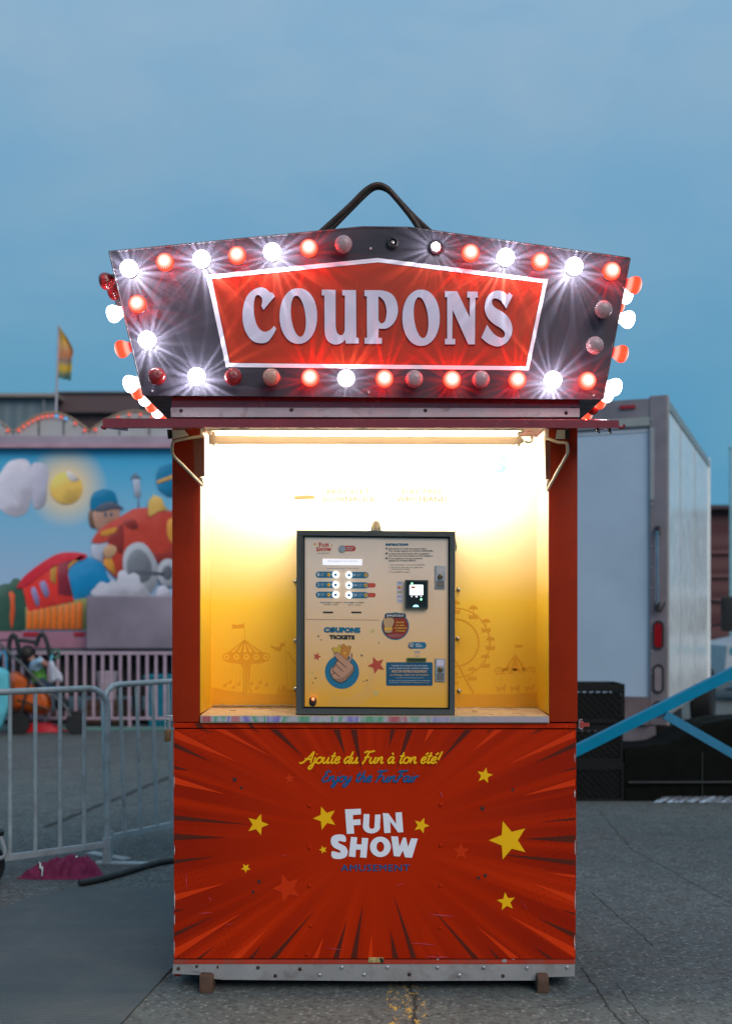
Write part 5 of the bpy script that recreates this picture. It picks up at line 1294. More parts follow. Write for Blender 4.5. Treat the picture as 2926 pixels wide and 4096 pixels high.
part('frame_tube', MB().tube([(wc.x, wc.y, WR), (wc.x - 0.02, wc.y + 0.05, 0.30), (wc.x - 0.4, wc.y + 0.25, 0.95)], 0.014, 8), DARKM, pc, True)
for (ox, oy, rr_) in ((-0.46, 0.30, WR), (-0.62, -0.22, 0.09), (-0.22, -0.40, 0.09)):
    Mw = Matrix.Translation((wc.x + ox, wc.y + oy, rr_)) @ Matrix.Rotation(R(55), 4, 'Z') @ Matrix.Rotation(R(90), 4, 'X')
    if ox == -0.22: continue
    part('tyre', MB().lathe([(rr_ - .03, -.022), (rr_ - .008, -.022), (rr_, -.012), (rr_, .012), (rr_ - .008, .022), (rr_ - .03, .022)], Mw, 24), pm('tyre_black', (0.012, 0.012, 0.012), 0.7), pc, True)
    part('rim', MB().lathe([(rr_ - .033, -.012), (rr_ - .033, .012), (.02, .02), (.02, -.02)], Mw, 14), pm('rim_grey', (0.2, 0.22, 0.24), 0.4, metal=0.4), pc, True)
part('axle', MB().tube([(wc.x, wc.y, WR), (wc.x - 0.46, wc.y + 0.30, WR)], 0.012, 8), DARKM, pc, True)
part('frame_tube', MB().tube([(wc.x - .46, wc.y + .30, WR), (wc.x - 0.48, wc.y + 0.35, 0.30), (wc.x - 0.86, wc.y + 0.55, 0.95), (wc.x - 0.4, wc.y + 0.25, 0.95)], 0.014, 8), DARKM, pc, True)
part('frame_tube', MB().tube([(wc.x - .62, wc.y - .22, .09), (wc.x - .55, wc.y - .05, .35), (wc.x - .30, wc.y + .27, .60)], 0.014, 8), DARKM, pc, True)
part('seat', MB().add([(wc.x - .25, wc.y + .10, .42), (wc.x - .55, wc.y + .30, .42), (wc.x - .72, wc.y + .05, .40), (wc.x - .42, wc.y - .15, .40), (wc.x - .30, wc.y + .22, .85), (wc.x - .62, wc.y + .42, .85)], [(0, 1, 2, 3), (0, 4, 5, 1)]), STB_, pc)
part('brake_pedal', MB().tube(smooth([(wc.x + 0.02, wc.y - .03, 0.21), (wc.x + 0.10, wc.y - 0.05, 0.185), (wc.x + 0.128, wc.y - 0.05, 0.215), (wc.x + 0.10, wc.y - .04, 0.30)], 4), 0.011, 8), pm('pedal_grey', (0.30, 0.32, 0.33), 0.5), pc, True)
part('mud_guard', MB().tube(smooth([(wc.x - .02, wc.y, 0.26), (wc.x + 0.07, wc.y - .02, 0.275), (wc.x + 0.10, wc.y - .03, 0.33)], 4), 0.02, 8), BLACKP, pc, True)

# ================================================================== FAIRGROUND RIDE TRAILER, LEFT
TY = 11.5
tl = thing('ride_trailer', (-4.8, 12.5, 0), 'fairground ride trailer with painted train mural and scalloped bulb crest', 'trailer')
MU = lambda i: (lambda a, b: at(a, b, TY - 0.004 * i))
tl0, tl1 = at(-800, 0, TY).x, at(1000, 0, TY).x
zt, zb = at(0, 1790, TY).z, at(0, 2525, TY).z
def mural_mat():
    m, nt, b, oc = newmat('mural_sky_print')
    sp = N(nt, 'ShaderNodeSeparateXYZ'); nt.links.new(oc, sp.inputs[0])
    f = maprange(nt, sp.outputs[2], at(0, 2300, TY).z, at(0, 1790, TY).z)
    rp = N(nt, 'ShaderNodeValToRGB'); nt.links.new(f, rp.inputs[0])
    rp.color_ramp.elements[0].color = (0.36, 0.54, 0.74, 1); rp.color_ramp.elements[1].color = (0.0, 0.40, 0.70, 1)
    e = rp.color_ramp.elements.new(0.55); e.color = (0.19, 0.52, 0.74, 1)
    c0 = at(265, 1945, TY)
    dx = mth(nt, 'SUBTRACT', sp.outputs[0], c0.x); dz = mth(nt, 'SUBTRACT', sp.outputs[2], c0.z)
    rr = mth(nt, 'SQRT', mth(nt, 'ADD', mth(nt, 'MULTIPLY', dx, dx), mth(nt, 'MULTIPLY', dz, dz)))
    c = mixc(nt, maprange(nt, rr, 0.60, 0.22, 0.0, 1.0), rp.outputs[0], (0.95, 0.72, 0.42))
    c = mixc(nt, mth(nt, 'MULTIPLY', noise(nt, oc, 3, 3), 0.10), c, (0.5, 0.5, 0.55))
    nt.links.new(c, b.inputs['Base Color']); b.inputs['Roughness'].default_value = 0.35
    return m
part('body', MB().box(tl0, tl1, TY + 0.02, TY + 2.4, 1.0, zt), pm('trailer_body', (0.35, 0.34, 0.36), 0.5), tl)
mu = part('mural_panel', MB().box(tl0, tl1, TY, TY + 0.015, zb, zt - 0.002), mural_mat(), tl, label='painted mural of a red cartoon train under a blue sky')
ZM = zz(0, 1700, 0.43103)
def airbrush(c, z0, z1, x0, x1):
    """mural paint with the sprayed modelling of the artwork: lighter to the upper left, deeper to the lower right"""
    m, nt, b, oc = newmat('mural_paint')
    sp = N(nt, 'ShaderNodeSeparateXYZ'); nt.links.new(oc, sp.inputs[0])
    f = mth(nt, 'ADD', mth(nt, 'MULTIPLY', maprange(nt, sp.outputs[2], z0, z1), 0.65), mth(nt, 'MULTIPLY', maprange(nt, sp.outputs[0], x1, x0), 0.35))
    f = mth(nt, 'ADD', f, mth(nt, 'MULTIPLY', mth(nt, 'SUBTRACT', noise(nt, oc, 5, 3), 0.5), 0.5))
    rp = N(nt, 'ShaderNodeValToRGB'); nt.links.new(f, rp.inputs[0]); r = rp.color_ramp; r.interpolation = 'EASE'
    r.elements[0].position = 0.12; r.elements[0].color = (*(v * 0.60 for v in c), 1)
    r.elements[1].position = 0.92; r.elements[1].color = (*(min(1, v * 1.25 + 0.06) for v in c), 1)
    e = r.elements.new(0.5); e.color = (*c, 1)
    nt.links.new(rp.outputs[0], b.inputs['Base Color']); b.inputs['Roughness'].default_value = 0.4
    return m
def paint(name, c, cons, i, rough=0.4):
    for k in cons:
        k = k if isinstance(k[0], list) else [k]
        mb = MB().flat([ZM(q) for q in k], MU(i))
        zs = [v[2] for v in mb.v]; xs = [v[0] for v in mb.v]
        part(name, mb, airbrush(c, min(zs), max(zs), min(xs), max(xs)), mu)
sm = lambda p: smooth(p, 4, True)
paint('cloud_paint', (0.74, 0.68, 0.78), [sm([(-60, 560), (10, 440), (80, 345), (180, 315), (250, 325), (290, 390), (300, 560), (290, 700), (240, 820), (130, 850), (30, 800), (-60, 700)])], 1)
paint('cloud_paint', (0.58, 0.54, 0.64), [sm([(290, 400), (350, 350), (410, 365), (455, 420), (440, 560), (430, 700), (380, 770), (310, 740)])], 2)
paint('sun_paint', (1.0, 0.60, 0.12), [circ(617, 585, 150, 32)], 3)
paint('sun_highlight_paint', (0.75, 0.66, 0.60), [sm([(615, 430), (670, 440), (735, 500), (690, 525), (640, 500)])], 4)
paint('birdhouse_paint', (0.16, 0.24, 0.32), [[(1255, 440), (1315, 500), (1205, 500)], [(1275, 660), (1290, 660), (1295, 780), (1280, 780)]], 2)
paint('birdhouse_paint', (0.45, 0.48, 0.58), [[(1232, 502), (1298, 502), (1308, 665), (1250, 665)]], 3)
paint('figure_shirt_paint', (0.0, 0.24, 0.50), [sm([(610, 1370), (690, 1280), (800, 1225), (900, 1260), (960, 1300), (1010, 1420), (1080, 1520), (1040, 1620), (700, 1640), (660, 1560)])], 3)
paint('figure_sleeve_paint', (0.50, 0.52, 0.62), [sm([(860, 1100), (940, 1080), (1010, 1080), (1000, 1200), (960, 1265), (900, 1250), (850, 1200)])], 4)
paint('figure_hair_paint', (0.20, 0.10, 0.06), [sm([(820, 850), (840, 790), (900, 800), (910, 900), (890, 960), (840, 940)])], 3)
paint('figure_face_paint', (0.50, 0.25, 0.17), [sm([(870, 800), (960, 770), (1100, 770), (1105, 860), (1060, 950), (960, 990), (900, 970), (870, 890)])], 4)
paint('figure_eye_paint', (0.05, 0.10, 0.18), [circ(980, 830, 14, 10, 22), circ(1033, 828, 13, 10, 20)], 5)
paint('figure_cap_paint', (0.0, 0.20, 0.38), [sm([(845, 780), (842, 690), (880, 620), (980, 595), (1060, 625), (1085, 690), (1085, 740), (960, 750), (880, 785)])], 6)
paint('figure_peak_paint', (0.10, 0.11, 0.16), [sm([(880, 790), (940, 735), (1030, 715), (1100, 740), (1150, 780), (1060, 775), (960, 800)])], 7)
paint('second_hat_paint', (0.0, 0.20, 0.38), [[(1455, 450), (1480, 390), (1540, 365), (1640, 355), (1640, 460), (1455, 540)], [(1460, 560), (1640, 490), (1640, 660), (1560, 660), (1480, 600)]], 6)
paint('second_hat_band_paint', (0.75, 0.40, 0.10), [[(1455, 545), (1460, 515), (1640, 445), (1640, 485)]], 7)
paint('locomotive_paint', (0.58, 0.045, 0.018), [sm([(855, 1085), (900, 1000), (1000, 915), (1100, 860), (1200, 800), (1260, 775), (1400, 768), (1500, 790), (1580, 800), (1700, 790), (1700, 1250), (1500, 1290), (1420, 1250), (1200, 1300), (1140, 1420), (1080, 1420), (1000, 1340), (960, 1270), (985, 1150), (1010, 1085), (920, 1095)])], 8)
paint('locomotive_shade_paint', (0.32, 0.025, 0.015), [sm([(1140, 900), (1250, 880), (1280, 960), (1200, 960)]), sm([(1330, 1150), (1500, 1200), (1700, 1150), (1700, 1220), (1480, 1270)]), sm([(1000, 1060), (1130, 920), (1150, 1060), (1130, 1200), (1040, 1100)])], 9)
for gp in ([(940, 990), (1080, 950), (1060, 1000), (960, 1030)], [(960, 1280), (1010, 1200), (1060, 1300), (1070, 1390), (1000, 1330)], [(1555, 900), (1580, 870), (1640, 870), (1640, 1090), (1580, 1080), (1550, 1000)]):
    paint('locomotive_gold_paint', (0.75, 0.30, 0.03), [sm(gp)], 10)
paint('bell_paint', (0.80, 0.46, 0.10), [sm([(1375, 800), (1380, 710), (1420, 660), (1425, 635), (1440, 655), (1500, 680), (1530, 760), (1575, 790), (1480, 800), (1390, 850)])], 11)
paint('hand_paint', (0.62, 0.34, 0.18), [sm([(960, 1190), (990, 1120), (1060, 1120), (1085, 1160), (1050, 1220), (1000, 1240)])], 12)
paint('wheel_paint', (0.42, 0.43, 0.47), [[sm([(1140, 1280), (1170, 1150), (1260, 1090), (1350, 1110), (1430, 1220), (1470, 1350), (1440, 1500), (1300, 1600), (1180, 1500)])]], 11)
paint('wheel_hub_paint', (0.20, 0.21, 0.24), [sm([(1180, 1270), (1220, 1180), (1290, 1150), (1360, 1200), (1410, 1320), (1380, 1440), (1250, 1460), (1190, 1380)])], 12)
paint('wheel_paint', (0.42, 0.43, 0.47), [circ(1560, 1370, 100, 24, 130)], 13)
paint('wheel_hub_paint', (0.12, 0.12, 0.15), [circ(1555, 1370, 50, 20, 66), [(1210, 1330), (1520, 1370), (1520, 1400), (1210, 1365)]], 14)
paint('steam_paint', (0.60, 0.59, 0.66), [sm([(870, 1585), (890, 1500), (940, 1455), (1000, 1470), (1040, 1440), (1085, 1450), (1100, 1370), (1150, 1350), (1190, 1390), (1240, 1370), (1290, 1400), (1305, 1460), (1350, 1500), (1360, 1590)]), sm([(1455, 1590), (1465, 1520), (1510, 1490), (1560, 1520), (1580, 1590)])], 15)
paint('wagon_roof_paint', (0.75, 0.02, 0.04), [sm([(160, 1500), (230, 1400), (400, 1270), (540, 1195), (680, 1180), (810, 1205), (760, 1250), (600, 1270), (420, 1370), (260, 1490), (180, 1515)])], 8)  # red raised to carry the pink and red glow of the lights
paint('wagon_side_paint', (0.88, 0.035, 0.02), [[(210, 1510), (400, 1370), (520, 1280), (620, 1270), (625, 1360), (690, 1640), (450, 1690), (260, 1740), (240, 1620)]], 6)  # glow of the ride lights painted into the wagon red
paint('wagon_window_paint', (0.28, 0.012, 0.03), [[(540, 1290), (650, 1260), (640, 1340), (630, 1400), (680, 1590), (540, 1570)]], 7)
paint('wagon_trim_paint', (0.62, 0.28, 0.04), [[(470, 1330), (530, 1290), (520, 1480), (470, 1440)], [(640, 1290), (740, 1215), (800, 1215), (680, 1290), (625, 1350)]], 8)
paint('wagon_glass_paint', (0.30, 0.24, 0.45), [sm([(370, 1470), (420, 1450), (460, 1560), (430, 1600), (400, 1560)]), sm([(290, 1530), (330, 1510), (370, 1640), (340, 1680)])], 9)
paint('bush_paint', (0.035, 0.10, 0.06), [sm([(-60, 1560), (20, 1480), (90, 1470), (130, 1425), (190, 1440), (230, 1560), (250, 1750), (240, 1900), (-60, 1900)])], 2)
paint('picket_paint', (0.92, 0.17, 0.01), [[(250 + 58 * k, 1730 - 10 * k), (275 + 58 * k, 1720 - 10 * k), (298 + 58 * k, 1730 - 10 * k), (298 + 58 * k, 1895), (250 + 58 * k, 1895)] for k in range(9)], 10)
paint('meadow_paint', (0.34, 0.33, 0.10), [[(240, 1690), (820, 1600), (820, 1900), (240, 1900)]], 5)
paint('lantern_paint', (0.80, 0.10, 0.02), [sm([(85, 1560), (115, 1545), (140, 1580), (135, 1640), (140, 1720), (115, 1890), (95, 1800), (100, 1650)])], 4)
# cornice and crest
CORN = pm('cornice_grey', (0.42, 0.32, 0.37), 0.45, metal=0.2, var=0.15, vs=2)  # grey metal, its pink tinge painted in for the ride lights
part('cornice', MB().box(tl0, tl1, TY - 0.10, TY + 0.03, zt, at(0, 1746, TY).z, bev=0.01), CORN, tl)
part('cornice_lip', MB().box(tl0, tl1, TY - 0.13, TY - 0.11, zt - 0.02, zt + 0.03), pm('lip_pink_lit', (0.50, 0.28, 0.34), 0.4), tl)  # pink light of the rides put into the lip colour
CRE = pm('crest_board', (0.42, 0.41, 0.40), 0.5, var=0.08, vs=2)
for cx0, cx1, pk in ((58, 358, 1650), (360, 720, 1644), (-250, 50, 1652)):
    top = [(cx0 + (cx1 - cx0) * k / 16, 1746 - (1746 - pk) * math.sin(math.pi * (0.06 + 0.88 * k / 16)) ** 0.9) for k in range(17)]
    arch = part('crest_board', MB().prism([top + [(cx1, 1746), (cx0, 1746)]], at, TY + 0.0, TY + 0.05), CRE, tl)
    part('crest_trim', MB().tube([at(a, b, TY - 0.01) for a, b in top], 0.014, 6), pm('crest_tan', (0.40, 0.28, 0.18), 0.5), arch, True)
    for f in (0.33, 0.66):
        x = cx0 + (cx1 - cx0) * f
        part('crest_seam', MB().box(at(x, 0, TY).x - .012, at(x, 0, TY).x + .012, TY - 0.012, TY - 0.001, at(0, 1745, TY).z, at(0, pk + 30, TY).z), pm('seam_dark', (0.14, 0.13, 0.12), 0.6), arch)
    for k in range(1, 16) if cx0 == 58 else range(1, 16, 2):
        if cx0 == 58 and k in (12, 14): continue
        a, b = top[k]
        red = (k % 5 not in (3,)) if cx0 != 58 else k not in (9, 11)
        cb = part('crest_bulb', MB().lathe([(0.010, -.02), (0.019, -.010), (0.022, 0), (0.019, .012), (0.006, .02)], Matrix.Translation(at(a, b + 13, TY - 0.035)) @ Matrix.Rotation(R(90), 4, 'X'), 10), em('crest_red', (0.9, 0.10, 0.05), 0.6) if red else em('crest_blue', (0.10, 0.42, 0.85), 0.6), arch, True)
# skirt, plinth box and lamps under the mural
PINK_LIT = pm('skirt_metal_pink_lit', (0.46, 0.20, 0.27), 0.45, metal=0.2, var=0.2, vs=1.5)  # pink glow of the ride lights painted into the metal colour
part('skirt_panel', MB().box(tl0, at(352, 0, TY).x, TY - 0.03, TY + 0.01, at(0, 2592, TY).z, zb - 0.003), PINK_LIT, tl)
for a, b in ((98, 160), (300, 342)):
    part('marker_lamp', MB().box(at(a, 0, TY).x, at(b, 0, TY).x, TY - 0.05, TY - 0.031, at(0, 2544, TY).z, at(0, 2529, TY).z, bev=0.005), pm('reflector_red', (0.42, 0.01, 0.02), 0.3), tl)
part('plinth_box', MB().box(at(346, 0, TY - .3).x, at(1000, 0, TY).x, TY - 0.30, TY - 0.04, at(0, 2592, TY).z, at(0, 2383, TY - .3).z, bev=0.015), pm('plinth_grey', (0.30, 0.24, 0.29), 0.45, metal=0.25, var=0.22, vs=1.2), tl)
part('under_deck', MB().box(tl0, tl1, TY + 0.3, TY + 2.3, 0.35, 0.98), pm('chassis_black', (0.014, 0.013, 0.014), 0.7), tl)
for x in (-7.0, -5.2, -3.4, -2.0):
    part('support_leg', MB().box(x, x + 0.12, TY + 0.4, TY + 0.52, 0.0, 0.36).box(x - .1, x + .22, TY + 0.3, TY + 0.62, 0.0, 0.03), DARKM, tl)
part('step_board', MB().box(tl0, tl1, TY - 0.25, TY + 0.2, 0.10, 0.16), pm('step_brown', (0.08, 0.05, 0.045), 0.7), tl)
for x in (-7.4, -5.4, -3.6, -1.8):
    part('step_support', MB().box(x, x + 0.08, TY - 0.2, TY + 0.15, 0.0, 0.10), DARKM, tl)

# ride fence
FY = 10.6
fn = thing('ride_fence', (-3.5, FY, 0), 'pale metal picket fence, pink ride light put into its colour, in front of the ride trailer', 'fence')
FP = pm('fence_white_pink_lit', (0.50, 0.36, 0.43), 0.4, metal=0.2, var=0.15)  # pale bars coloured pink in place of the light falling on them
fz1, fz0 = at(0, 2606, FY).z, at(0, 2878, FY).z
fx0, fx1 = at(-200, 0, FY).x, at(900, 0, FY).x
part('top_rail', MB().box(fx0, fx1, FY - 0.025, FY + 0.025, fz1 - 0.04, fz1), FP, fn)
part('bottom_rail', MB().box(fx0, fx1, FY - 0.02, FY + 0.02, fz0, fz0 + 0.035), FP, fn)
k = 0; x = at(233, 0, FY).x
while x < fx1:
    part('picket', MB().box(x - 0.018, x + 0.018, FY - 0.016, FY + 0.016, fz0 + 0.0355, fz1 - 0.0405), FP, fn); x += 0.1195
x = at(233, 0, FY).x - 0.1195
while x > fx0:
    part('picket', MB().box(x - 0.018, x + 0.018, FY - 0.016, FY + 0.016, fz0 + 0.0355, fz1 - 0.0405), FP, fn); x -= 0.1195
for x in (fx0 + .02, at(180, 0, FY).x, at(520, 0, FY).x, fx1 - .02):
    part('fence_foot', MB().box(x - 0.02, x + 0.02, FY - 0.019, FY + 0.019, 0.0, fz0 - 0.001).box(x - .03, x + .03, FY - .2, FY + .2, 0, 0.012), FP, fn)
o = link('green_kerb_strip', MB().box(fx0, fx1, FY - 0.36, FY - 0.24, 0.0, 0.05, bev=0.01).mesh('green_kerb_strip', pm('kerb_green', (0.10, 0.20, 0.19), 0.7)))
tag(o, 'pale green ground strip along the foot of the pink-tinted fence', 'kerb')
# things behind and before the fence
bk = at(430, 2690, 10.95)
o = thing('crate_stand', (bk.x, 10.98, 0), 'dark wooden crate carrying the white bucket behind the pink-tinted fence', 'crate')
part('crate_box', MB().box(bk.x - 0.25, bk.x + 0.25, 10.80, 11.15, 0.0, 0.36, bev=0.01), pm('crate_brown', (0.07, 0.045, 0.035), 0.7), o)
for z in (0.09, 0.20, 0.31):
    part('crate_slat', MB().box(bk.x - 0.255, bk.x + 0.255, 10.785, 10.799, z - 0.035, z + 0.035), pm('crate_slat_brown', (0.10, 0.06, 0.045), 0.7), o)
b1 = thing('bucket', (bk.x, 10.95, 0.361), 'white plastic bucket behind the pink-tinted picket fence', 'bucket')
part('pail', MB().lathe([(0.115, 0.0), (0.118, 0.01), (0.138, 0.36), (0.146, 0.362), (0.146, 0.385), (0.130, 0.385), (0.112, 0.02)], Matrix.Translation((bk.x, 10.95, 0.361)), 24), pm('bucket_white', (0.62, 0.52, 0.58), 0.4), b1, True)
part('handle', MB().tube([(bk.x + 0.147 * math.cos(a), 10.95 - 0.02 - 0.05 * math.sin(a), 0.361 + 0.36 - 0.12 * math.sin(a)) for a in [math.pi * k / 10 for k in range(11)]], 0.004, 6), STEEL, b1, True)
tb = at(660, 2735, 11.0)
b2 = thing('storage_tub', (tb.x, 11.0, 0), 'turquoise plastic tub behind the pink-tinted picket fence', 'tub')
part('tub', MB().add([(tb.x - .2, 10.9, 0.0), (tb.x + .2, 10.9, 0.0), (tb.x + .2, 11.18, 0), (tb.x - .2, 11.18, 0), (tb.x - .25, 10.85, .66), (tb.x + .25, 10.85, .66), (tb.x + .25, 11.2, .66), (tb.x - .25, 11.2, .66)], [(3, 2, 1, 0), (0, 1, 5, 4), (1, 2, 6, 5), (2, 3, 7, 6), (3, 0, 4, 7)]), pm('tub_teal', (0.01, 0.26, 0.36), 0.4), b2)
part('lid', MB().box(tb.x - .27, tb.x + .27, 10.83, 11.22, .661, .70, bev=0.01), pm('tub_teal', (0.01, 0.26, 0.36), 0.4), b2)
rt = gnd(165, 2926)
o = thing('plastic_sled', (rt.x, rt.y, 0), 'bright red plastic sled lying on the ground before the pink-tinted fence', 'sled')
mb = MB(); L = 0.5; W_ = 0.26
pts = [(-L * .5, .0), (-L * .42, .09), (-L * .2, .115), (L * .2, .11), (L * .38, .06), (L * .56, .005)]
vs = []
for (x, h) in pts:
    vs += [(rt.x + x, rt.y - W_ / 2, 0.004), (rt.x + x, rt.y - W_ / 2 + .03, h + .006), (rt.x + x, rt.y + W_ / 2 - .03, h + .006), (rt.x + x, rt.y + W_ / 2, 0.004)]
mb.add(vs, [(i * 4 + k, i * 4 + k + 1, (i + 1) * 4 + k + 1, (i + 1) * 4 + k) for i in range(5) for k in range(3)])
part('shell', mb, pm('sled_red', (0.55, 0.012, 0.02), 0.3), o, True)
part('cord', MB().tube(smooth([(rt.x + .26, rt.y, .03), (rt.x + .36, rt.y - .05, .012), (rt.x + .45, rt.y - .02, .01)], 4), 0.008, 6), pm('sled_red', (0.55, 0.012, 0.02), 0.3), o, True)

# stroller with a child
STY = 10.05
ZS = zz(0, 2480, 0.22167)
def S3(x, y, dy=0.0):
    (a, b), = ZS([(x, y)]); return at(a, b, STY + dy)
def puffy(mb, cont, y0, y1, shrink=0.82, mi=0):
    c = cont; n = len(c); cx = sum(p[0] for p in c) / n; cyy = sum(p[1] for p in c) / n
    ym = (y0 + y1) / 2; hw = (y1 - y0) / 2
    rings = []
    for f, s in ((-1, shrink * .75), (-.85, shrink), (-.4, .97), (0, 1.0), (.4, .97), (.85, shrink), (1, shrink * .75)):
        rings.append([S3(cx + (p[0] - cx) * s, cyy + (p[1] - cyy) * s, ym + hw * f) for p in c])
    vs = [tuple(v) for r_ in rings for v in r_]
    fs = [(i * n + k, i * n + (k + 1) % n, (i + 1) * n + (k + 1) % n, (i + 1) * n + k) for i in range(6) for k in range(n)] + [tuple(range(n)), tuple(6 * n + k for k in range(n))[::-1]]
    return mb.add(vs, fs, mi)
STB = pm('stroller_black', (0.014, 0.020, 0.022), 0.55)
sr = thing('stroller', (S3(700, 2000).x, STY, 0), 'stroller with shiny orange footmuff and black frame behind the barrier', 'stroller')
part('footmuff', puffy(MB(), smooth([(150, 1060), (200, 950), (300, 930), (420, 990), (560, 1150), (740, 1260), (920, 1390), (920, 1640), (700, 1710), (420, 1660), (200, 1640), (180, 1300)], 3, True), -0.2, 0.2), pm('muff_orange', (0.55, 0.10, 0.012), 0.28, coat=0.3), sr, True)
part('muff_seam', MB().tube([S3(a, b, -0.203) for a, b in smooth([(320, 1440), (560, 1510), (900, 1620)], 5)], 0.018, 6), pm('seam_brown', (0.10, 0.03, 0.01), 0.5), sr, True)
for pts, dy, r_ in (([(150, 760), (170, 460), (210, 300), (270, 285), (320, 420), (380, 700)], 0.16, 0.032), ([(650, 480), (700, 330), (750, 255), (800, 280), (870, 480), (900, 740)], -0.16, 0.028), ([(330, 365), (430, 370), (640, 400)], 0.0, 0.026), ([(-120, 350), (0, 365), (150, 360)], 0.1, 0.012), ([(930, 650), (990, 620), (1050, 600)], -0.1, 0.02)):
    part('hood_bar', MB().tube([S3(a, b, dy) for a, b in smooth(pts, 4)], r_, 8), STB, sr, True)
for dy in (-0.24, 0.24):
    part('frame_tube', MB().tube([S3(a, b, dy) for a, b in ((-150, 330), (0, 430), (400, 800), (740, 1150), (1180, 1560), (1330, 1850))], 0.020, 8), pm('stroller_tube', (0.07, 0.08, 0.085), 0.35, metal=0.4), sr, True)
    part('frame_tube', MB().tube([S3(a, b, dy) for a, b in ((560, 1000), (430, 1500), (350, 1860))], 0.016, 8), STB, sr, True)
part('seat_back', puffy(MB(), smooth([(380, 560), (480, 520), (560, 640), (600, 800), (700, 1000), (660, 1120), (480, 1000), (400, 800)], 3, True), 0.06, 0.22), STB, sr, True)
part('foot_rest', puffy(MB(), smooth([(1000, 1380), (1150, 1370), (1240, 1450), (1240, 1560), (1150, 1640), (1010, 1600)], 3, True), -0.15, 0.15), STB, sr, True)
for (wx, r_) in ((1370, 0.13), (350, 0.14)):
    for dy in (-0.24, 0.24):
        c = S3(wx, 1800, dy)
        M = Matrix.Translation((c.x, c.y, r_)) @ Matrix.Rotation(R(90), 4, 'X')
        w = part('wheel', MB().lathe([(r_ - .035, -.02), (r_ - .006, -.02), (r_, -.01), (r_, .01), (r_ - .006, .02), (r_ - .035, .02)], M, 24), pm('tyre_black', (0.012, 0.012, 0.012), 0.7), sr, True)
        part('wheel_hub', MB().lathe([(r_ - .036, -.012), (r_ - .036, .012), (.02, .02), (.02, -.02)], M, 14), pm('rim_grey', (0.2, 0.22, 0.24), 0.4, metal=0.4), w, True)
part('toy_ring', MB().tube([S3(1010 + 70 * math.cos(a), 610 + 80 * math.sin(a), -0.2) for a in [2 * math.pi * k / 16 for k in range(17)]], 0.014, 6), pm('toy_green', (0.03, 0.16, 0.08), 0.4), sr, True)
wb = thing('white_bag', tuple(S3(1010, 1130, -0.24)), 'crumpled white plastic bag hanging from the stroller frame', 'bag')
part('bag', puffy(MB(), smooth([(890, 770), (960, 740), (1020, 860), (1100, 950), (1140, 1060), (1120, 1130), (1060, 1080), (1000, 1110), (940, 1140), (910, 1100), (895, 940)], 3, True), -0.36, -0.27), pm('bag_white', (0.50, 0.50, 0.56), 0.5), wb, True)
part('bag_tie', MB().tube([S3(930, 760, -0.31), S3(925, 690, -0.30), S3(950, 640, -0.26)], 0.014, 6), pm('toy_blue', (0.10, 0.36, 0.50), 0.4), wb, True)
tq = thing('turquoise_bag', (S3(20, 1700).x, STY - .1, 0), 'large turquoise cloth bag standing beside the orange stroller', 'bag')
part('bag', puffy(MB(), smooth([(-330, 1000), (-200, 880), (-40, 850), (90, 880), (170, 950), (185, 1150), (200, 1320), (190, 1500), (130, 1720), (60, 1900), (0, 2018), (-150, 2022), (-260, 2018), (-330, 1700)], 3, True), -0.55, -0.3, 0.86), pm('turquoise_cloth', (0.10, 0.46, 0.54), 0.7, var=0.2, vs=5, bump=0.5, bs=7), tq, True)
part('strap', MB().tube(smooth([tuple(S3(-60, 860, -.42)), tuple(S3(-20, 700, -.35)), tuple(S3(60, 560, -.25)), tuple(S3(110, 640, -.3)), tuple(S3(120, 900, -.42))], 5), 0.014, 6), pm('strap_blue', (0.02, 0.20, 0.34), 0.6), tq, True)

def skin_body(name, bones, mats, parent):
    """bones: list of (start, end, r0, r1, material index); joined into one continuous skin"""
    V = []; key = {}; E = []; Rr = []; mi = []
    def vid(p, r):
        k = tuple(round(c, 4) for c in p)
        if k not in key: key[k] = len(V); V.append(Vector(p)); Rr.append(r)
        return key[k]
    for a, b, r0, r1, m_ in bones:
        E.append((vid(a, r0), vid(b, r1))); mi.append(m_)
    me = bpy.data.meshes.new(name); me.from_pydata([tuple(v) for v in V], E, [])
    o = bpy.data.objects.new(name, me); col.objects.link(o)
    md = o.modifiers.new('skin', 'SKIN'); md.use_smooth_shade = True
    sv = me.skin_vertices[0].data
    for i, r in enumerate(Rr): sv[i].radius = (r, r)
    sv[0].use_root = True
    sd = o.modifiers.new('sub', 'SUBSURF'); sd.levels = 2; sd.render_levels = 2
    dg = bpy.context.evaluated_depsgraph_get(); dg.update()
    nm = bpy.data.meshes.new_from_object(o.evaluated_get(dg))
    bpy.data.objects.remove(o); bpy.data.meshes.remove(me)
    nm.materials.clear()
    for m_ in mats: nm.materials.append(m_)
    for p in nm.polygons:
        c = p.center; best = 1e9; bi = 0
        for (a, b, r0, r1, m_) in bones:
            a = Vector(a); b = Vector(b); t = max(0, min(1, (c - a).dot(b - a) / max(1e-9, (b - a).length_squared)))
            d = (c - a.lerp(b, t)).length / (r0 + (r1 - r0) * t)
            if d < best: best = d; bi = m_
        p.material_index = bi; p.use_smooth = True
    return part(name, nm, None, parent)
kid = thing('person', tuple(S3(690, 1150)), 'small child in green top with light blue sleeve seated in the stroller', 'person')
KS = pm('child_skin', (0.42, 0.20, 0.16), 0.5); KG = pm('child_green', (0.07, 0.24, 0.03), 0.7); KB = pm('child_sleeve', (0.30, 0.46, 0.60), 0.7); KL = pm('child_trousers', (0.03, 0.05, 0.08), 0.7); KH = pm('child_hair', (0.012, 0.008, 0.006), 0.6)
pel = tuple(S3(740, 1130)); che = tuple(S3(650, 870)); nek = tuple(S3(585, 735)); hd1 = tuple(S3(545, 670)); hd2 = tuple(S3(520, 590))
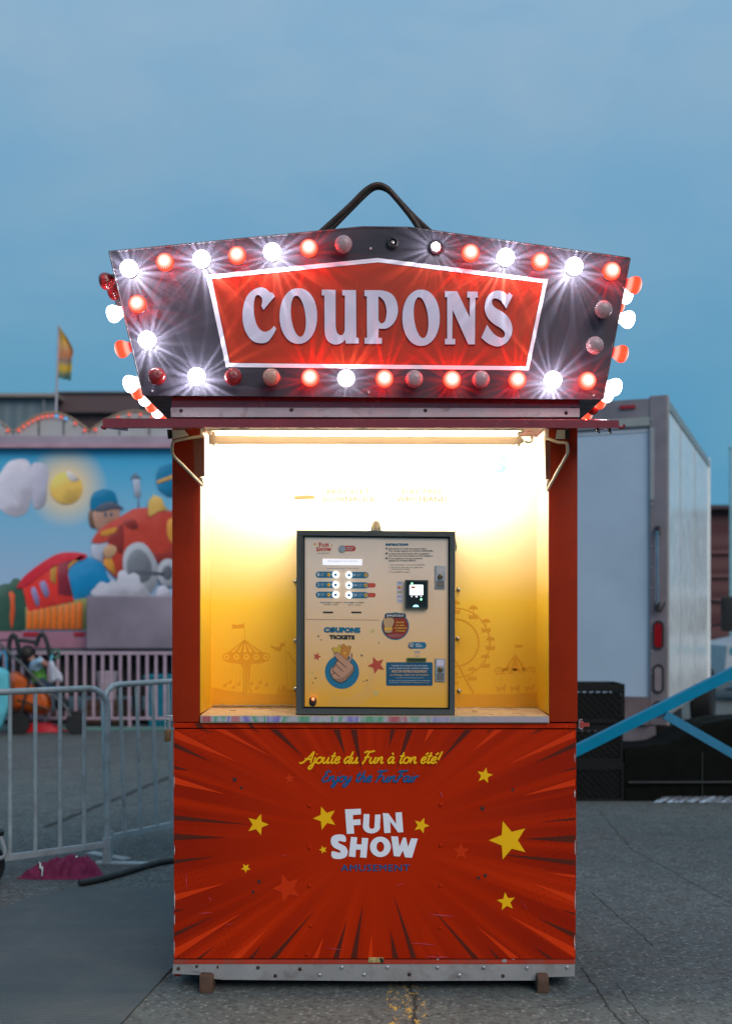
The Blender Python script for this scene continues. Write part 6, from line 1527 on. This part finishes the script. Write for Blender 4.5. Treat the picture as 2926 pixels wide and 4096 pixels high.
bones = [(pel, che, .105, .115, 1), (che, nek, .115, .04, 1), (nek, hd1, .04, .075, 0), (hd1, hd2, .075, .085, 0)]
for s in (-1, 1):
    sh = tuple(S3(640, 790, .13 * s)); el = tuple(S3(740, 720, .17 * s)); wr = tuple(S3(840, 810, .14 * s)); ha = tuple(S3(865, 840, .13 * s))
    bones += [(che, sh, .115, .055, 2), (sh, el, .055, .048, 2), (el, wr, .045, .030, 0), (wr, ha, .03, .032, 0)]
    hip = tuple(S3(750, 1150, .07 * s)); kn = tuple(S3(960, 1260, .08 * s)); an = tuple(S3(1120, 1480, .08 * s)); to = tuple(S3(1180, 1440, .08 * s))
    bones += [(pel, hip, .105, .075, 3), (hip, kn, .075, .06, 3), (kn, an, .06, .04, 3), (an, to, .04, .03, 3)]
skin_body('body', bones, [KS, KG, KB, KL], kid)
hc_ = Vector(S3(505, 600))
mb = MB(); hv = []; 
for j in range(9):
    for i in range(16):
        th2 = math.pi * (j / 8) * 0.72; ph = 2 * math.pi * i / 16
        n_ = Vector((math.sin(th2) * math.cos(ph), math.sin(th2) * math.sin(ph), math.cos(th2)))
        hv.append(tuple(hc_ + Matrix.Rotation(R(-38), 3, 'Y') @ n_ * 0.105))
mb.add(hv, [(j * 16 + i, j * 16 + (i + 1) % 16, (j + 1) * 16 + (i + 1) % 16, (j + 1) * 16 + i) for j in range(8) for i in range(16)])
part('hair', mb, KH, kid, True)

# flag above the trailer
fg = thing('flag', tuple(at(222, 1746, TY + 0.5)), 'torn yellow banner flag on a thin white pole above the ride trailer', 'flag')
part('pole', MB().tube([at(221, 1760, TY + 0.12), at(236, 1302, TY + 0.12)], 0.017, 8), pm('pole_white', (0.45, 0.40, 0.44), 0.5), fg, True)
def flag_mat():
    m, nt, b, oc = newmat('flag_print')
    sp = N(nt, 'ShaderNodeSeparateXYZ'); nt.links.new(oc, sp.inputs[0])
    z0, z1 = at(0, 1525, TY).z, at(0, 1305, TY).z
    f = maprange(nt, mth(nt, 'ADD', sp.outputs[2], mth(nt, 'MULTIPLY', noise(nt, oc, 9, 3), 0.10)), z0 + .05, z1 + .05)
    rp = N(nt, 'ShaderNodeValToRGB'); r = rp.color_ramp; r.interpolation = 'B_SPLINE'
    st_ = [(0.0, (.03, .10, .12)), (.16, (.06, .16, .14)), (.24, (.62, .40, .03)), (.33, (.70, .42, .02)), (.40, (.16, .18, .22)), (.47, (.55, .22, .08)), (.56, (.62, .20, .08)), (.64, (.66, .36, .16)), (.8, (.72, .42, .03)), (1.0, (.50, .28, .06))]
    while len(r.elements) < len(st_): r.elements.new(.5)
    for e, (p, c) in zip(r.elements, st_): e.position = p; e.color = (*c, 1)
    nt.links.new(f, rp.inputs[0]); nt.links.new(rp.outputs[0], b.inputs['Base Color']); b.inputs['Roughness'].default_value = .7
    return m
prof = [(1308, 2), (1330, 18), (1360, 40), (1390, 58), (1410, 65), (1440, 58), (1470, 60), (1500, 56), (1522, 54)]
vs = []; nu = 8
for j, (py, w) in enumerate(prof):
    for i in range(nu + 1):
        px = 237 - (py - 1305) * 0.033 + w * i / nu
        p = at(px, py + (3 if j == len(prof) - 1 and i % 2 else 0) - (0 if j < 7 else 14 * (1 - i / nu)), TY + 0.12)
        vs.append((p.x, p.y + 0.05 * math.sin(i * 1.1 + j * .5) * i / nu, p.z))
mb = MB().add(vs, [(j * (nu + 1) + i, j * (nu + 1) + i + 1, (j + 1) * (nu + 1) + i + 1, (j + 1) * (nu + 1) + i) for j in range(len(prof) - 1) for i in range(nu)])
part('cloth', mb, flag_mat(), fg, True)

# ================================================================== BUILDINGS FAR BEHIND
BY = 38.0
def siding(name, c, sc, axis):
    m, nt, b, oc = newmat(name)
    sp = N(nt, 'ShaderNodeSeparateXYZ'); nt.links.new(oc, sp.inputs[0])
    w = mth(nt, 'SINE', mth(nt, 'MULTIPLY', sp.outputs[axis], sc))
    cc = mixc(nt, mth(nt, 'MULTIPLY', maprange(nt, w, 0.6, 1.0), 0.35), c, tuple(x * .55 for x in c))
    cc = mixc(nt, mth(nt, 'MULTIPLY', noise(nt, oc, .6, 4), .3), cc, tuple(x * .7 for x in c))
    nt.links.new(cc, b.inputs['Base Color']); b.inputs['Roughness'].default_value = .7
    bumpit(nt, b, w, .4, .05)
    return m
def bx(px0, px1, py0, py1, y0, y1):
    a, b = at(px0, py1, y0), at(px1, py0, y0); return (a.x, b.x, y0, y1, max(0, a.z), b.z)
wh = thing('warehouse', (at(300, 0, BY).x, BY + 6, 0), 'long dark brown warehouse with flat roof beyond the ride trailer', 'building')
a = bx(252, 552, 1588, 2600, BY, BY + 12)
part('wall', MB().box(*a), siding('warehouse_wall', (0.085, 0.050, 0.052), 1.5, 2), wh)
part('fascia', MB().box(a[0] - .1, a[1] + .1, BY - .3, BY - .01, at(0, 1655, BY).z, at(0, 1580, BY).z), siding('warehouse_fascia', (0.115, 0.072, 0.072), 1.2, 2), wh)
part('roof_edge', MB().box(a[0] - .2, a[1] + .15, BY - .4, BY + 12, at(0, 1580, BY).z + .01, at(0, 1574, BY).z), pm('roof_edge_grey', (0.16, 0.13, 0.12), .6), wh)
an = thing('annex_building', (at(0, 0, BY).x, BY + 5, 0), 'blue grey ribbed metal hall with pale roof edge beyond the ride trailer', 'building')
a = bx(-700, 215, 1592, 2600, BY - 1, BY + 10)
part('wall', MB().box(*a), siding('annex_wall', (0.15, 0.20, 0.225), 14.0, 0), an)
part('roof_edge', MB().box(a[0], a[1] + .2, BY - 1.3, BY + 10, a[5], a[5] + .12), pm('annex_roof', (0.30, 0.24, 0.2), .6), an)
part('link_wall', MB().box(a[1] + .01, at(251, 0, BY).x, BY + .5, BY + 9, 0, at(0, 1600, BY).z), pm('link_grey', (0.20, 0.21, 0.23), .6), an)
part('corner_column', MB().box(at(176, 0, BY - 1).x, at(184, 0, BY - 1).x, BY - 1.15, BY - 1.005, 0, a[5] - .01), pm('link_grey', (0.20, 0.21, 0.23), .6), an)
rb = thing('brick_building', (at(2960, 0, 30).x, 35, 0), 'dark red boarded building beyond the white box truck', 'building')
a = bx(2790, 3500, 2040, 2600, 30, 40)
part('wall', MB().box(*a), siding('red_boards', (0.10, 0.032, 0.034), 9.0, 2), rb)
part('roof_edge', MB().box(a[0] - .2, a[1], 29.6, 40, a[5] + .002, a[5] + .12), pm('roof_edge_dark', (0.05, 0.03, 0.035), .6), rb)
for k in range(3):
    part('band', MB().box(a[0], a[1], 29.9, 29.98, at(0, 2215 + 95 * k, 30).z, at(0, 2203 + 95 * k, 30).z), pm('red_band', (0.15, 0.06, 0.06), .6), rb)
lp = thing('lamp_post', tuple(gnd(2921, 2760)), 'pale teal pole standing beyond the white box truck', 'pole')
lg = gnd(2921, 2760)
part('post', MB().tube([(lg.x, lg.y, 0), (lg.x, lg.y, at(0, 1795, lg.y).z)], 0.035, 8), pm('pole_teal', (0.30, 0.52, 0.56), .4), lp, True)
part('post_cap', MB().lathe([(.05, 0), (.05, .04), (.02, .06)], Matrix.Translation((lg.x, lg.y, at(0, 1795, lg.y).z)), 10), pm('pole_teal', (0.30, 0.52, 0.56), .4), lp)
part('post_base', MB().lathe([(.12, 0), (.12, .03), (.05, .05)], Matrix.Translation((lg.x, lg.y, 0)), 12), DARKM, lp)

# ================================================================== BOX TRUCK, RIGHT
C = Vector((2.70, 5.625, 0)); Lv = Vector((0.37, 0.929, 0)).normalized(); Wv = Vector((-Lv.y, Lv.x, 0))
TM = Matrix(((Wv.x, Lv.x, 0, C.x), (Wv.y, Lv.y, 0, C.y), (0, 0, 1, 0), (0, 0, 0, 1)))   # local: x to the left across the tail, y along the truck
ROOT = Matrix.Translation(C + Wv * 1.2 + Lv * 3)
tk = thing('box_truck', tuple((C + Wv * 1.2 + Lv * 3)), 'white box truck with roll-up rear door parked beside the crates', 'truck')
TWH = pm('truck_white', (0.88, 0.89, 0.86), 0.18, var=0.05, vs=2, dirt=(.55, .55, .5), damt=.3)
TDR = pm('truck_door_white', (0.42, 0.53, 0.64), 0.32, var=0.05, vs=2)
TFR = pm('truck_frame_grey', (0.25, 0.215, 0.23), 0.42, metal=0.35, var=0.15, vs=4)
W2, TL, TZ0, TZ1 = 2.4, 4.4, 0.70, 3.49
def tb_(name, x0, x1, y0, y1, z0, z1, mt, parent=tk, bev=0.0, **k):
    return part(name, MB().box(x0, x1, y0, y1, z0, z1, M=TM, bev=bev), mt, parent, **k)
side = tb_('side_panel', 0.004, 0.05, 0.06, TL, TZ0, TZ1 - 0.06, TWH)
for y in (1.15, 2.6):
    tb_('panel_seam', -0.001, 0.003, y, y + 0.012, TZ0 + .02, TZ1 - 0.08, pm('seam_grey', (0.42, 0.42, 0.42), .4), side)
tb_('left_panel', W2 - 0.05, W2 - 0.004, 0.06, TL, TZ0, TZ1 - 0.06, TWH)
tb_('front_wall', 0.06, W2 - 0.06, TL - 0.05, TL - .001, TZ0, TZ1 - 0.06, TWH)
tb_('roof', 0.01, W2 - 0.01, 0.06, TL, TZ1 - 0.058, TZ1 - 0.02, TWH)
tb_('roof_rail', -0.008, 0.03, 0.06, TL, TZ1 - 0.10, TZ1 - 0.012, pm('rail_alu', (0.40, 0.38, 0.34), .4, metal=.5), bev=.006)
tb_('front_corner_post', -0.012, 0.06, TL + .001, TL + 0.07, TZ0, TZ1 + 0.02, TWH, bev=.01)
tb_('bottom_rail', -0.01, 0.03, 0.06, TL, TZ0 - 0.10, TZ0 - .002, pm('rail_alu', (0.40, 0.38, 0.34), .4, metal=.5))
fr = tb_('rear_frame', -0.012, 0.145, -0.03, 0.055, 0.52, TZ1, TFR, bev=.006)
tb_('frame_edge', -0.020, -0.0125, -0.02, 0.055, 0.52, TZ1 - .01, pm('edge_cream', (0.42, 0.38, 0.34), .4), fr)
tb_('rear_frame', W2 - 0.145, W2 + 0.012, -0.03, 0.055, 0.52, TZ1, TFR, bev=.006)
tb_('rear_header', 0.146, W2 - 0.146, -0.02, 0.055, 3.21, TZ1 - .02, TFR)
tb_('header_rail', 0.146, W2 - 0.146, -0.03, -0.021, 3.225, 3.30, pm('rail_alu', (0.40, 0.38, 0.34), .4, metal=.5))
tb_('clearance_lamp', 0.27, 0.41, -0.04, -0.021, 3.385, 3.42, pm('lamp_red', (0.32, 0.006, 0.012), .25, coat=.3), bev=.004)
z0 = at(0, 2790, 5.62).z
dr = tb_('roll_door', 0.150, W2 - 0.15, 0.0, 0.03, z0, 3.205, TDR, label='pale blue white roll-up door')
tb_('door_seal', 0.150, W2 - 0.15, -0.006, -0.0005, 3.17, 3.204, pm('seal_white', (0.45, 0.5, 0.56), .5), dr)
tb_('sill', 0.146, W2 - 0.146, -0.05, 0.055, 0.52, z0 - 0.003, pm('sill_wood', (0.18, 0.13, 0.13), .5, var=.2))
hx = 0.072
hn = part('grab_handle', MB().tube([TM @ Vector((hx, -0.07, at(0, 2125, 5.6).z)), TM @ Vector((hx, -0.075, at(0, 2300, 5.6).z)), TM @ Vector((hx, -0.07, at(0, 2420, 5.6).z))], 0.013, 8), pm('chrome', (0.6, 0.62, 0.66), .15, metal=1), tk, True)
for py in (2122, 2424):
    z = at(0, py, 5.6).z
    tb_('handle_foot', hx - .022, hx + .022, -0.075, -0.031, z - .04, z + .04, DARKM, hn, bev=.008)
for py, lit in ((2540, 1), (2715, 0), (2835, 1)):
    z = at(0, py, 5.6).z; x = 0.066
    pts = rrect(x - .048, -.13, x + .048, .13, .047, 6) if py < 2800 else rrect(x - .048, -.07, x + .048, .07, .047, 6)
    gr = MB(); f3 = lambda a, b, y, z=z: TM @ Vector((a, y, z + b))
    inn = rrect(x - .034, -.112, x + .034, .112, .033, 6) if py < 2800 else rrect(x - .034, -.055, x + .034, .055, .033, 6)
    gr.prism([pts, inn], f3, -0.046, -0.0305)
    t_ = part('tail_lamp', gr, pm('rubber_black', (0.015, 0.016, 0.016), .6), tk)
    part('lamp_lens', MB().prism([inn], f3, -0.040, -0.0306), pm('lamp_red', (0.32, 0.006, 0.012), .25, coat=.3) if lit else pm('lens_grey', (0.26, 0.21, 0.22), .3), t_)
tb_('chassis', 0.5, W2 - 0.5, 0.1, TL + 1.8, 0.42, 0.52, DARKM)
tb_('bumper', 0.10, W2 - 0.1, -0.02, 0.06, 0.36, 0.515, TFR)
for x in (0.04, W2 - 0.34):
    for y in (1.3, TL + 1.2):
        M = TM @ Matrix.Translation((x + 0.14, y, 0.40)) @ Matrix.Rotation(R(90), 4, 'Y')
        w = part('wheel', MB().lathe([(.24, -.13), (.36, -.14), (.40, -.11), (.40, .11), (.36, .14), (.24, .13)], M, 32), pm('tyre_black', (0.012, 0.012, 0.012), 0.7), tk, True)
        part('wheel_rim', MB().lathe([(.235, -.10), (.235, .10), (.06, .05), (.06, -.05)], M, 20), STEEL, w, True)
tb_('cab', 0.22, W2 - 0.22, TL + 0.15, TL + 1.9, 0.53, 2.45, TWH, bev=.12)
tb_('cab_window', 0.212, 0.219, TL + 0.75, TL + 1.5, 1.5, 2.1, pm('glass_dark', (0.02, 0.03, 0.035), .08))
mr_ = part('wing_mirror', MB().box(-0.24, -0.03, TL + 1.42, TL + 1.52, 1.30, 1.78, M=TM, bev=.04), pm('rubber_black', (0.015, 0.016, 0.016), .6), tk, True)
part('mirror_arm', MB().tube([TM @ Vector((-.05, TL + 1.5, 1.4)), TM @ Vector((.22, TL + 1.5, 1.35))], .015, 6).tube([TM @ Vector((-.05, TL + 1.5, 1.7)), TM @ Vector((.22, TL + 1.5, 1.75))], .015, 6), DARKM, mr_)

for k in range(14):
    z = 0.8 + k * 0.19
    part('rivet', MB().lathe([(.012, 0), (.008, .006)], TM @ Matrix.Translation((0.125, -0.031, z)) @ Matrix.Rotation(R(90), 4, 'X'), 8), STEEL, fr)
tb_('corner_plate', 0.10, 0.140, -0.036, -0.0305, 2.55, 3.20, pm('plate_grey', (0.30, 0.32, 0.34), .5), fr)
part('hanging_cable', MB().tube(smooth([tuple(TM @ Vector((hx, -.08, at(0, 2424, 5.6).z - .02))), tuple(TM @ Vector((hx - .03, -.09, at(0, 2424, 5.6).z - .05))), tuple(TM @ Vector((hx - .07, -.08, at(0, 2410, 5.6).z)))], 4), .008, 6), BLACKP, hn, True)

# distant van behind the truck
vx = 6.2; vy = 15.0
vn = thing('delivery_van', (vx + 1, vy + 1, 0), 'pale grey delivery van parked before the dark red building', 'van')
VP = [(0, .45), (0.05, 1.0), (.75, 1.15), (1.25, 1.9), (1.5, 2.05), (5.0, 2.05), (5.1, .45)]
mb = MB(); n = len(VP)
vs = [(vx + a, vy, b) for a, b in VP] + [(vx + a, vy + 1.8, b) for a, b in VP]
mb.add(vs, [(i, (i + 1) % n, n + (i + 1) % n, n + i) for i in range(n)] + [tuple(range(n)), tuple(range(2 * n - 1, n - 1, -1))])
part('body', mb, pm('van_grey', (0.40, 0.44, 0.47), .3), vn)
part('side_window', MB().prism([[(.85, 1.18), (1.28, 1.82), (2.0, 1.82), (2.0, 1.18)]], lambda a, b, y: Vector((vx + a, y, b)), vy - .012, vy - .001), pm('glass_dark', (0.02, 0.03, 0.035), .08), vn)
part('side_stripe', MB().box(vx + .1, vx + 5.0, vy - .01, vy - .001, .85, .97), pm('van_teal', (0.02, 0.25, 0.35), .4), vn)
for x in (.95, 4.0):
    M = Matrix.Translation((vx + x, vy + .1, .34)) @ Matrix.Rotation(R(90), 4, 'X')
    w = part('wheel', MB().lathe([(.2, -.11), (.30, -.11), (.34, -.08), (.34, .08), (.30, .11), (.2, .11)], M, 24), pm('tyre_black', (0.012, 0.012, 0.012), 0.7), vn, True)
    part('wheel_rim', MB().lathe([(.195, -.08), (.195, .08), (.05, .05), (.05, -.05)], M, 16), STEEL, w, True)

# milk crates stacked in front of the truck
MC = pm('crate_black_plastic', (0.008, 0.009, 0.008), 0.6, var=0.2, spec=0.2)
def crate_meshes(w, d, h):
    fr_ = MB(); t = 0.022
    for x in (0, w - t):
        for y in (0, d - t): fr_.box(x, x + t, y, y + t, 0, h)
    for z0_, z1_ in ((0, .028), (h - .060, h)):
        fr_.box(t, w - t, .001, .012, z0_, z1_).box(t, w - t, d - .012, d - .001, z0_, z1_).box(.001, .012, t, d - t, z0_, z1_).box(w - .012, w - .001, t, d - t, z0_, z1_)
    fr_.box(t, w - t, t, d - t, .004, .014)
    def lat(L):
        m_ = MB(); hh = h - .06; z0_ = .028; n = 7
        s_ = (L - 2 * t) / n
        for k in range(-4, n + 1):
            for sg_ in (1, -1):
                a0 = t + k * s_; b0 = a0 + (hh - z0_)
                za, zb_ = z0_, hh
                if a0 < t: za = z0_ + (t - a0); a0 = t
                if b0 > L - t: zb_ = hh - (b0 - (L - t)); b0 = L - t
                if zb_ - za < .01: continue
                p, q_ = (a0, za), (b0, zb_)
                if sg_ < 0: p, q_ = (L - a0, za), (L - b0, zb_)
                if (p[1] > .15 and q_[1] > .15 and abs((p[0] + q_[0]) / 2 - L / 2) < .05): continue
                m_.beam((p[0], .005 + .001 * sg_, p[1]), (q_[0], .005 + .001 * sg_, q_[1]), .006, .006, 0, (0, 1, 0))
        return m_
    return fr_.mesh('frame', MC), lat(w).mesh('lattice_wall', MC), lat(d).mesh('lattice_wall', MC)
cw, cd_, ch = 0.44, 0.40, 0.316
frm, l1, l2 = crate_meshes(cw, cd_, ch)
cx_ = at(2494, 0, 4.62).x - cw; cy_ = 4.62
lbl = ['black milk crate on the ground, bottom of the stack by the truck', 'black milk crate in the middle of the stack by the truck', 'black milk crate on top of the stack by the truck']
for i in range(3):
    B_ = Matrix.Translation((cx_ + (0, -.006, .004)[i], cy_ + (0, .008, -.004)[i], i * (ch + 0.001))) @ Matrix.Rotation(R((0, .8, -.6)[i]), 4, 'Z')
    e = thing('milk_crate', tuple(B_.translation), lbl[i], 'crate', 'milk crates stacked by the truck')
    link('frame', frm, e, B_)
    for ms_, M in ((l1, Matrix.Identity(4)), (l1, Matrix.Translation((0, cd_ - .012, 0))), (l2, Matrix.Translation((.012, 0, 0)) @ Matrix.Rotation(R(90), 4, 'Z')), (l2, Matrix.Translation((cw - .002, 0, 0)) @ Matrix.Rotation(R(90), 4, 'Z'))):
        link('lattice_wall', ms_, e, B_ @ M)
    if i == 2:
        part('crate_panel', MB().box(.03, cw - .03, .02, .024, .03, ch - .07, M=B_), MC, e)
    else:
        part('crate_panel', MB().box(.03, cw - .03, .02, .024, .03, ch - .07, M=B_), MC, e)

# black tarpaulin over equipment in front of the truck
def tarp():
    x0, x1, y0, y1 = 2.10, 4.3, 4.62, 5.28; nx, ny = 90, 26; vs = []
    def top(x):
        P_ = [(2.1, .43), (2.30, .44), (2.45, .46), (2.58, .52), (2.75, .62), (2.95, .66), (3.3, .68), (4.3, .70)]
        for (a, h), (b, g_) in zip(P_, P_[1:]):
            if a <= x <= b: return h + (g_ - h) * (x - a) / (b - a)
        return .7
    for j in range(ny + 1):
        for i in range(nx + 1):
            x = x0 + (x1 - x0) * i / nx; v = j / ny
            hgt = top(x)
            if v < .45:
                s = v / .45; y = y0 + .03 * s + .015 * mnoise.noise((x * 9, s * 1.5, 0)) * (1 - s * .6); z = hgt * s
            else:
                s = (v - .45) / .55; y = y0 + .03 + (y1 - y0 - .03) * s; z = hgt - .02 * s + .015 * mnoise.noise((x * 4, s * 3, 4))
            if i in (0, nx): z *= .98
            vs.append((x, y, max(z, 0.002)))
    fs = [(j * (nx + 1) + i, j * (nx + 1) + i + 1, (j + 1) * (nx + 1) + i + 1, (j + 1) * (nx + 1) + i) for j in range(ny) for i in range(nx)]
    mb = MB().add(vs, fs)
    lf = [vs[j * (nx + 1)] for j in range(ny + 1)]
    mb.add(lf + [(x0, y1, 0.0), (x0, y0, 0.0)], [tuple(range(ny + 3))])
    return mb
tp = thing('covered_equipment', (3.0, 4.95, 0), 'low pile of equipment under a black tarpaulin beside the milk crates', 'tarpaulin')
part('tarpaulin', tarp(), pm('tarp_black', (0.005, 0.0055, 0.0045), 0.85, var=0.2, spec=0.08), tp, True)
for x in (2.72, 3.28, 3.5):
    part('seam', MB().tube([(x, 4.615, 0.02), (x + .005, 4.63, .40)], .006, 6), pm('tarp_seam', (0.022, 0.025, 0.022), .5), tp, True)
part('skirt_pole', MB().tube([(2.12, 4.60, .155), (4.2, 4.60, .16)], .010, 6), pm('tarp_seam', (0.022, 0.025, 0.022), .5), tp, True)
f0 = gnd(2600, 3205); f1 = gnd(3100, 3210)
mb = MB(); nx = 60; vs = []
for j in range(4):
    for i in range(nx + 1):
        x = f0.x + (f1.x - f0.x) * i / nx
        vs.append((x + .03 * j, 4.53 - .0 + .02 * j, .004 + .013 * j + .010 * abs(mnoise.noise((i * .55, j * 1.3, 2)))))
mb.add(vs, [(j * (nx + 1) + i, j * (nx + 1) + i + 1, (j + 1) * (nx + 1) + i + 1, (j + 1) * (nx + 1) + i) for j in range(3) for i in range(nx)])
o = link('foil_strip', mb.mesh('foil_strip', pm('foil_silver', (0.62, 0.62, 0.66), .22, metal=.9, var=.3, vs=20), True))
tag(o, 'crinkled silver foil strip on the ground along the black tarpaulin', 'foil')

# blue steel ramp rail
rl = thing('ramp_rail', (0.5, 2.7, 0), 'bright blue steel rail sloping up in front of the milk crates', 'rail')
BLS = pm('rail_blue', (0.0, 0.21, 0.36), 0.35, var=0.08, dirt=(.02, .14, .2), damt=.3, spec=.2)
ra, rb_ = Vector((0.134, 2.7, 0.036)), Vector((3.2, 2.7, 1.566))
part('sloping_tube', MB().beam(ra, rb_, .065, .068, 0, (0, 1, 0)), BLS, rl)
part('brace_tube', MB().beam((1.905, 2.7, .870), (3.36, 2.7, 0.03), .055, .062, 0, (0, 1, 0)), pm('rail_blue_grey', (0.03, 0.20, 0.34), 0.4, var=.1, spec=.3), rl)
part('post_tube', MB().beam((3.2, 2.7, 1.53), (3.2, 2.7, 0.12), .06, .06, 0, (0, 1, 0)), BLS, rl)
part('lower_foot', MB().box(.06, .20, 2.62, 2.78, 0, .012), BLS, rl)
